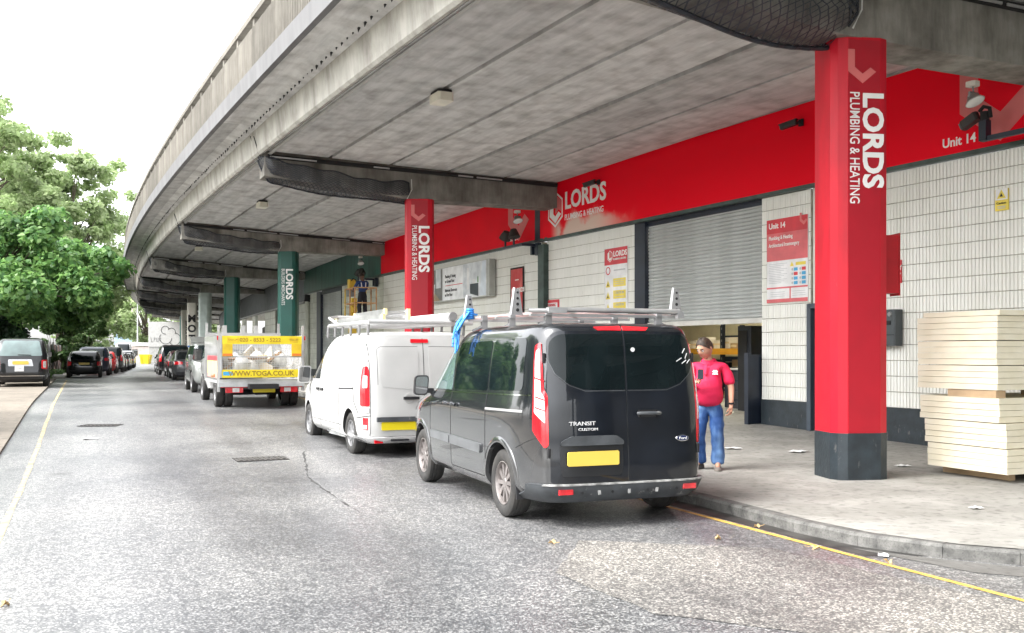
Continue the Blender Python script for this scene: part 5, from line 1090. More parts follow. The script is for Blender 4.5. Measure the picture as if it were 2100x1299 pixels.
for sd in 'LR':
    sg_ = -1 if sd == 'L' else 1
    add_panel(WK, sd, rpoly([(2.95, 1.16), (4.05, 1.14), (3.55, 1.52), (3.28, 1.68), (3.0, 1.69)], [.03, .04, .1, .06, .05]), .004, 'door_window', M_GLASS, body, step=.08); seam(WK, sd, [(3.52, 1.16), (3.5, 1.56)], .03, 'window_bar', M_BTRIM, body, off=.006)
    for a, c in ((1.60, 2.80), (.55, 1.50)): add_panel(WK, sd, rpoly([(a, 1.13), (c, 1.12), (c, 1.66), (a+.03, 1.68)], .1), .006, 'pressed_panel', P_WHITE, body, depth=.009, step=.1)
    for pts in ([(2.88, .32), (2.87, 1.72)], [(1.54, .34), (1.545, 1.80)], [(3.56, .30), (3.6, .75), (3.75, 1.12)], [(.40, .68), (.62, .86), (.66, 1.1)]): seam(WK, sd, pts, .026, 'door_seam', M_LINE, body)
    seam(WK, sd, [(.66, 1.06), (1.56, 1.03)], .022, 'door_rail', M_BTRIM, body); seam(WK, sd, [(.5, .60), (.03, .66)], .014, 'bumper_seam', M_LINE, body); seam(WK, sd, [(1.35, .44), (3.5, .44)], .010, 'sill_crease', M_LINE, body)
    for y in (3.02, 2.72):
        p = WK.pt(sd, y, .98, .012); b = MB(); b.cbox(tuple(p), (.03, .17, .04), .008); b.build('door_handle', M_BTRIM, body)
    mirror(VW, sg_*.95, 3.72, 1.22, sg_, M_BTRIM if sg_ > 0 else P_WHITE, 1.15)
    q = [(sg_*a, z) for a, z in [(.875, .80), (1.11, .80), (1.10, 1.18), (1.04, 1.40), (.91, 1.42), (.875, 1.34)]]; lm_ = add_panel(WK, 'A', rpoly(q, .03), .010, 'tail_lamp', M_TAIL, body, depth=.02, step=.06, ustep=.03)
    add_panel(WK, 'A', rpoly([(sg_*.905, 1.08), (sg_*1.02, 1.08), (sg_*1.0, 1.27), (sg_*.905, 1.27)], .02), .014, 'clear_lens', M_CLEAR, lm_, ustep=.012)
    l2 = add_panel(WK, 'A', rpoly([(sg_*.91, .44), (sg_*1.03, .44), (sg_*1.03, .62), (sg_*.91, .62)], .01), .010, 'fog_lamp', M_TAIL, body, ustep=.012); add_panel(WK, 'A', rpoly([(sg_*.92, .45), (sg_*1.02, .45), (sg_*1.02, .51), (sg_*.92, .51)], .006), .013, 'clear_lens', M_CLEAR, l2, ustep=.012)
    for z in (1.50, .70): add_panel(WK, 'A', rpoly([(sg_*.88, z), (sg_*1.02, z), (sg_*1.02, z+.08), (sg_*.88, z+.08)], .01), .014, 'hinge', P_WHITE, body, depth=.02, ustep=.012)
    w_ = .84; d = add_panel(WK, 'B', rpoly([(sg_*.005, .34), (sg_*w_, .34), (sg_*w_, 1.4), (sg_*.83, 1.76), (sg_*.76, 1.84), (sg_*.005, 1.845)], [.004, .02, .05, .05, .06, .004]), .007, 'rear_door', P_WHITE, body, depth=.016, step=.1, ustep=.06)
    add_panel(WK, 'B', rpoly([(sg_*.10, 1.04), (sg_*.70, 1.10), (sg_*.73, 1.68), (sg_*.08, 1.70)], .09), .012, 'pressed_panel', P_WHITE, d, depth=.008, step=.1, ustep=.06)
    seam(WK, 'B', [(sg_*.74, 1.13), (sg_*.745, 1.68), (sg_*.69, 1.715), (sg_*.09, 1.72)], .006, 'press_line', M_LINE, d, off=.0085)
    seam(WK, 'B', [(sg_*.847, .34), (sg_*.848, 1.78)], .008, 'door_seam', M_LINE, body, off=.003)
seam(WK, 'B', [(0, .34), (0, 1.845)], .010, 'door_seam', M_LINE, body, off=.0085)
add_panel(WK, 'B', rpoly([(-.20, 1.775), (.09, 1.775), (.09, 1.83), (-.20, 1.83)], .015), .018, 'brake_lamp', M_TAIL, body, depth=.02)
b = MB(); p = WK.pt('B', -.25, .92, .012); b.lathe([(.085, -.008), (.075, -.012), (.04, -.004)], 20, 'y', c=tuple(p)); b.build('handle_recess', P_WHITE, body, smooth=50); b = MB(); b.cbox((p.x+.03, p.y-.025, p.z), (.26, .03, .045), .01); b.build('door_handle', M_BTRIM, body)
p = WK.pt('B', -.42, .60, .02); b = MB(); b.cbox((p.x, p.y-.01, p.z), (.72, .04, .07), .01); b.build('plate_trim', M_TRIM, body)
p = WK.pt('B', -.42, .495, .018); plate(VW, p.x, p.y, p.z, M_PLATE_G, .56, .125)
bp_ = add_panel(WK, 'B', rpoly([(-.93, .255), (.93, .255), (.94, .335), (-.94, .335)], .02), .05, 'rear_bumper', mat('bright bumper cover', (.7, .7, .7), .12, metal=.7, var=.2, vs=4, rv=.08), body, depth=.08, step=.03, ustep=.05)
for x, w_ in ((-.72, .14), (.5, .14)): MB().cbox(tuple(WK.pt('B', x, .295, .055)), (w_, .02, .045), .006).build('reflector', M_TAIL, bp_)
for x, w_ in ((-.4, .3), (0, .25), (.3, .3)): MB().cbox(tuple(WK.pt('B', x, .31, .054)), (w_, .012, .03), .004).build('step_pad', M_BTRIM, bp_)
add_panel(WK, 'F', rpoly([(-.7, 1.16), (.7, 1.16), (.62, 1.74), (-.62, 1.74)], .08), .004, 'windscreen', M_GLASS, body, ustep=.1)
MB().box((0, .9, .3), (1.3, 1.5, .12)).box((0, 3.8, .3), (1.3, 1.2, .12)).box((0, 2.3, .28), (.5, 2.2, .1)).tube([(-.66, .9, .335), (.66, .9, .335)], .06, 8).build('underbody', M_DARK, VW)
# roof rack: tubular frame with curved front rail; slats
rk = MB(); zr = 2.10; W2, Y0, Y1 = .80, .22, 3.15
rk.tube([(-W2, Y0, zr), (-W2, Y1-.25, zr), (-W2+.06, Y1-.08, zr), (-W2+.22, Y1, zr), (W2-.22, Y1, zr), (W2-.06, Y1-.08, zr), (W2, Y1-.25, zr), (W2, Y0, zr)], .035, 10)
rk.tube([(-W2, Y1-.9, zr), (-W2, Y1-.25, zr+.14), (-W2+.2, Y1-.04, zr+.17), (W2-.2, Y1-.04, zr+.17), (W2, Y1-.25, zr+.14), (W2, Y1-.9, zr)], .028, 8)
for k in range(6): y = Y0+.15+k*(Y1-Y0-.3)/5; rk.box((0, y, zr-.02), (2*W2, .05, .03)); [rk.tube([(sx*W2, y, zr), (sx*(W2-.0), y+.04, 1.90)], .022, 6, 1) for sx in (-1, 1)]
for k in range(3): rk.box((-.5+k*.5, (Y0+Y1)/2, zr+.0), (.05, Y1-Y0-.1, .02))
rk.tube([(-.86, .16, zr), (.86, .16, zr)], .04, 10); rk.build('roof_rack', [mat('silver rack tube', (.66, .66, .66), .3, metal=.5, var=.1), M_GREY], VW, smooth=40)
M_YCAP = mat('cream end cap', (.72, .64, .36), .5)
def ladder(loc, rz, L, w, label, rx=0):
    t = empty('ladder', loc, rz, label, 'ladder', 'ladders on the white van'); t.rotation_euler = (rx, 0, rz)
    for sx in (-1, 1): MB().box((sx*w/2, L/2, 0), (.03, L, .085)).box((sx*w/2, .0, 0), (.045, .1, .1), 1).box((sx*w/2, L, 0), (.045, .08, .1), 1).build('stile', [M_ALU, M_YCAP], t)
    b = MB()
    for k in range(int(L/.28)): b.tube([(-w/2, .15+k*.28, 0), (w/2, .15+k*.28, 0)], .018, 8)
    b.build('rungs', M_ALU, t, smooth=40)
ladder(on_van(VW, -.30, .55, 2.19), HW+R(2), 2.6, .42, 'lower aluminium ladder lying on the white van rack'); ladder(on_van(VW, -.22, .75, 2.29), HW-R(3), 2.3, .38, 'upper aluminium ladder with cream end caps on the white van rack')
t = empty('pipe_tube', on_van(VW, .50, .1, 2.20), HW, 'long white pipe carrier tube lying on the white van rack', 'tube'); b = MB(); b.tube([(0, 0, 0), (0, 3.0, 0)], .065, 16); b.tube([(0, -.03, 0), (0, .05, 0)], .07, 16, 1); b.build('tube', [mat('white plastic', (.72, .72, .7), .35, var=.04), M_GREY], t, smooth=40)

# ---------------------------------------------------------------- caged tipper truck with a yellow tail lift
HT = R(22.5); TR = empty('truck', (-6.15, 24.55, gz(25)), HT, 'white caged tipper truck with a yellow mesh tail lift and rubble load', 'truck')
P_TW = paint('truck white', (.44, .44, .43), dirt=.12); M_TYEL = mat('tail lift yellow', (.78, .62, .02), .45, var=.1, vs=3); M_PALE = mat('grey steel', (.42, .43, .43), .5, metal=.3, var=.2, vs=4)
W_ = 1.02
MB().box((0, 2.2, .54), (.7, 5.2, .12)).box((0, 1.9, .42), (.3, 3.5, .2)).tube([(-.8, 1.0, .36), (.8, 1.0, .36)], .07, 8).build('chassis', M_DARK, TR)
MB().box((0, 1.75, .66), (2*W_, 3.5, .10)).build('load_bed', M_PALE, TR)
for sx in (-1, 1):
    sp_ = MB().box((sx*W_, 1.7, 1.24), (.03, 3.3, 1.1)).build('side_panel', P_TW, TR)
    MB().box((sx*(W_+.018), 1.3, 1.0), (.006, 2.4, .32), 0).box((sx*(W_+.018), 1.3, 1.22), (.006, 2.4, .12), 1).box((sx*(W_+.018), 1.3, .79), (.006, 2.4, .10), 2).build('livery_stripe', [mat('livery yellow', (.75, .62, .25), .45), mat('livery red', (.6, .05, .06), .45), mat('livery pink', (.62, .28, .24), .45)], sp_)
    MB().box((sx*W_, .08, 1.22), (.06, .07, 1.62)).build('corner_post', P_TW, TR); MB().box((sx*(W_-.05), 3.45, 1.42), (.06, .07, 1.5)).build('corner_post', P_TW, TR)
    MB().box((sx*(W_+.03), .0, 1.72), (.03, .03, .10)).build('marker_lamp', M_TAIL, TR)
    b = MB(); b.box((sx*.66, .02, .45), (.42, .07, .13), 0); b.box((sx*.62, -.017, .45), (.16, .01, .1), 1); b.build('tail_lamp', [M_TAIL, M_CLEAR], TR)
    MB().box((sx*.78, 1.35, .36), (.24, .02, .34)).build('mud_flap', M_BTRIM, TR)
MB().box((0, 3.42, 1.28), (2*W_, .04, 1.25)).box((0, 3.395, 1.76), (1.5, .02, .12), 1).build('headboard', [P_TW, mat('mesh grey', (.35, .36, .36), .6)], TR)
for k in (-.5, 0, .35): MB().box((k, 3.45, 2.0), (.12, .06, .22)).build('rack_stop', P_TW, TR)
MB().box((0, -.02, .585), (2.06, .10, .11)).build('rear_beam', M_PALE, TR); MB().box((0, .0, .52), (1.96, .06, .02)).build('reflective_strip', M_SRED, TR); plate(TR, 0.05, -.03, .45, M_PLATE_G, .54, .13)
tl = MB().box((0, -.08, .76), (1.96, .04, .19)).build('tail_lift', M_TYEL, TR, loc=(0, 0, .09)); MB().box((0, -.08, 1.58), (1.96, .05, .20)).build('lift_top', M_TYEL, tl); 
for sx in (-1, 1): MB().box((sx*.98, -.08, 1.17), (.045, .06, 1.02)).build('lift_upright', M_PALE, tl); MB().box((sx*.83, -.09, 1.33), (.24, .03, .30)).box((sx*.83, -.108, 1.22), (.22, .006, .06), 1).build('corner_plate', [mat('deep yellow panel', (.72, .50, .02), .45, var=.2), mat('orange label', (.68, .2, .03), .5)], tl)
b = MB()
for k in range(33): b.box((-.94+k*.0588, -.075, 1.165), (.008, .008, .64))
for k in range(12): b.box((0, -.083, .87+k*.054), (1.9, .007, .008))
b.build('mesh_infill', mat('galvanised mesh', (.62, .62, .60), .4, metal=.4), tl)
b = MB(); b.box((0, -.075, 1.17), (1.9, .03, .03)); b.build('mesh_rail', M_PALE, tl)
letter('020 - 8533 - 5222', .13, mat('sign dark yellow', (.42, .25, .02), .5), tl, (-.05, -.108, 1.58), align='CENTER', bold=.003, sx=1.05); letter('WWW.TOGA.CO.UK', .165, mat('letter olive', (.30, .20, .02), .5), tl, (-.02, -.103, .76), align='CENTER', bold=.004); MB().box((-.82, -.102, .765), (.22, .004, .09)).build('sticker', M_SBLU, tl); MB().box((-.70, -.107, 1.585), (.28, .006, .14)).box((.76, -.107, 1.575), (.2, .006, .13)).build('label_panel', mat('deep yellow panel', (.72, .50, .02), .45), tl)
for x, w_ in ((-.70, .04), (.76, .035)): letter('TOGA LIFT', w_*1.6, _M['letter olive'], tl, (x, -.112, 1.585), align='CENTER', sx=.8)
ty, ri = wheel_meshes(.36, .20, .22, 10, M_SILV)
for sx in (-1, 1):
    for y, dx in ((1.0, 0), (1.0, .22), (4.35, .0)): w = link('wheel', ri, TR, (sx*(.92-dx), y, .36), (0, 0, 0 if sx > 0 else math.pi)); link('tyre', ty, w)
CK = Body([(.38, 3.62, 5.45, .9), (.7, 3.6, 5.6, .98), (1.0, 3.6, 5.5, 1.0), (1.15, 3.6, 5.1, .98), (1.3, 3.6, 4.9, .96), (1.6, 3.62, 4.65, .92), (1.82, 3.68, 4.45, .86), (1.9, 3.8, 4.3, .7)], nr=12, nf=5)
cab = link('cab', CK.mesh('cab', P_TW, arches=((4.35, .42),), Ra=.36), TR)
for sd in 'LR': add_panel(CK, sd, rpoly([(3.9, 1.2), (4.8, 1.2), (4.5, 1.66), (3.9, 1.68)], .06), .004, 'cab_window', M_GLASSC, cab)
for sx in (-1, 1): mirror(TR, sx*.98, 4.6, 1.3, sx, M_BTRIM, 1.2)
# rubble and rubbish bags in the cage, each bag or slab a thing of its own
rr = random.Random(11); bagm = [mat('white rubble sack', (.6, .6, .58), .5, var=.2, vs=6), mat('cream plaster offcut', (.58, .52, .42), .8, var=.2), mat('brown board', (.40, .24, .12), .7, var=.2), mat('grey sheeting', (.42, .44, .46), .5, var=.2)]
for k in range(22):
    lx, ly, lz = -.78+1.56*((k//4)+rr.uniform(.1, .9))/6, rr.uniform(.25, 2.6), .70+rr.uniform(0, .30); p = on_van(TR, lx, ly, lz); kind = k % 4
    t = empty('rubble_sack' if kind in (0, 3) else 'board_offcut', p, rr.uniform(0, 3), ORD[k//4]+[' white rubble sack from the left behind the tail lift mesh', ' broken cream board from the left behind the tail lift mesh', ' brown timber offcut from the left behind the tail lift mesh', ' grey crumpled sheet from the left behind the tail lift mesh'][kind], ['sack', 'board', 'timber', 'sheeting'][kind], ['sacks in the truck', 'boards in the truck', 'timber in the truck', 'sheeting in the truck'][kind])
    if kind in (0, 3):
        b = MB(); b.lathe([(0, -.02), (.16, 0), (.25, .12), (.24, .26), (.12, .38), (.05, .42), (.09, .5)], 12, 'z'); b.v = [(x*(1+.18*math.sin(7*z+k+3*x)), y*(1+.15*math.cos(9*z+k)), z) for x, y, z in b.v]; b.build('sack_body' if kind == 0 else 'sheet_body', bagm[kind], t, smooth=50)
    else:
        b = MB(); b.box((0, 0, .25), (.62, .03, .4) if kind == 1 else (.09, 1.0, .06), 0, Matrix.Rotation(rr.uniform(-.8, .8), 3, 'Y') @ Matrix.Rotation(rr.uniform(-.5, .5), 3, 'X')); b.build('board_piece', bagm[kind], t)

# ---------------------------------------------------------------- cars
HATCH = [(.20, .18, 3.85, .74), (.27, .06, 3.98, .83), (.40, .02, 4.05, .865), (.55, .0, 4.08, .875), (.68, .02, 4.04, .875), (.80, .05, 3.80, .87), (.90, .10, 3.30, .86), (.97, .16, 2.98, .845), (1.10, .28, 2.72, .80), (1.24, .46, 2.42, .745), (1.34, .66, 2.16, .695), (1.40, .86, 1.95, .62), (1.43, 1.1, 1.7, .48)]
SALOON = [(.20, .18, 4.55, .74), (.28, .05, 4.72, .85), (.42, .01, 4.82, .90), (.60, .0, 4.85, .92), (.74, .03, 4.78, .92), (.84, .07, 4.50, .91), (.93, .14, 3.95, .895), (1.0, .40, 3.45, .87), (1.10, .68, 3.15, .83), (1.24, 1.10, 2.80, .765), (1.36, 1.48, 2.48, .70), (1.43, 1.75, 2.25, .60), (1.46, 1.9, 2.1, .48)]
SUV = [(.26, .15, 4.30, .78), (.36, .05, 4.46, .88), (.55, .0, 4.52, .92), (.80, .02, 4.50, .925), (.95, .04, 4.32, .92), (1.05, .07, 3.85, .905), (1.12, .10, 3.45, .89), (1.25, .17, 3.18, .85), (1.42, .28, 2.86, .80), (1.56, .42, 2.55, .75), (1.64, .60, 2.30, .68), (1.685, .9, 2.0, .54)]
MPV = [(.24, .15, 4.35, .80), (.34, .04, 4.52, .90), (.55, .0, 4.6, .94), (.80, .02, 4.56, .945), (.95, .03, 4.30, .94), (1.08, .05, 3.9, .92), (1.25, .10, 3.55, .885), (1.50, .20, 3.15, .835), (1.68, .34, 2.8, .785), (1.76, .5, 2.5, .72), (1.81, .85, 2.1, .56)]
TAXI = [(.24, .15, 4.60, .82), (.34, .05, 4.78, .90), (.55, .0, 4.85, .935), (.80, .03, 4.84, .94), (1.0, .06, 4.70, .935), (1.10, .10, 4.1, .92), (1.20, .14, 3.65, .90), (1.40, .24, 3.35, .86), (1.60, .38, 3.05, .815), (1.76, .56, 2.75, .765), (1.84, .75, 2.5, .69), (1.88, 1.1, 2.1, .52)]
BIGV = [(.28, .12, 5.3, .9), (.36, .04, 5.5, .97), (.6, .0, 5.6, 1.0), (1.0, .03, 5.5, 1.0), (1.2, .04, 5.1, .99), (1.35, .05, 4.85, .98), (1.9, .08, 4.3, .94), (2.3, .12, 3.9, .90), (2.5, .2, 3.6, .84), (2.6, .4, 3.2, .7), (2.64, .8, 2.8, .5)]
KINDS = dict(hatch=(HATCH, .62, 3.15, .30, .355, 6, 3.6), saloon=(SALOON, .95, 3.78, .32, .375, 6, 3.6), suv=(SUV, .78, 3.45, .35, .41, 7, 4), mpv=(MPV, .85, 3.7, .335, .39, 8, 4), taxi=(TAXI, .85, 3.84, .34, .40, 9, 5), bigvan=(BIGV, .95, 4.5, .34, .40, 10, 4.5))
_CB = {}
def car_shell(kind):
    if kind not in _CB:
        keys, ya, yb, rw, ra, nr, nf = KINDS[kind]; B = Body(keys, nr, nf); _CB[kind] = (B, B.mesh(kind+'_body', M_DARK, arches=((ya, ra), (yb, ra)), Ra=rw, NA=64, sub=3, wa=.5))
    return _CB[kind]
def car(name, kind, x, y, head, pm_, label, cat='car', grp=None, tail=M_TAIL, plate_m=M_PLATE_Y, extra=None, facing=False, gl=M_GLASS):
    """x, y: middle of the end nearest the camera"""
    B, me0 = car_shell(kind); keys, ya, yb, rw, ra, nr, nf = KINDS[kind]; me = me0.copy(); me.materials[0] = pm_
    h = head; t = place(name, x, y, h, label, cat, grp)
    if facing: L_ = B.ff(.6); t.rotation_euler = (0, 0, h+math.pi); t.location = (x-L_*math.sin(h), y+L_*math.cos(h), gz(y+2))
    bd = link('body', me, t); wheels(t, rw, .20, rw*.62, 5, M_SILV, (ya, yb), B.fw(.5)-.01)
    zt = keys[-1][0]; belt = {'hatch': .95, 'saloon': .98, 'suv': 1.10, 'mpv': 1.08, 'taxi': 1.18, 'bigvan': 1.36}[kind]; top = zt-.11
    fy0, fy1 = B.ff(belt+.03), B.ff(top); ry0, ry1 = B.fr(belt+.03), B.fr(top); wl = B.fw(belt)*.80; wt = B.fw(top)*.80
    add_panel(B, 'B', rpoly([(-wl, belt+.02), (wl, belt+.02), (wt, top), (-wt, top)], .07), .004, 'rear_window', gl, bd, ustep=.1, step=.08)
    add_panel(B, 'F', rpoly([(-wl, belt+.02), (wl, belt+.02), (wt, top), (-wt, top)], .07), .004, 'windscreen', M_GLASS, bd, ustep=.1, step=.08)
    ym = (ry1+fy1)/2; 
    for sd in 'LR':
        sg_ = -1 if sd == 'L' else 1
        if kind != 'bigvan':
            add_panel(B, sd, rpoly([(ry0+.28, belt+.03), (ym-.03, belt+.02), (ym-.03, top-.01), (ry1+.16, top-.02)], .05), .004, 'side_window', M_GLASS, bd, step=.12); add_panel(B, sd, rpoly([(ym+.03, belt+.02), (fy0-.25, belt+.01), (fy1-.05, top-.02), (ym+.03, top-.01)], .05), .004, 'side_window', M_GLASS, bd, step=.12)
        else: add_panel(B, sd, rpoly([(3.6, belt+.02), (4.6, belt), (4.1, 1.9), (3.6, 1.95)], .05), .004, 'side_window', M_GLASS, bd, step=.12)
        seam(B, sd, [(ym, .3), (ym, belt)], .012, 'door_seam', M_GAP, bd)
        lw = B.fw(belt-.15); q = {'hatch': (.72, .96, .62, .86), 'saloon': (.52, .96, .74, .90), 'suv': (.70, .95, .85, 1.04), 'mpv': (.82, .95, .80, 1.25), 'taxi': (.74, .93, .70, 1.06), 'bigvan': (.9, .96, .8, 1.2)}[kind]
        lm_ = add_panel(B, 'A', rpoly([(sg_*lw*q[0], q[2]+.02), (sg_*lw*(q[1]+.12), q[2]), (sg_*lw*(q[1]+.10), q[3]), (sg_*lw*q[0], q[3]-.02)], .04), .008, 'tail_lamp', tail, bd, depth=.02, ustep=.04, step=.05)
        if kind == 'taxi': add_panel(B, 'A', rpoly([(sg_*lw*.80, .76), (sg_*lw*.93, .76), (sg_*lw*.93, 1.0), (sg_*lw*.80, 1.0)], .03), .012, 'clear_lens', M_CLEAR, lm_, ustep=.03)
        zf = belt-.22; add_panel(B, 'F', rpoly([(sg_*lw*.45, zf), (sg_*lw*.9, zf+.04), (sg_*lw*.9, zf+.14), (sg_*lw*.55, zf+.08)], .03), .008, 'headlamp', M_CLEAR, bd, ustep=.04, step=.05)
        mirror(t, sg_*B.sx(fy0-.4, belt+.05), fy0-.45, belt+.06, sg_, pm_, .75)
    add_panel(B, 'B', rpoly([(-.72, .26), (.72, .26), (.74, .40), (-.74, .40)], .03), .006, 'bumper_insert', M_BTRIM, bd, ustep=.1); add_panel(B, 'F', rpoly([(-.45, .34), (.45, .34), (.5, .58), (-.5, .58)], .04), .006, 'grille', M_BTRIM, bd, ustep=.1)
    zp = {'hatch': .74, 'saloon': .78, 'suv': .80, 'mpv': .86, 'taxi': .93, 'bigvan': .8}[kind]; p = B.pt('B', 0, zp, .012); plate(t, p.x, p.y, p.z, plate_m); p = B.pt('F', 0, .46, .014); plate(t, p.x, p.y, p.z, M_PLATE_W, front=True)
    seam(B, 'B', [(-B.fw(belt)*.86, belt-.0), (-B.fw(.6)*.80, .50), (B.fw(.6)*.80, .50), (B.fw(belt)*.86, belt)], .010, 'tailgate_seam', M_GAP, bd)
    MB().box((0, (ya+yb)/2, rw-.08), (1.2, yb-ya+.8, .1)).build('underbody', M_DARK, t)
    return t, bd, B
P_BLK = paint('black car paint', (.003, .0035, .005)); P_GREY = paint('grey car paint', (.075, .078, .082), flake=.4); P_SIL = paint('silver car paint', (.42, .43, .44), flake=.5); P_REDC = paint('red car paint', (.50, .02, .02)); P_MAR = paint('maroon car paint', (.05, .008, .012)); P_NAVY = paint('navy car paint', (.012, .016, .035)); P_WC = paint('white car paint', (.62, .62, .62)); P_PEW = paint('pewter car paint', (.20, .21, .20), flake=.5)
# right side, beyond the truck
t, bd, B = car('parked_car', 'suv', -9.45, 32.6, R(22), P_PEW, 'pewter SUV facing the camera with its tailgate raised beyond the truck', 'car', 'cars parked on the shop side', facing=True)
b = MB(); b.box((0, 0, 0), (1.34, .05, .75), 0); b.box((0, -.03, .06), (1.1, .02, .45), 1); b.build('raised_tailgate', [P_PEW, M_GLASS], bd, loc=(0, .12, 1.78), rot=(R(74), 0, 0))
RC = [(-15.1, 47.3, 'saloon', P_GREY, 'dark grey saloon with red lamps parked beyond the pewter SUV'), (-17.6, 53.6, 'hatch', P_MAR, 'dark maroon hatchback parked just past the grey saloon'), (-20.1, 59.6, 'mpv', P_BLK, 'tall black people carrier past the maroon hatchback'), (-23.3, 68, 'hatch', P_WC, 'white hatchback at the far end of the shop side row')]
for x, y, k, pm_, lab in RC: car('parked_car', k, x, y, R(22), pm_, lab, 'car', 'cars parked on the shop side')
# left side
t, bd, B = car('taxi', 'taxi', -18.15, 36.9, R(24), P_BLK, 'black taxi cab parked on the pale forecourt, seen from behind', 'taxi', tail=M_TAIL, gl=M_GLASSC)
MB().box((-.05, -.02, .735), (.30, .012, .21)).build('licence_plate', M_SWH, t); letter('CAB', .08, M_STXT, t, (-.05, -.03, .74), align='CENTER')
add_panel(B, 'B', rpoly([(-.42, .82), (.42, .82), (.36, 1.07), (-.42, 1.07)], .04), .010, 'plate_surround', P_SIL, bd, ustep=.1); p = B.pt('B', -.02, .95, .02); plate(t, p.x, p.y, p.z, M_PLATE_Y)
seam(B, 'B', [(-.8, .46), (.8, .46)], .02, 'bright_strip', M_CHROME, bd, off=.008); b = MB(); b.tube([tuple(B.pt('B', -.1, 1.24, .02)), tuple(B.pt('B', .35, 1.22, .03))], .012, 6); b.build('wiper', M_BTRIM, bd)
LC = [(-22.45, 52.4, 'hatch', P_BLK, 'black hatchback under the tree, first of the row along the fence'), (-24.2, 57.6, 'suv', P_NAVY, 'dark navy car right behind the black hatchback'), (-26.1, 63.6, 'hatch', P_REDC, 'bright red car parked between dark cars along the fence'), (-28.1, 69.6, 'mpv', P_BLK, 'tall dark car just past the bright red car'), (-30.3, 76, 'hatch', P_MAR, 'dark maroon car in the fence row past the tall dark one'), (-32.5, 82.3, 'saloon', P_GREY, 'grey saloon in the middle of the fence row'),
      (-34.7, 88.6, 'hatch', P_NAVY, 'small navy car toward the far end of the fence row'), (-37.0, 95.2, 'saloon', P_BLK, 'black saloon near the far white van'), (-39.6, 102.4, 'suv', P_SIL, 'silver car last before the far white van')]
for x, y, k, pm_, lab in LC: car('parked_car', k, x, y, R(19.5) if y > 52.5 else R(22), pm_, lab, 'car', 'cars parked along the fence')
car('parked_van', 'bigvan', -46.0, 118, R(19.5), P_WC, 'tall white van facing the camera at the far end of the road', 'van', facing=True, gl=M_GLASS)
# ================================================================ PEOPLE
def skin(name, joints, edges, m, parent, lv=2, root=0):
    """one continuous skinned surface over a skeleton; joints: (pos, rx, ry)"""
    me = bpy.data.meshes.new(name); me.from_pydata([j[0] for j in joints], edges, []); o = bpy.data.objects.new('s', me); COL.objects.link(o)
    md = o.modifiers.new('k', 'SKIN'); md.use_smooth_shade = True; md.branch_smoothing = .6
    for i, j in enumerate(joints): v = me.skin_vertices[0].data[i]; v.radius = (j[1], j[2]); v.use_root = (i == root)
    sb = o.modifiers.new('d', 'SUBSURF'); sb.levels = lv; sb.render_levels = lv
    r = bpy.data.meshes.new_from_object(o.evaluated_get(bpy.context.evaluated_depsgraph_get())); bpy.data.objects.remove(o); r.name = name; r.materials.clear(); r.materials.append(m)
    r.polygons.foreach_set('use_smooth', [True]*len(r.polygons)); return r
def head_mesh(m_skin):
    """skull with brow, nose, lips, chin and ears; faces -y, origin at the chin's height"""
    b = MB(); nu, nv = 36, 28; vs = []
    for j in range(nv+1):
        v = -math.pi/2+math.pi*j/nv
        for i in range(nu):
            u = 2*math.pi*i/nu; x, y, z = math.cos(v)*math.sin(u), -math.cos(v)*math.cos(u), math.sin(v)
            X = x*.076; Y = y*.095+.01; Z = z*.118+.115
            if Z < .10: k = (.10-Z)/.10; X *= 1-.22*k; Y = Y*(1-.16*k)-.012*k*(1 if y < 0 else -1.2)
            if y < 0:
                fx = abs(X); G = lambda cx, cz, w: math.exp(-((fx-cx)/w)**2-((Z-cz)/w)**2)
                Y -= .026*G(0, .098, .014)+.014*G(0, .118, .012)+.006*G(0, .14, .03)      # nose
                Y += .010*G(.031, .124, .016)                                            # eye sockets
                Y -= .006*G(.03, .146, .018)                                             # brow
                Y -= .007*G(0, .060, .016)+.010*G(0, .022, .022)                         # lips, chin
                Y += .004*G(0, .048, .008)
                Y -= .006*G(.042, .085, .022)                                            # cheeks
            vs.append((X, Y, Z))
    b.v = vs; b.f = [(j*nu+i, j*nu+(i+1) % nu, (j+1)*nu+(i+1) % nu, (j+1)*nu+i) for j in range(nv) for i in range(nu)]; b.m = [0]*len(b.f)
    for sx in (-1, 1): b.lathe([(0, -.008), (.012, -.008), (.02, 0), (.016, .008), (0, .006)], 12, 'x', c=(0, 0, 0)); n = 60; b.v[-n:] = [(sx*(.078+x), y*.75+.012, z*1.5+.112) for x, y, z in b.v[-n:]]
    return b
def hair_mesh(seed=1):
    b = MB(); nu, nv = 40, 16; rr = random.Random(seed)
    for j in range(nv+1):
        v = math.pi/2*(j/nv)
        for i in range(nu):
            u = 2*math.pi*i/nu; fr = max(0, math.cos(u))       # front
            vmin = -.16+.86*fr**1.1; vv = vmin+(math.pi/2-vmin)*j/nv; k = 1.07+.03*math.sin(i*2.3+j)+.02*rr.random()
            x, y, z = math.cos(vv)*math.sin(u), -math.cos(vv)*math.cos(u), math.sin(vv)
            b.v.append((x*.078*k, y*.097*k+.012, z*.122*k+.116))
    b.f = [(j*nu+i, j*nu+(i+1) % nu, (j+1)*nu+(i+1) % nu, (j+1)*nu+i) for j in range(nv) for i in range(nu)]; b.m = [0]*len(b.f); return b
M_SKIN = mat('skin', (.50, .27, .18), .5, var=.1, vs=9); M_SKIN2 = mat('dark skin', (.12, .065, .04), .5, var=.1)
M_HAIR = mat('dark brown hair', (.035, .022, .014), .6, var=.5, vs=40); M_POLO = mat('magenta red polo', (.64, .012, .072), .75, var=.1, vs=5, bump=.25, bs=18)
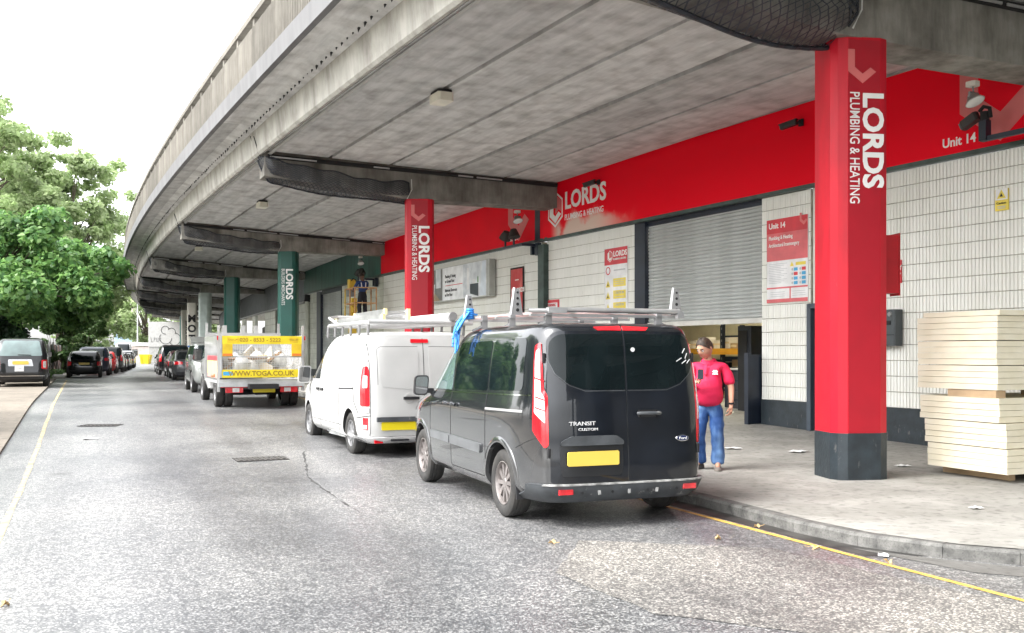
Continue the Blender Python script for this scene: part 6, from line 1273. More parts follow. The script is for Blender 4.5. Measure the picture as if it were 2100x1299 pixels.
M_JEAN = mat('worn blue denim', (.012, .055, .19), .8, var=.3, vs=4.5, col2=(.13, .25, .46), stretch=(1.4, 1.4, .5), bump=.3, bs=14, ramp=(.42, .68)); M_SHOE = mat('grey suede shoe', (.15, .13, .115), .8, var=.2); M_STRAP = mat('watch dark', (.02, .02, .022), .3)
def hand(J, E, wrist, iw, d, side, r=.0085, curl=.5):
    """palm and five fingers grown from the wrist joint; d: pointing direction, side: towards the thumb"""
    d = Vector(d).normalized(); sd = Vector(side).normalized(); nrm = d.cross(sd).normalized(); w = Vector(wrist)
    J.append((w+d*.045, .030, .017)); ip = len(J)-1; E.append((iw, ip)); J.append((w+d*.085, .033, .014)); ik = len(J)-1; E.append((ip, ik))
    for k, (o, L) in enumerate(((.028, .072), (.010, .082), (-.010, .076), (-.027, .060))):
        p = w+d*.088+sd*o; J.append((p, r, r)); a = len(J)-1; E.append((ik, a)); q = p+(d*math.cos(curl*.6)+nrm*math.sin(curl*.6))*L*.5; J.append((q, r*.95, r*.95)); E.append((a, a+1)); q2 = q+(d*math.cos(curl*1.7)+nrm*math.sin(curl*1.7))*L*.5; J.append((q2, r*.8, r*.8)); E.append((a+1, a+2))
    p = w+d*.035+sd*.034; J.append((p, r*1.2, r*1.2)); a = len(J)-1; E.append((ip, a)); q = p+(d*.7+sd*.55+nrm*.3)*.035; J.append((q, r*1.1, r*1.1)); E.append((a, a+1)); J.append((q+(d*.9+sd*.1+nrm*.35)*.03, r*.9, r*.9)); E.append((a+1, a+2))
def person(loc, rz, label, P, mats, head_rot, scale=1.0, grp=None):
    """P: joint positions by name, figure faces -y"""
    m_skin, m_shirt, m_trs, m_shoe, m_hair = mats; root = empty('person', loc, rz, label, 'person', grp); root.scale = (scale*1.06, scale*1.04, scale); V = lambda n: Vector(P[n])
    # body under the clothes: one surface with hands
    J = [(V('pelvis'), .09, .08), (V('waist'), .11, .09), (V('chest'), .11, .085), (V('collar'), .055, .05), (V('neck'), .052, .054), (V('skull'), .05, .055)]; E = [(0, 1), (1, 2), (2, 3), (3, 4), (4, 5)]
    for s in 'LR':
        b = len(J); J += [(V('sh'+s)-Vector((0, 0, .02)), .040, .040), (V('el'+s), .040, .042), (V('wr'+s), .026, .030)]; E += [(3, b), (b, b+1), (b+1, b+2)]; dd = V('hd'+s); hand(J, E, J[b+2][0], b+2, dd, P['th'+s], curl=P.get('cu'+s, .5))
        b = len(J); J += [(V('hip'+s), .06, .065), (V('kn'+s), .05, .05), (V('an'+s), .036, .042), (V('to'+s)+Vector((0, 0, .005)), .03, .022)]; E += [(0, b), (b, b+1), (b+1, b+2), (b+2, b+3)]
    bm = skin('body', J, E, m_skin, root, 2); hb = head_mesh(m_skin); M = Matrix.Translation(V('skull')+Vector((0, -.012, -.05))) @ head_rot.to_4x4() @ Matrix.Scale(P.get('hs', 1.1), 4)
    nb = MB(); nb.v = [tuple(v.co) for v in bm.vertices]; nb.f = [tuple(p.vertices) for p in bm.polygons]; nb.m = [0]*len(nb.f); nb.add([M @ Vector(v) for v in hb.v], hb.f)
    body = nb.build('body', m_skin, root, smooth=80)
    h = hair_mesh(); h.v = [tuple(M @ Vector(v)) for v in h.v]; h.build('hair', m_hair, root, smooth=60)
    f = MB()
    for sx in (-1, 1):
        f.lathe([(0, -.012), (.010, -.009), (.013, 0)], 10, 'y', c=(sx*.031, -.072, .124), m=0); f.lathe([(0, -.0135), (.005, -.0125), (.006, -.010)], 8, 'y', c=(sx*.031, -.072, .122), m=1); f.box((sx*.032, -.085, .147), (.034, .012, .007), 1)
    f.box((0, -.094, .055), (.042, .008, .006), 2); f.v = [tuple(M @ Vector(v)) for v in f.v]; f.build('face_detail', [M_SWH, m_hair, mat('lip colour', (.32, .11, .09), .5)], root)
    return root
def clothes(root, name, J, E, m, lv=3, fold=.007, seed=0):
    """garment grown over its own skeleton, then creased: soft folds that tighten where limbs bend and at the hem"""
    me = skin(name, [(Vector(a), b, c) for a, b, c in J], E, m, root, lv); me.update()
    n = len(me.vertices); co = np.empty(n*3); no = np.empty(n*3); me.vertices.foreach_get('co', co); me.vertices.foreach_get('normal', no); co = co.reshape(-1, 3); no = no.reshape(-1, 3)
    x, y, z = co.T; q = np.sin(34*z+9*x+6*np.sin(11*x+seed)+4*y)*.55+np.sin(61*z-17*x+5*np.sin(9*y+seed*2))*.3+np.sin(23*x+13*z+7*y+seed)*.45; amp = fold*(.5+.5*np.sin(7*z+3*x+seed)**2)
    me.vertices.foreach_set('co', (co+no*(q*amp)[:, None]).reshape(-1)); me.update(); return link(name, me, root)
# --- man in the polo shirt, standing by the black van and looking down at his phone
P = dict(pelvis=(0, .02, .88), waist=(0, -.02, 1.04), chest=(0, .0, 1.24), collar=(0, .02, 1.37), neck=(-.005, .0, 1.43), skull=(-.01, -.025, 1.485),
         shL=(.185, .03, 1.335), elL=(.262, .05, 1.06), wrL=(.272, -.02, .825), hdL=(-.05, -.15, -1), thL=(-.35, -1, 0), cuL=.8,
         shR=(-.185, .02, 1.335), elR=(-.25, -.04, 1.07), wrR=(-.12, -.26, 1.10), hdR=(.75, -.5, .35), thR=(.1, .2, 1), cuR=.7,
         hipL=(.09, .02, .83), knL=(.105, -.02, .46), anL=(.105, .03, .09), toL=(.135, -.13, .035), hipR=(-.09, .02, .83), knR=(-.11, -.035, .46), anR=(-.115, .02, .09), toR=(-.17, -.13, .035))
gzp = gz(13.16)+.125
man = person((2.60, 13.2, gzp), R(-22), 'man in a magenta red polo shirt and blue jeans looking down at a phone', P, (M_SKIN, M_POLO, M_JEAN, M_SHOE, M_HAIR), Matrix.Rotation(R(-26), 3, 'Z') @ Matrix.Rotation(R(28), 3, 'X'), 1.03)
clothes(man, 'polo_shirt', [((0, .02, .80), .186, .148), ((0, -.02, .95), .192, .168), ((0, -.045, 1.07), .190, .180), ((0, -.015, 1.22), .186, .148), ((0, .02, 1.335), .150, .104), ((0, .02, 1.385), .080, .070),
    ((.17, .03, 1.33), .074, .078), ((.228, .043, 1.20), .070, .074), ((.252, .048, 1.07), .073, .078), ((-.17, .02, 1.33), .074, .078), ((-.225, -.005, 1.20), .070, .074), ((-.246, -.03, 1.085), .073, .078)],
    [(0, 1), (1, 2), (2, 3), (3, 4), (4, 5), (4, 6), (6, 7), (7, 8), (4, 9), (9, 10), (10, 11)], M_POLO)
cl = MB(); cl.lathe([(.098, -.012), (.088, .01), (.070, .034), (.062, .030)], 20, 'z'); cl.v = [(x*1.0, y*.92+.008, z+1.392-.42*max(0, -y)) for x, y, z in cl.v]; cl.build('collar', M_POLO, man, smooth=50)
pl_ = MB(); pl_.box((-.01, -.150, 1.28), (.028, .012, .13), 0, Matrix.Rotation(R(-20), 3, 'X')); pl_.build('placket', M_POLO, man)
bd_ = MB(); bd_.add([(.085, -.155, 1.275), (.125, -.148, 1.275), (.14, -.145, 1.25), (.105, -.155, 1.235), (.07, -.158, 1.25)], [(0, 1, 2, 3, 4)]); bd_.box((.105, -.157, 1.225), (.07, .004, .012)); bd_.build('shirt_badge', M_SWH, man)
clothes(man, 'jeans', [((0, .02, .92), .160, .130), ((0, .025, .84), .168, .142), ((.092, .02, .72), .096, .106), ((.106, -.02, .47), .080, .086), ((.106, .01, .28), .076, .082), ((.108, .02, .12), .080, .090), ((.108, .02, .055), .076, .092), ((-.092, .02, .72), .096, .106), ((-.112, -.035, .47), .080, .086), ((-.116, .0, .28), .076, .082), ((-.118, .016, .12), .080, .090), ((-.118, .016, .055), .076, .092)],
    [(0, 1), (1, 2), (2, 3), (3, 4), (4, 5), (5, 6), (1, 7), (7, 8), (8, 9), (9, 10), (10, 11)], M_JEAN)
def shoe(root, ank, toe, m):
    a, b = Vector(ank), Vector(toe); d = (b-a); d.z = 0; d.normalize(); n = Vector((-d.y, d.x, 0)); mb = MB(); ring = []
    for t, w, h in ((-.06, .034, .075), (-.02, .040, .085), (.05, .042, .075), (.12, .047, .055), (.18, .044, .042), (.215, .028, .028), (.228, .008, .015)):
        c = a+d*t; ring.append([(c+n*(w*math.cos(q))+Vector((0, 0, -a.z+.0+max(0, h*math.sin(q)) if math.sin(q) > 0 else -a.z))) for q in np.linspace(0, 2*math.pi, 13)[:-1]])
    v = [p for r in ring for p in r]; k = 12; f = [(i*k+j, i*k+(j+1) % k, (i+1)*k+(j+1) % k, (i+1)*k+j) for i in range(len(ring)-1) for j in range(k)]+[tuple(range(k)), tuple(range((len(ring)-1)*k, len(ring)*k))]
    mb.add(v, f); mb.build('shoe', m, root, smooth=60)
shoe(man, P['anL'], P['toL'], M_SHOE); shoe(man, P['anR'], P['toR'], mat('dark shoe', (.05, .045, .042), .7))
wt = MB(); wt.lathe([(.034, -.012), (.038, -.010), (.038, .010), (.034, .012)], 16, 'z'); wt.box((.036, 0, 0), (.012, .03, .03)); wt.build('wristwatch', [M_STRAP], man, loc=(.272, -.012, .855), rot=(R(12), 0, 0))
def in_person(root, p): c = math.cos(root.rotation_euler[2]); s = math.sin(root.rotation_euler[2]); k = root.scale[0]; return (root.location.x+k*(p[0]*c-p[1]*s), root.location.y+k*(p[0]*s+p[1]*c), root.location.z+k*p[2])
ph = empty('phone', in_person(man, (-.03, -.34, 1.155)), man.rotation_euler[2]+R(10), 'black phone held at the chest of the man in the polo shirt', 'phone'); MB().cbox((0, 0, 0), (.075, .15, .009), .01).build('case', M_STRAP, ph, rot=(R(55), 0, 0)); MB().box((0, 0, .005), (.066, .135, .001)).build('screen', mat('dark screen', (.03, .035, .045), .08), ph, rot=(R(55), 0, 0))

# ================================================================ LIFT WITH A WORKER
bx, by = B2.w(28.3, -1.25, 0)[:2]; LH = B2.rz; LFT = empty('boom_lift', (bx, by, gz(by)+.12), LH, 'yellow boom lift with a rusty work cage in front of the green unit', 'lift')
M_LY = mat('lift yellow', (.66, .40, .03), .45, var=.25, vs=4, col2=(.72, .52, .06)); M_RUST = mat('rusty rail', (.42, .20, .09), .6, var=.3, vs=6, col2=(.6, .36, .16))
MB().cbox((-.4, .1, .55), (1.6, 1.0, .5), .1).build('chassis', M_LY, LFT)
for x in (-1.0, .2):
    for y in (-.4, .6): MB().lathe([(0, -.1), (.12, -.1), (.25, -.1), (.28, -.06), (.28, .06), (.25, .1), (0, .1)], 20, 'y').build('wheel', M_TYRE, LFT, loc=(x, y, .28), smooth=40)
b = MB(); b.box((-.75, .1, 1.5), (.22, .22, 1.6), 0, Matrix.Rotation(R(-12), 3, 'Y')); b.box((-.95, .1, 2.55), (.2, .2, 1.2), 0, Matrix.Rotation(R(18), 3, 'Y')); b.box((-.80, .1, 2.9), (.5, .16, .2)); b.build('boom', M_LY, LFT)
MB().cbox((-.86, .05, 3.92), (.30, .3, .36), .03).box((-.7, -.02, 3.55), (.34, .26, .26), 1).box((-.62, .05, 3.2), (.3, .2, .3), 0).build('control_box', [M_LY, M_GREY], LFT)
b = MB(); b.tube([(-.72, 0, 4.05), (-.5, 0, 4.12), (-.28, .05, 4.06), (-.3, .1, 3.85)], .022, 6); b.tube([(-.75, 0, 3.1), (-1.15, 0, 3.15)], .03, 6); b.build('hoses', M_DARK, LFT, smooth=50)
MB().box((.25, .1, 2.52), (1.5, .85, .06)).build('cage_floor', M_RUST, LFT)
for x in (-.48, .25, .98):
    for y in (-.32, .52): b = MB(); b.tube([(x, y, 2.52), (x, y, 3.68)], .026, 6); b.build('cage_post', M_RUST if x > 0 else M_LY, LFT)
for z in (3.68, 3.1): b = MB(); b.tube([(-.48, -.32, z), (.98, -.32, z), (.98, .52, z), (-.48, .52, z), (-.48, -.32, z)], .024, 6); b.build('cage_rail', M_RUST, LFT)
P2 = dict(P); P2.update(elR=(-.24, -.14, 1.12), wrR=(-.16, -.34, 1.05), elL=(.25, -.12, 1.1), wrL=(.16, -.32, 1.04), hdL=(0, -1, -.1), hdR=(0, -1, -.1), thL=(-1, 0, .2), thR=(1, 0, .2))
def in_obj(o, p): c, s = math.cos(o.rotation_euler[2]), math.sin(o.rotation_euler[2]); return (o.location.x+p[0]*c-p[1]*s, o.location.y+p[0]*s+p[1]*c, o.location.z+p[2])
M_OVR = mat('black overalls', (.012, .013, .02), .8); M_BLUE = mat('blue work shirt', (.02, .05, .16), .8)
wk = person(in_obj(LFT, (.5, .1, 2.55)), LH+R(-80), 'worker in dark overalls and blue shirt standing in the lift cage', P2, (M_SKIN2, M_BLUE, M_OVR, M_STRAP, M_HAIR), Matrix.Rotation(R(22), 3, 'X'), 1.02)
clothes(wk, 'work_shirt', [((0, .02, .92), .15, .12), ((0, -.01, 1.08), .155, .13), ((0, 0, 1.24), .165, .125), ((0, .02, 1.36), .10, .08), ((.185, .03, 1.335), .072, .072), ((.25, -.12, 1.1), .06, .06), ((.18, -.28, 1.05), .05, .05), ((-.185, .02, 1.335), .072, .072), ((-.24, -.14, 1.12), .06, .06), ((-.17, -.3, 1.06), .05, .05)], [(0, 1), (1, 2), (2, 3), (3, 4), (4, 5), (5, 6), (3, 7), (7, 8), (8, 9)], M_BLUE)
clothes(wk, 'overalls', [((0, .0, 1.12), .145, .125), ((0, .02, .86), .155, .13), ((.095, .02, .74), .098, .10), ((.108, -.02, .46), .078, .083), ((.110, .025, .09), .07, .08), ((-.095, .02, .74), .098, .10), ((-.112, -.035, .46), .078, .083), ((-.118, .018, .09), .07, .08)], [(0, 1), (1, 2), (2, 3), (3, 4), (1, 5), (5, 6), (6, 7)], M_OVR)
b = MB()
for sx in (-1, 1): b.tube([(sx*.09, -.13, 1.15), (sx*.1, -.09, 1.33), (sx*.1, .02, 1.42), (sx*.09, .11, 1.3), (sx*.07, .13, 1.12)], .016, 6)
b.build('braces', M_SWH, wk, smooth=50)
for s in 'LR': shoe(wk, P2['an'+s], P2['to'+s], M_DARK)
# ================================================================ STACK OF INSULATION BOARDS
M_FOAM = mat('cream insulation board', (.70, .645, .49), .45, vs=4, col2=(.75, .70, .56), bump=.08, bs=60); M_FOAM_L = mat('board facing line', (.55, .50, .38), .6)
A = Vector((5.32, 12.96)); Bc = Vector((5.86, 11.74)); dF = (Bc-A).normalized(); dR = Vector((-dF.y, dF.x)); ang = math.atan2(dF.y, dF.x)
W1, D1 = 1.22, 2.4; g0 = gz(12.3)+.125
def pack(z, n, dx, dy, rot, label, th=.074):
    o = A+dF*(W1/2+dx)+dR*(D1/2+dy); t = empty('board_pack', (o.x, o.y, z), ang+rot, label, 'insulation boards', 'packs in the board stack')
    rr = random.Random(int(z*100))
    for k in range(n):
        b = MB(); jx, jy = rr.uniform(-.006, .006), rr.uniform(-.008, .008); b.cbox((jx, jy, th*(k+.5)), (W1+rr.uniform(-.004, .004), D1, th-.004), .006); b.build('board', M_FOAM, t)
    return z+n*th
z = g0+.10
for k, wd_ in ((-.9, 'front'), (0, 'middle'), (.9, 'back')):
    o = A+dF*(W1/2)+dR*(D1/2+k); t = empty('timber_bearer', (o.x, o.y, g0), ang, wd_+' timber bearer under the stack of insulation boards', 'timber', 'bearers under the stack'); MB().box((0, 0, .05), (1.0, .10, .10)).build('timber', M_CARD, t)
labs = ['lowest pack of cream insulation boards resting on the bearers', 'second pack up from the ground in the cream board stack', 'pack of cream boards directly below the timber spacer', 'pack of cream boards directly above the timber spacer', 'second pack above the timber spacer in the board stack', 'cream board pack just under the single top board']
z = pack(z, 4, .10, .0, R(-1.2), labs[0]); z = pack(z+.006, 4, .02, .02, R(.6), labs[1]); z = pack(z+.006, 4, -.03, .0, R(-.5), labs[2])
for k, wd_ in ((-.8, 'front'), (.5, 'rear')):
    o = A+dF*(W1*.62)+dR*(D1/2+k-.3); t = empty('timber_spacer', (o.x, o.y, z), ang, wd_+' brown timber spacer between the middle packs of boards', 'timber', 'spacers in the stack'); MB().box((0, 0, .045), (.72, .16, .09)).build('timber', M_CARD, t)
z += .092; z = pack(z, 4, -.08, .0, R(.4), labs[3]); z = pack(z+.006, 4, -.09, .02, R(-.4), labs[4]); z = pack(z+.006, 4, -.09, .0, R(.8), labs[5])
o = A+dF*(W1/2-.02)+dR*(D1/2); t = empty('insulation_board', (o.x, o.y, z+.003), ang+R(-.6), 'single cream board lying on top of the whole stack', 'insulation board'); b = MB(); b.cbox((.02, 0, .03), (1.18, D1, .06), .006); b.build('board', M_FOAM, t)
# ================================================================ LITTER, LEAVES
def paper(x, y, dz, s, rz, label):
    t = empty('paper_scrap', (x, y, gz(y)+dz), rz, label, 'litter', 'scraps of paper'); b = MB(); n = 4
    for i in range(n+1):
        for j in range(n+1): b.v.append((s*(i/n-.5), s*.7*(j/n-.5), .008+.012*math.sin(i*1.7)*math.sin(j*2.1+i)))
    b.f = [(i*(n+1)+j, i*(n+1)+j+1, (i+1)*(n+1)+j+1, (i+1)*(n+1)+j) for i in range(n) for j in range(n)]; b.m = [0]*len(b.f); b.build('sheet', M_SWH, t)
paper(5.28, 13.5, .13, .2, .5, 'white paper scrap on the pavement between column and board stack'); paper(3.45, 15.6, .13, .26, .2, 'white paper scrap on the pavement behind the man'); paper(4.35, 15.2, .13, .3, .9, 'white paper scrap beside the base of the near red column'); paper(4.6, 9.9, .13, .13, .3, 'small white scrap on the pavement near the kerb'); paper(3.05, 8.2, .006, .12, 1.2, 'small white scrap in the gutter'); paper(4.2, 7.7, .006, .1, .2, 'small white scrap by the end of the kerb'); paper(-7.6, 18.0, .006, .25, .2, 'white paper scrap by the left yellow line')
M_LEAF = mat('fallen tan leaf', (.50, .34, .16), .7, var=.3)
for i, (x, y, s, lab) in enumerate(((2.34, 9.55, .10, 'tan fallen leaf standing in the gutter behind the yellow line'), (1.85, 8.95, .11, 'tan fallen leaf on the road nearest the black van'), (2.58, 8.5, .11, 'tan fallen leaf lying on the yellow line'), (3.0, 7.95, .12, 'tan fallen leaf between yellow line and kerb end'), (.35, 8.75, .12, 'brown fallen leaf on the asphalt behind the black van'), (-3.75, 6.2, .16, 'tan fallen leaf near the bottom left of the road'), (-3.35, 6.6, .12, 'small tan leaf near the bottom left of the road'))):
    t = empty('fallen_leaf', (x, y, gz(y)+.006), i*1.3, lab, 'leaf', 'fallen leaves'); b = MB(); pts = []
    for k in range(10): a = k*2*math.pi/10; r = .75*s*(.55 if k % 2 else 1)*(.5+.1*math.sin(k*3+i)); pts.append((r*math.cos(a), r*math.sin(a)*.8, .012+.02*math.sin(a*2+i)))
    b.add(pts+[(0, 0, .004)], [(k, (k+1) % 10, 10) for k in range(10)]); b.tube([(s*.4, 0, .01), (s*.8, .02, .02)], .003, 4); b.build('blade', M_LEAF, t)
# oily stain patches are in the materials; a dark puddle edge lies in the gutter by the van
# ================================================================ TREES
def leafmat(name, a, b, tr=.35, hue=.04):
    m = bpy.data.materials.new(name); m.use_nodes = True; n = m.node_tree.nodes; l = m.node_tree.links; p = n['Principled BSDF']; out = n['Material Output']
    ge = n.new('ShaderNodeNewGeometry'); cr = n.new('ShaderNodeValToRGB'); cr.color_ramp.elements[0].color = (*a, 1); cr.color_ramp.elements[1].color = (*b, 1); l.new(ge.outputs['Random Per Island'], cr.inputs['Fac'])
    tc = n.new('ShaderNodeTexCoord'); nz = n.new('ShaderNodeTexNoise'); nz.inputs['Scale'].default_value = .55; nz.inputs['Detail'].default_value = 3; l.new(tc.outputs['Object'], nz.inputs['Vector'])
    hv = n.new('ShaderNodeHueSaturation'); mr = n.new('ShaderNodeMapRange'); mr.inputs['From Min'].default_value = .3; mr.inputs['From Max'].default_value = .7; mr.inputs['To Min'].default_value = .65; mr.inputs['To Max'].default_value = 1.4
    l.new(nz.outputs['Fac'], mr.inputs['Value']); l.new(mr.outputs[0], hv.inputs['Value']); l.new(cr.outputs[0], hv.inputs['Color']); l.new(hv.outputs[0], p.inputs['Base Color']); p.inputs['Roughness'].default_value = .45
    ts = n.new('ShaderNodeBsdfTranslucent'); l.new(hv.outputs[0], ts.inputs['Color']); mx = n.new('ShaderNodeMixShader'); mx.inputs[0].default_value = tr
    l.new(p.outputs[0], mx.inputs[1]); l.new(ts.outputs[0], mx.inputs[2]); l.new(mx.outputs[0], out.inputs['Surface']); return m
M_BARK = mat('bark', (.10, .08, .06), .9, var=.4, vs=6, stretch=(3, 3, .5), bump=.5, bs=12)
def leaf_mesh(name, cl, n, size, m, seed, droop=.0):
    """n leaf-sized kites spread over the clumps cl: (centre, radius)"""
    rg = np.random.default_rng(seed); c = np.array([q[0] for q in cl]); r = np.array([q[1] for q in cl]); w = r**2; idx = rg.choice(len(cl), n, p=w/w.sum())
    d = rg.normal(size=(n, 3)); d /= np.linalg.norm(d, axis=1)[:, None]; rad = rg.random(n)**.45; ctr = c[idx]+d*(r[idx]*rad)[:, None]*np.array([1, 1, .72])
    nrm = d*.7+rg.normal(size=(n, 3))*.5+np.array([0, 0, .55]); nrm /= np.linalg.norm(nrm, axis=1)[:, None]
    t = np.cross(nrm, rg.normal(size=(n, 3))); t /= np.linalg.norm(t, axis=1)[:, None]; bt = np.cross(nrm, t); s = size*(.6+.8*rg.random(n))[:, None]
    v = np.empty((n, 4, 3)); v[:, 0] = ctr-t*s*.5; v[:, 1] = ctr+bt*s*.34-t*s*.05+nrm*s*.08; v[:, 2] = ctr+t*s*.55-nrm*s*.05; v[:, 3] = ctr-bt*s*.34-t*s*.05+nrm*s*.08
    me = bpy.data.meshes.new(name); me.vertices.add(4*n); me.vertices.foreach_set('co', v.reshape(-1)); me.loops.add(4*n); me.loops.foreach_set('vertex_index', np.arange(4*n, dtype=np.int32))
    me.polygons.add(n); me.polygons.foreach_set('loop_start', np.arange(0, 4*n, 4, dtype=np.int32)); me.polygons.foreach_set('loop_total', np.full(n, 4, dtype=np.int32)); me.materials.append(m); me.update(); me.validate(); return me
def tree(x, y, h, rx, rz_, zc, nleaf, size, m, label, seed, ncl=90, trunk=.25, name='tree', cr=(.9, 1.7), lean=(0, 0), flare=0, zmin=.6, grp='trees beside the road'):
    t = empty(name, (x, y, gz(y)), 0, label, 'tree', grp); rr = random.Random(seed); cl = []
    while len(cl) < ncl:
        a = rr.uniform(0, 2*math.pi); cz = rr.uniform(-1, 1); q = math.sqrt(1-cz*cz); k = rr.uniform(.45, 1)**.6
        k *= 1+.18*math.sin(3*a+seed)+.12*math.sin(5*cz+seed*2+a)
        k *= 1-flare*cz
        p = (rx*q*math.cos(a)*k*.9+lean[0]*cz, rx*q*math.sin(a)*k*.9+lean[1]*cz, zc+rz_*cz*k*.9)
        if p[2] > zmin: cl.append((p, rr.uniform(*cr)))
    b = MB(); top = zc+rz_*.3; b.tube([(0, 0, -.2), (.05, 0, zc*.35), (.1, .05, zc*.7), (lean[0]*.2, 0, top)], [trunk*1.3, trunk, trunk*.75, trunk*.3], 10)
    for p, r in cl[::3]:
        z0 = rr.uniform(.3, .8)*zc; mid = Vector((p[0]*.5, p[1]*.5, (z0+p[2])/2+.3)); b.tube([(0, 0, z0), mid, p], [trunk*.38, trunk*.2, .02], 5, caps=False)
    b.build('trunk', M_BARK, t, smooth=60); link('crown', leaf_mesh('crown', cl, nleaf, size, m, seed), t, kind='stuff'); return t
L_DARK = leafmat('maple leaf', (.06, .16, .05), (.22, .38, .11), tr=.5); L_PALE = leafmat('haze-paled leaf', (.28, .38, .17), (.46, .55, .30), tr=.6); L_MID = leafmat('shrub leaf', (.05, .12, .03), (.12, .2, .06)); L_HEDGE = leafmat('hedge leaf', (.012, .04, .016), (.04, .085, .03))  # L_PALE: haze and glare are put into its leaf colour
tree(-25.3, 47.5, 9, 7.4, 3.3, 5.2, 72000, .27, L_DARK, 'dense dark green tree overhanging the parked cars on the left', 3, ncl=175, cr=(.6, 1.25), flare=.25, zmin=2.9)
tree(-35.5, 50, 9, 5.5, 3.6, 4.6, 30000, .34, L_DARK, 'dark green tree farther left beside the dense one', 9, ncl=80, cr=(.9, 1.6))
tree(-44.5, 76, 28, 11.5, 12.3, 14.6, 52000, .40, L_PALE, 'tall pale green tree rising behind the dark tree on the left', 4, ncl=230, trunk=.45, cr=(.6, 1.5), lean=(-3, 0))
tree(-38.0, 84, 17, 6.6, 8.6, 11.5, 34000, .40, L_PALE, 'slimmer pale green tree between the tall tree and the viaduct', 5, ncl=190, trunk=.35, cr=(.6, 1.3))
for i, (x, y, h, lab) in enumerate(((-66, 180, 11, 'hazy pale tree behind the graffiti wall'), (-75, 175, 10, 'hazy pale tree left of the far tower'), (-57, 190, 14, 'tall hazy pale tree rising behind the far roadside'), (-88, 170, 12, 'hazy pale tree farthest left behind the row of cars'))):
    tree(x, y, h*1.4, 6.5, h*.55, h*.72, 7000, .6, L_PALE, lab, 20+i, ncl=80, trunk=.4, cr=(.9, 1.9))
# low shrubs and hedge beside the taxi and behind the parked cars
def shrub(x, y, w, h, label, seed, m, n=6000, size=.16, name='shrub'):
    t = empty(name, (x, y, gz(y)), 0, label, 'shrub', 'shrubs along the fence'); rr = random.Random(seed); cl = [((rr.uniform(-w, w), rr.uniform(-w*.7, w*.7), rr.uniform(.2, h)), rr.uniform(.3, .6)) for _ in range(int(14+w*6))]
    b = MB(); 
    for p, r in cl[::2]: b.tube([(p[0]*.3, p[1]*.3, 0), (p[0]*.7, p[1]*.7, p[2]*.5), p], [.03, .02, .01], 4, caps=False)
    b.build('stems', M_BARK, t); link('foliage', leaf_mesh('foliage', cl, n, size, m, seed), t, kind='stuff')
shrub(-22.5, 44.5, .8, 2.2, 'dark shrub just right of the taxi', 31, L_HEDGE, 8000); shrub(-24.5, 45.5, 2.2, 2.8, 'dark hedge bank directly behind the taxi', 32, L_HEDGE, 14000); shrub(-29, 46, 2.6, 3.0, 'dark hedge bank behind and left of the taxi', 33, L_HEDGE, 14000)
shrub(-27.6, 61, 1.6, 3.6, 'lighter green shrub behind the fence above the red car', 34, L_MID, 9000, .2); shrub(-34, 77, 2.5, 4.4, 'mid green shrub above the far row of cars', 35, L_MID, 9000, .26); shrub(-44, 103, 3, 4.5, 'pale shrub beside the far white van', 36, L_MID, 7000, .3)
# weeds at the kerb
wd = empty('weeds', (0, 0, 0)); tag(wd, kind='stuff'); me = leaf_mesh('weeds', [((XL(y)-.9-random.random()*.8, y, gz(y)+.2), .25) for y in np.arange(47, 60, .8)], 2500, .12, L_MID, 51); wo_ = link('weeds_foliage', me, wd, kind='stuff')
# ================================================================ BOARD FENCE along the left pavement
fn = empty('board_fence', (XL(49)-1.9, 49, gz(49)+.05), 0, 'weathered pale board fence behind the parked cars on the left', 'fence')
M_FB = mat('weathered fence board', (.36, .34, .30), .85, var=.3, vs=2, stretch=(6, 6, .4), col2=(.52, .50, .45)); y = 49.0; k = 0
while y < 66:
    x = XL(y)-1.9; hgt = 1.75+random.uniform(-.03, .03); ang_ = math.atan2(XL(y+1)-XL(y), 1)
    b = MB(); b.box((0, 0, hgt/2), (.025, .152, hgt)); b.build('board', M_FB, fn, loc=(x-fn.location.x, y-fn.location.y, 0), rot=(0, 0, -ang_)); 
    if k % 14 == 0: MB().box((0, 0, .95), (.12, .12, 1.9)).build('post', mat('concrete post', (.36, .36, .35), .8, var=.2), fn, loc=(x-fn.location.x+.08, y-fn.location.y, 0), rot=(0, 0, -ang_))
    y += .158*math.cos(ang_); k += 1
# ================================================================ FAR END: graffiti wall, cabin, skip, tower, pole
gw_ = empty('graffiti_building', (-47.6, 140, gz(140)), R(4), 'white painted building with bubble graffiti closing the road', 'building'); gw_.scale = (.72, 1, .9)
MB().box((0, 3, 4.5), (9.2, 6, 3.9)).build('upper_wall', mat('white painted wall', (.36, .36, .35), .7, var=.08), gw_); MB().box((-3.2, 3.05, 1.28), (2.6, 5.9, 2.55)).build('lower_wall', mat('pale render', (.30, .30, .29), .8, var=.15), gw_); MB().box((3.4, 3.05, 1.28), (2.2, 5.9, 2.55)).build('lower_wall', _M['pale render'], gw_)
for k in range(3): b = MB(); b.box((-1.3+k*1.25, .3, 1.2), (1.1, .1, 2.3)); wn = b.build('garage_door', mat('grey door', (.22, .22, .22), .6), gw_); MB().box((-1.3+k*1.25, .24, 1.9), (.9, .03, .5)).build('pane', M_GLASS, wn)
def stroke(pts, w=.045): 
    b = MB(); b.tube([(x, -.012, z) for x, z in pts], w, 5); return b
gp_ = [[(-1.4+.75*math.cos(a), 5.15+.62*math.sin(a)) for a in np.linspace(.3, 4.9, 22)], [(-1.3+1.15*math.cos(a), 3.95+.95*math.sin(a)) for a in np.linspace(2.6, 6.2, 26)], [(-.2+.75*math.cos(a), 4.85+.6*math.sin(a)) for a in np.linspace(-.5, 2.5, 16)], [(.4+1.1*math.cos(a), 3.75+.95*math.sin(a)) for a in np.linspace(-2.6, 1.4, 26)]]
for q in gp_: stroke(q).build('graffiti_line', M_BLK, gw_)
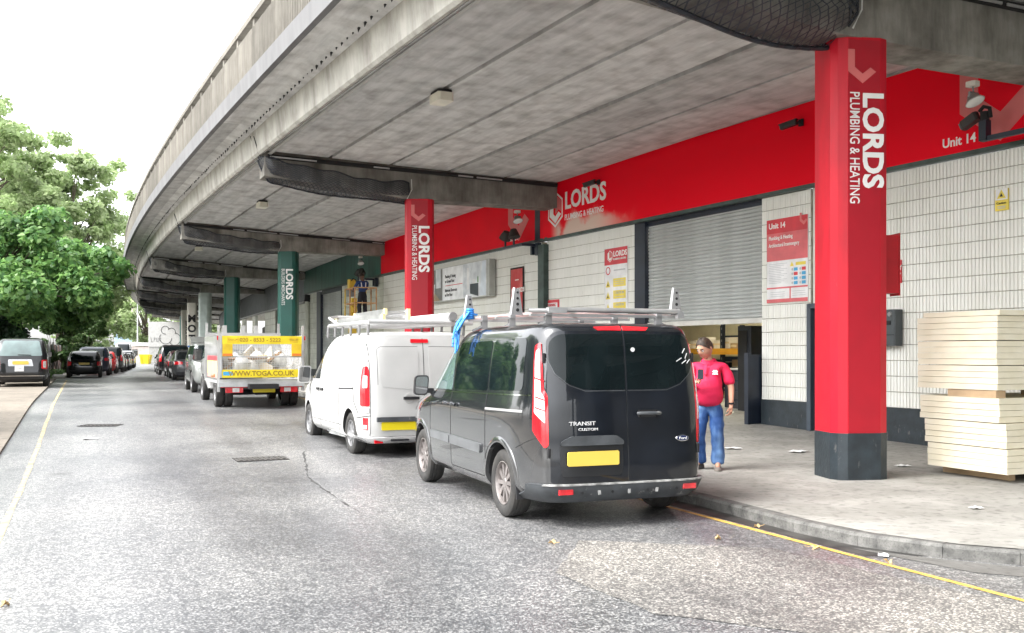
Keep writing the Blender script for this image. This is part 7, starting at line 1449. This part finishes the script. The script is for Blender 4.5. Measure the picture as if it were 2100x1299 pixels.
for k, q in enumerate(([(-4.1, 4.0), (-4.0, 3.3), (-3.7, 3.3)], [(-3.5, 3.4), (-3.5, 4.0), (-3.2, 3.9), (-3.5, 3.7)], [(-3.0, 3.95), (-3.0, 3.35), (-2.7, 3.35), (-2.7, 3.95)], [(-2.2, 3.9), (-2.5, 3.6), (-2.2, 3.35)], [(1.9, 5.6), (2.2, 4.7), (2.4, 5.5)], [(2.6, 5.2), (2.9, 4.6), (3.1, 5.4)], [(1.6, 4.5), (2.4, 4.3), (3.2, 4.6)], [(2.0, 3.6), (2.5, 3.8), (3.0, 3.5)])): stroke(q, .03).build('graffiti_line', M_BLK, gw_)
cb_ = empty('portable_cabin', (-55.4, 150, gz(150)), R(10), 'low pale cabin with a flat white roof beside the graffiti building', 'cabin'); MB().box((0, 1.5, 1.2), (6, 3, 2.4)).build('wall', mat('cabin wall', (.55, .48, .45), .7, var=.1), cb_); MB().box((0, 1.5, 2.75), (6.6, 3.6, .45)).build('roof', M_SWH, cb_); MB().box((-1.5, -.02, 1.5), (1.4, .08, .9)).build('window', M_GLASS, cb_); MB().box((1.4, -.02, 1.05), (.9, .08, 2.0)).build('door', M_GREY, cb_)
sk = empty('yellow_skip', (-48.4, 132, gz(132)), R(8), 'bright yellow skip at the far end of the road', 'skip'); sk.scale = (.45, .8, .85); b = MB(); b.add([(-1.1, -.8, 0), (1.1, -.8, 0), (1.1, .8, 0), (-1.1, .8, 0), (-1.5, -1, 1.4), (1.5, -1, 1.4), (1.5, 1, 1.4), (-1.5, 1, 1.4)], [(0, 1, 2, 3), (0, 4, 5, 1), (1, 5, 6, 2), (2, 6, 7, 3), (3, 7, 4, 0)]); b.box((0, -1, 1.42), (3.1, .08, .1)); b.build('hopper', M_TYEL, sk); MB().box((-.9, -1, .7), (.1, .15, 1.2)).box((.9, -1, .7), (.1, .15, 1.2)).build('rib', M_TYEL, sk)
wf = empty('site_fence', (-50.3, 131.5, gz(131)), R(10), 'temporary mesh fence panel beside the yellow skip', 'fence'); b = MB()
for k in range(13): b.box((-1.5+k*.25, 0, .9), (.03, .03, 1.8))
b.build('bars', M_PALE, wf); MB().box((0, 0, 1.8), (3.1, .05, .05)).box((0, 0, .1), (3.1, .05, .05)).build('rail', M_PALE, wf)
tw = empty('tower_block', (-93, 240, 0), R(10), 'pale slim tower with a blue base seen between the trees', 'tower'); MB().box((0, 0, 7), (4, 4, 14)).build('wall', mat('tower render', (.55, .5, .45), .8, var=.2), tw); MB().box((0, -2.05, 3), (3.9, .1, 6)).build('base_panel', mat('tower blue', (.3, .42, .55), .6), tw)
for k in range(4): MB().box((0, -2.06, 7.5+k*1.8), (2.6, .1, 1)).build('window', M_GLASS, tw)
pl_o = empty('lamp_post', (-57.0, 152, gz(150)), 0, 'tall thin pale lamp post in front of the far trees', 'lamp post'); b = MB(); b.tube([(0, 0, 0), (0, 0, 9)], [.12, .07], 8); b.tube([(0, 0, 9), (1.2, -.4, 9.2)], .05, 6); b.build('pole', M_PALE, pl_o); MB().cbox((1.3, -.4, 9.15), (.6, .2, .12), .04).build('lantern', M_GREY, pl_o)
# terrace of houses and trees off to the left and behind, the street the vans' glass and paint look back at
M_BRK = mat('yellow stock brick', (.30, .23, .15), .85, var=.25, vs=6)
for k in range(4):
    t = empty('terraced_house', (-27+k*5.2*.40, 13-k*5.2*.917, 0), R(-66.4+90+66.8-90), ['nearest to the camera', 'second along', 'third along', 'last of the row'][k]+', brick terraced house across the street, outside the picture', 'house', 'houses across the street'); t.rotation_euler = (0, 0, R(113.6))
    MB().box((0, 3, 3.2), (5.15, 6, 6.4)).build('wall', M_BRK, t); b = MB(); b.add([(-2.6, -.2, 6.4), (2.6, -.2, 6.4), (2.6, 3, 8.6), (-2.6, 3, 8.6), (-2.6, 6.2, 6.4), (2.6, 6.2, 6.4)], [(0, 1, 2, 3), (3, 2, 5, 4), (0, 3, 4), (1, 5, 2)]); b.build('roof', mat('slate roof', (.08, .08, .085), .6, var=.2), t)
    for x, zz in ((-1.2, 4.6), (1.2, 4.6), (-1.2, 1.7)): w_ = MB().box((x, -.02, zz), (1.1, .1, 1.5)).build('window', M_SWH, t); MB().box((x, -.08, zz), (.9, .02, 1.3)).build('pane', M_GLASS, w_)
    MB().box((1.3, -.02, 1.05), (.9, .1, 2.1)).build('door', M_NAVY, t)
tree(-15.5, 17.5, 9, 3.2, 2.8, 4.6, 9000, .36, L_MID, 'roadside tree on the forecourt, outside the picture on the left', 41, ncl=40, cr=(.7, 1.3))
tree(-9.5, -3, 9, 3.0, 2.8, 4.6, 8000, .36, L_MID, 'roadside tree behind the camera', 42, ncl=40, cr=(.7, 1.3))

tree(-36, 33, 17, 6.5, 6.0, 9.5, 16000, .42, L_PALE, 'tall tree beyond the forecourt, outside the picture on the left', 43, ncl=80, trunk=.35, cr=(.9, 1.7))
tree(-35, 20, 15, 6.0, 5.5, 8.5, 14000, .42, L_MID, 'tall tree at the back of the forecourt, outside the picture', 44, ncl=70, trunk=.35, cr=(.9, 1.7))
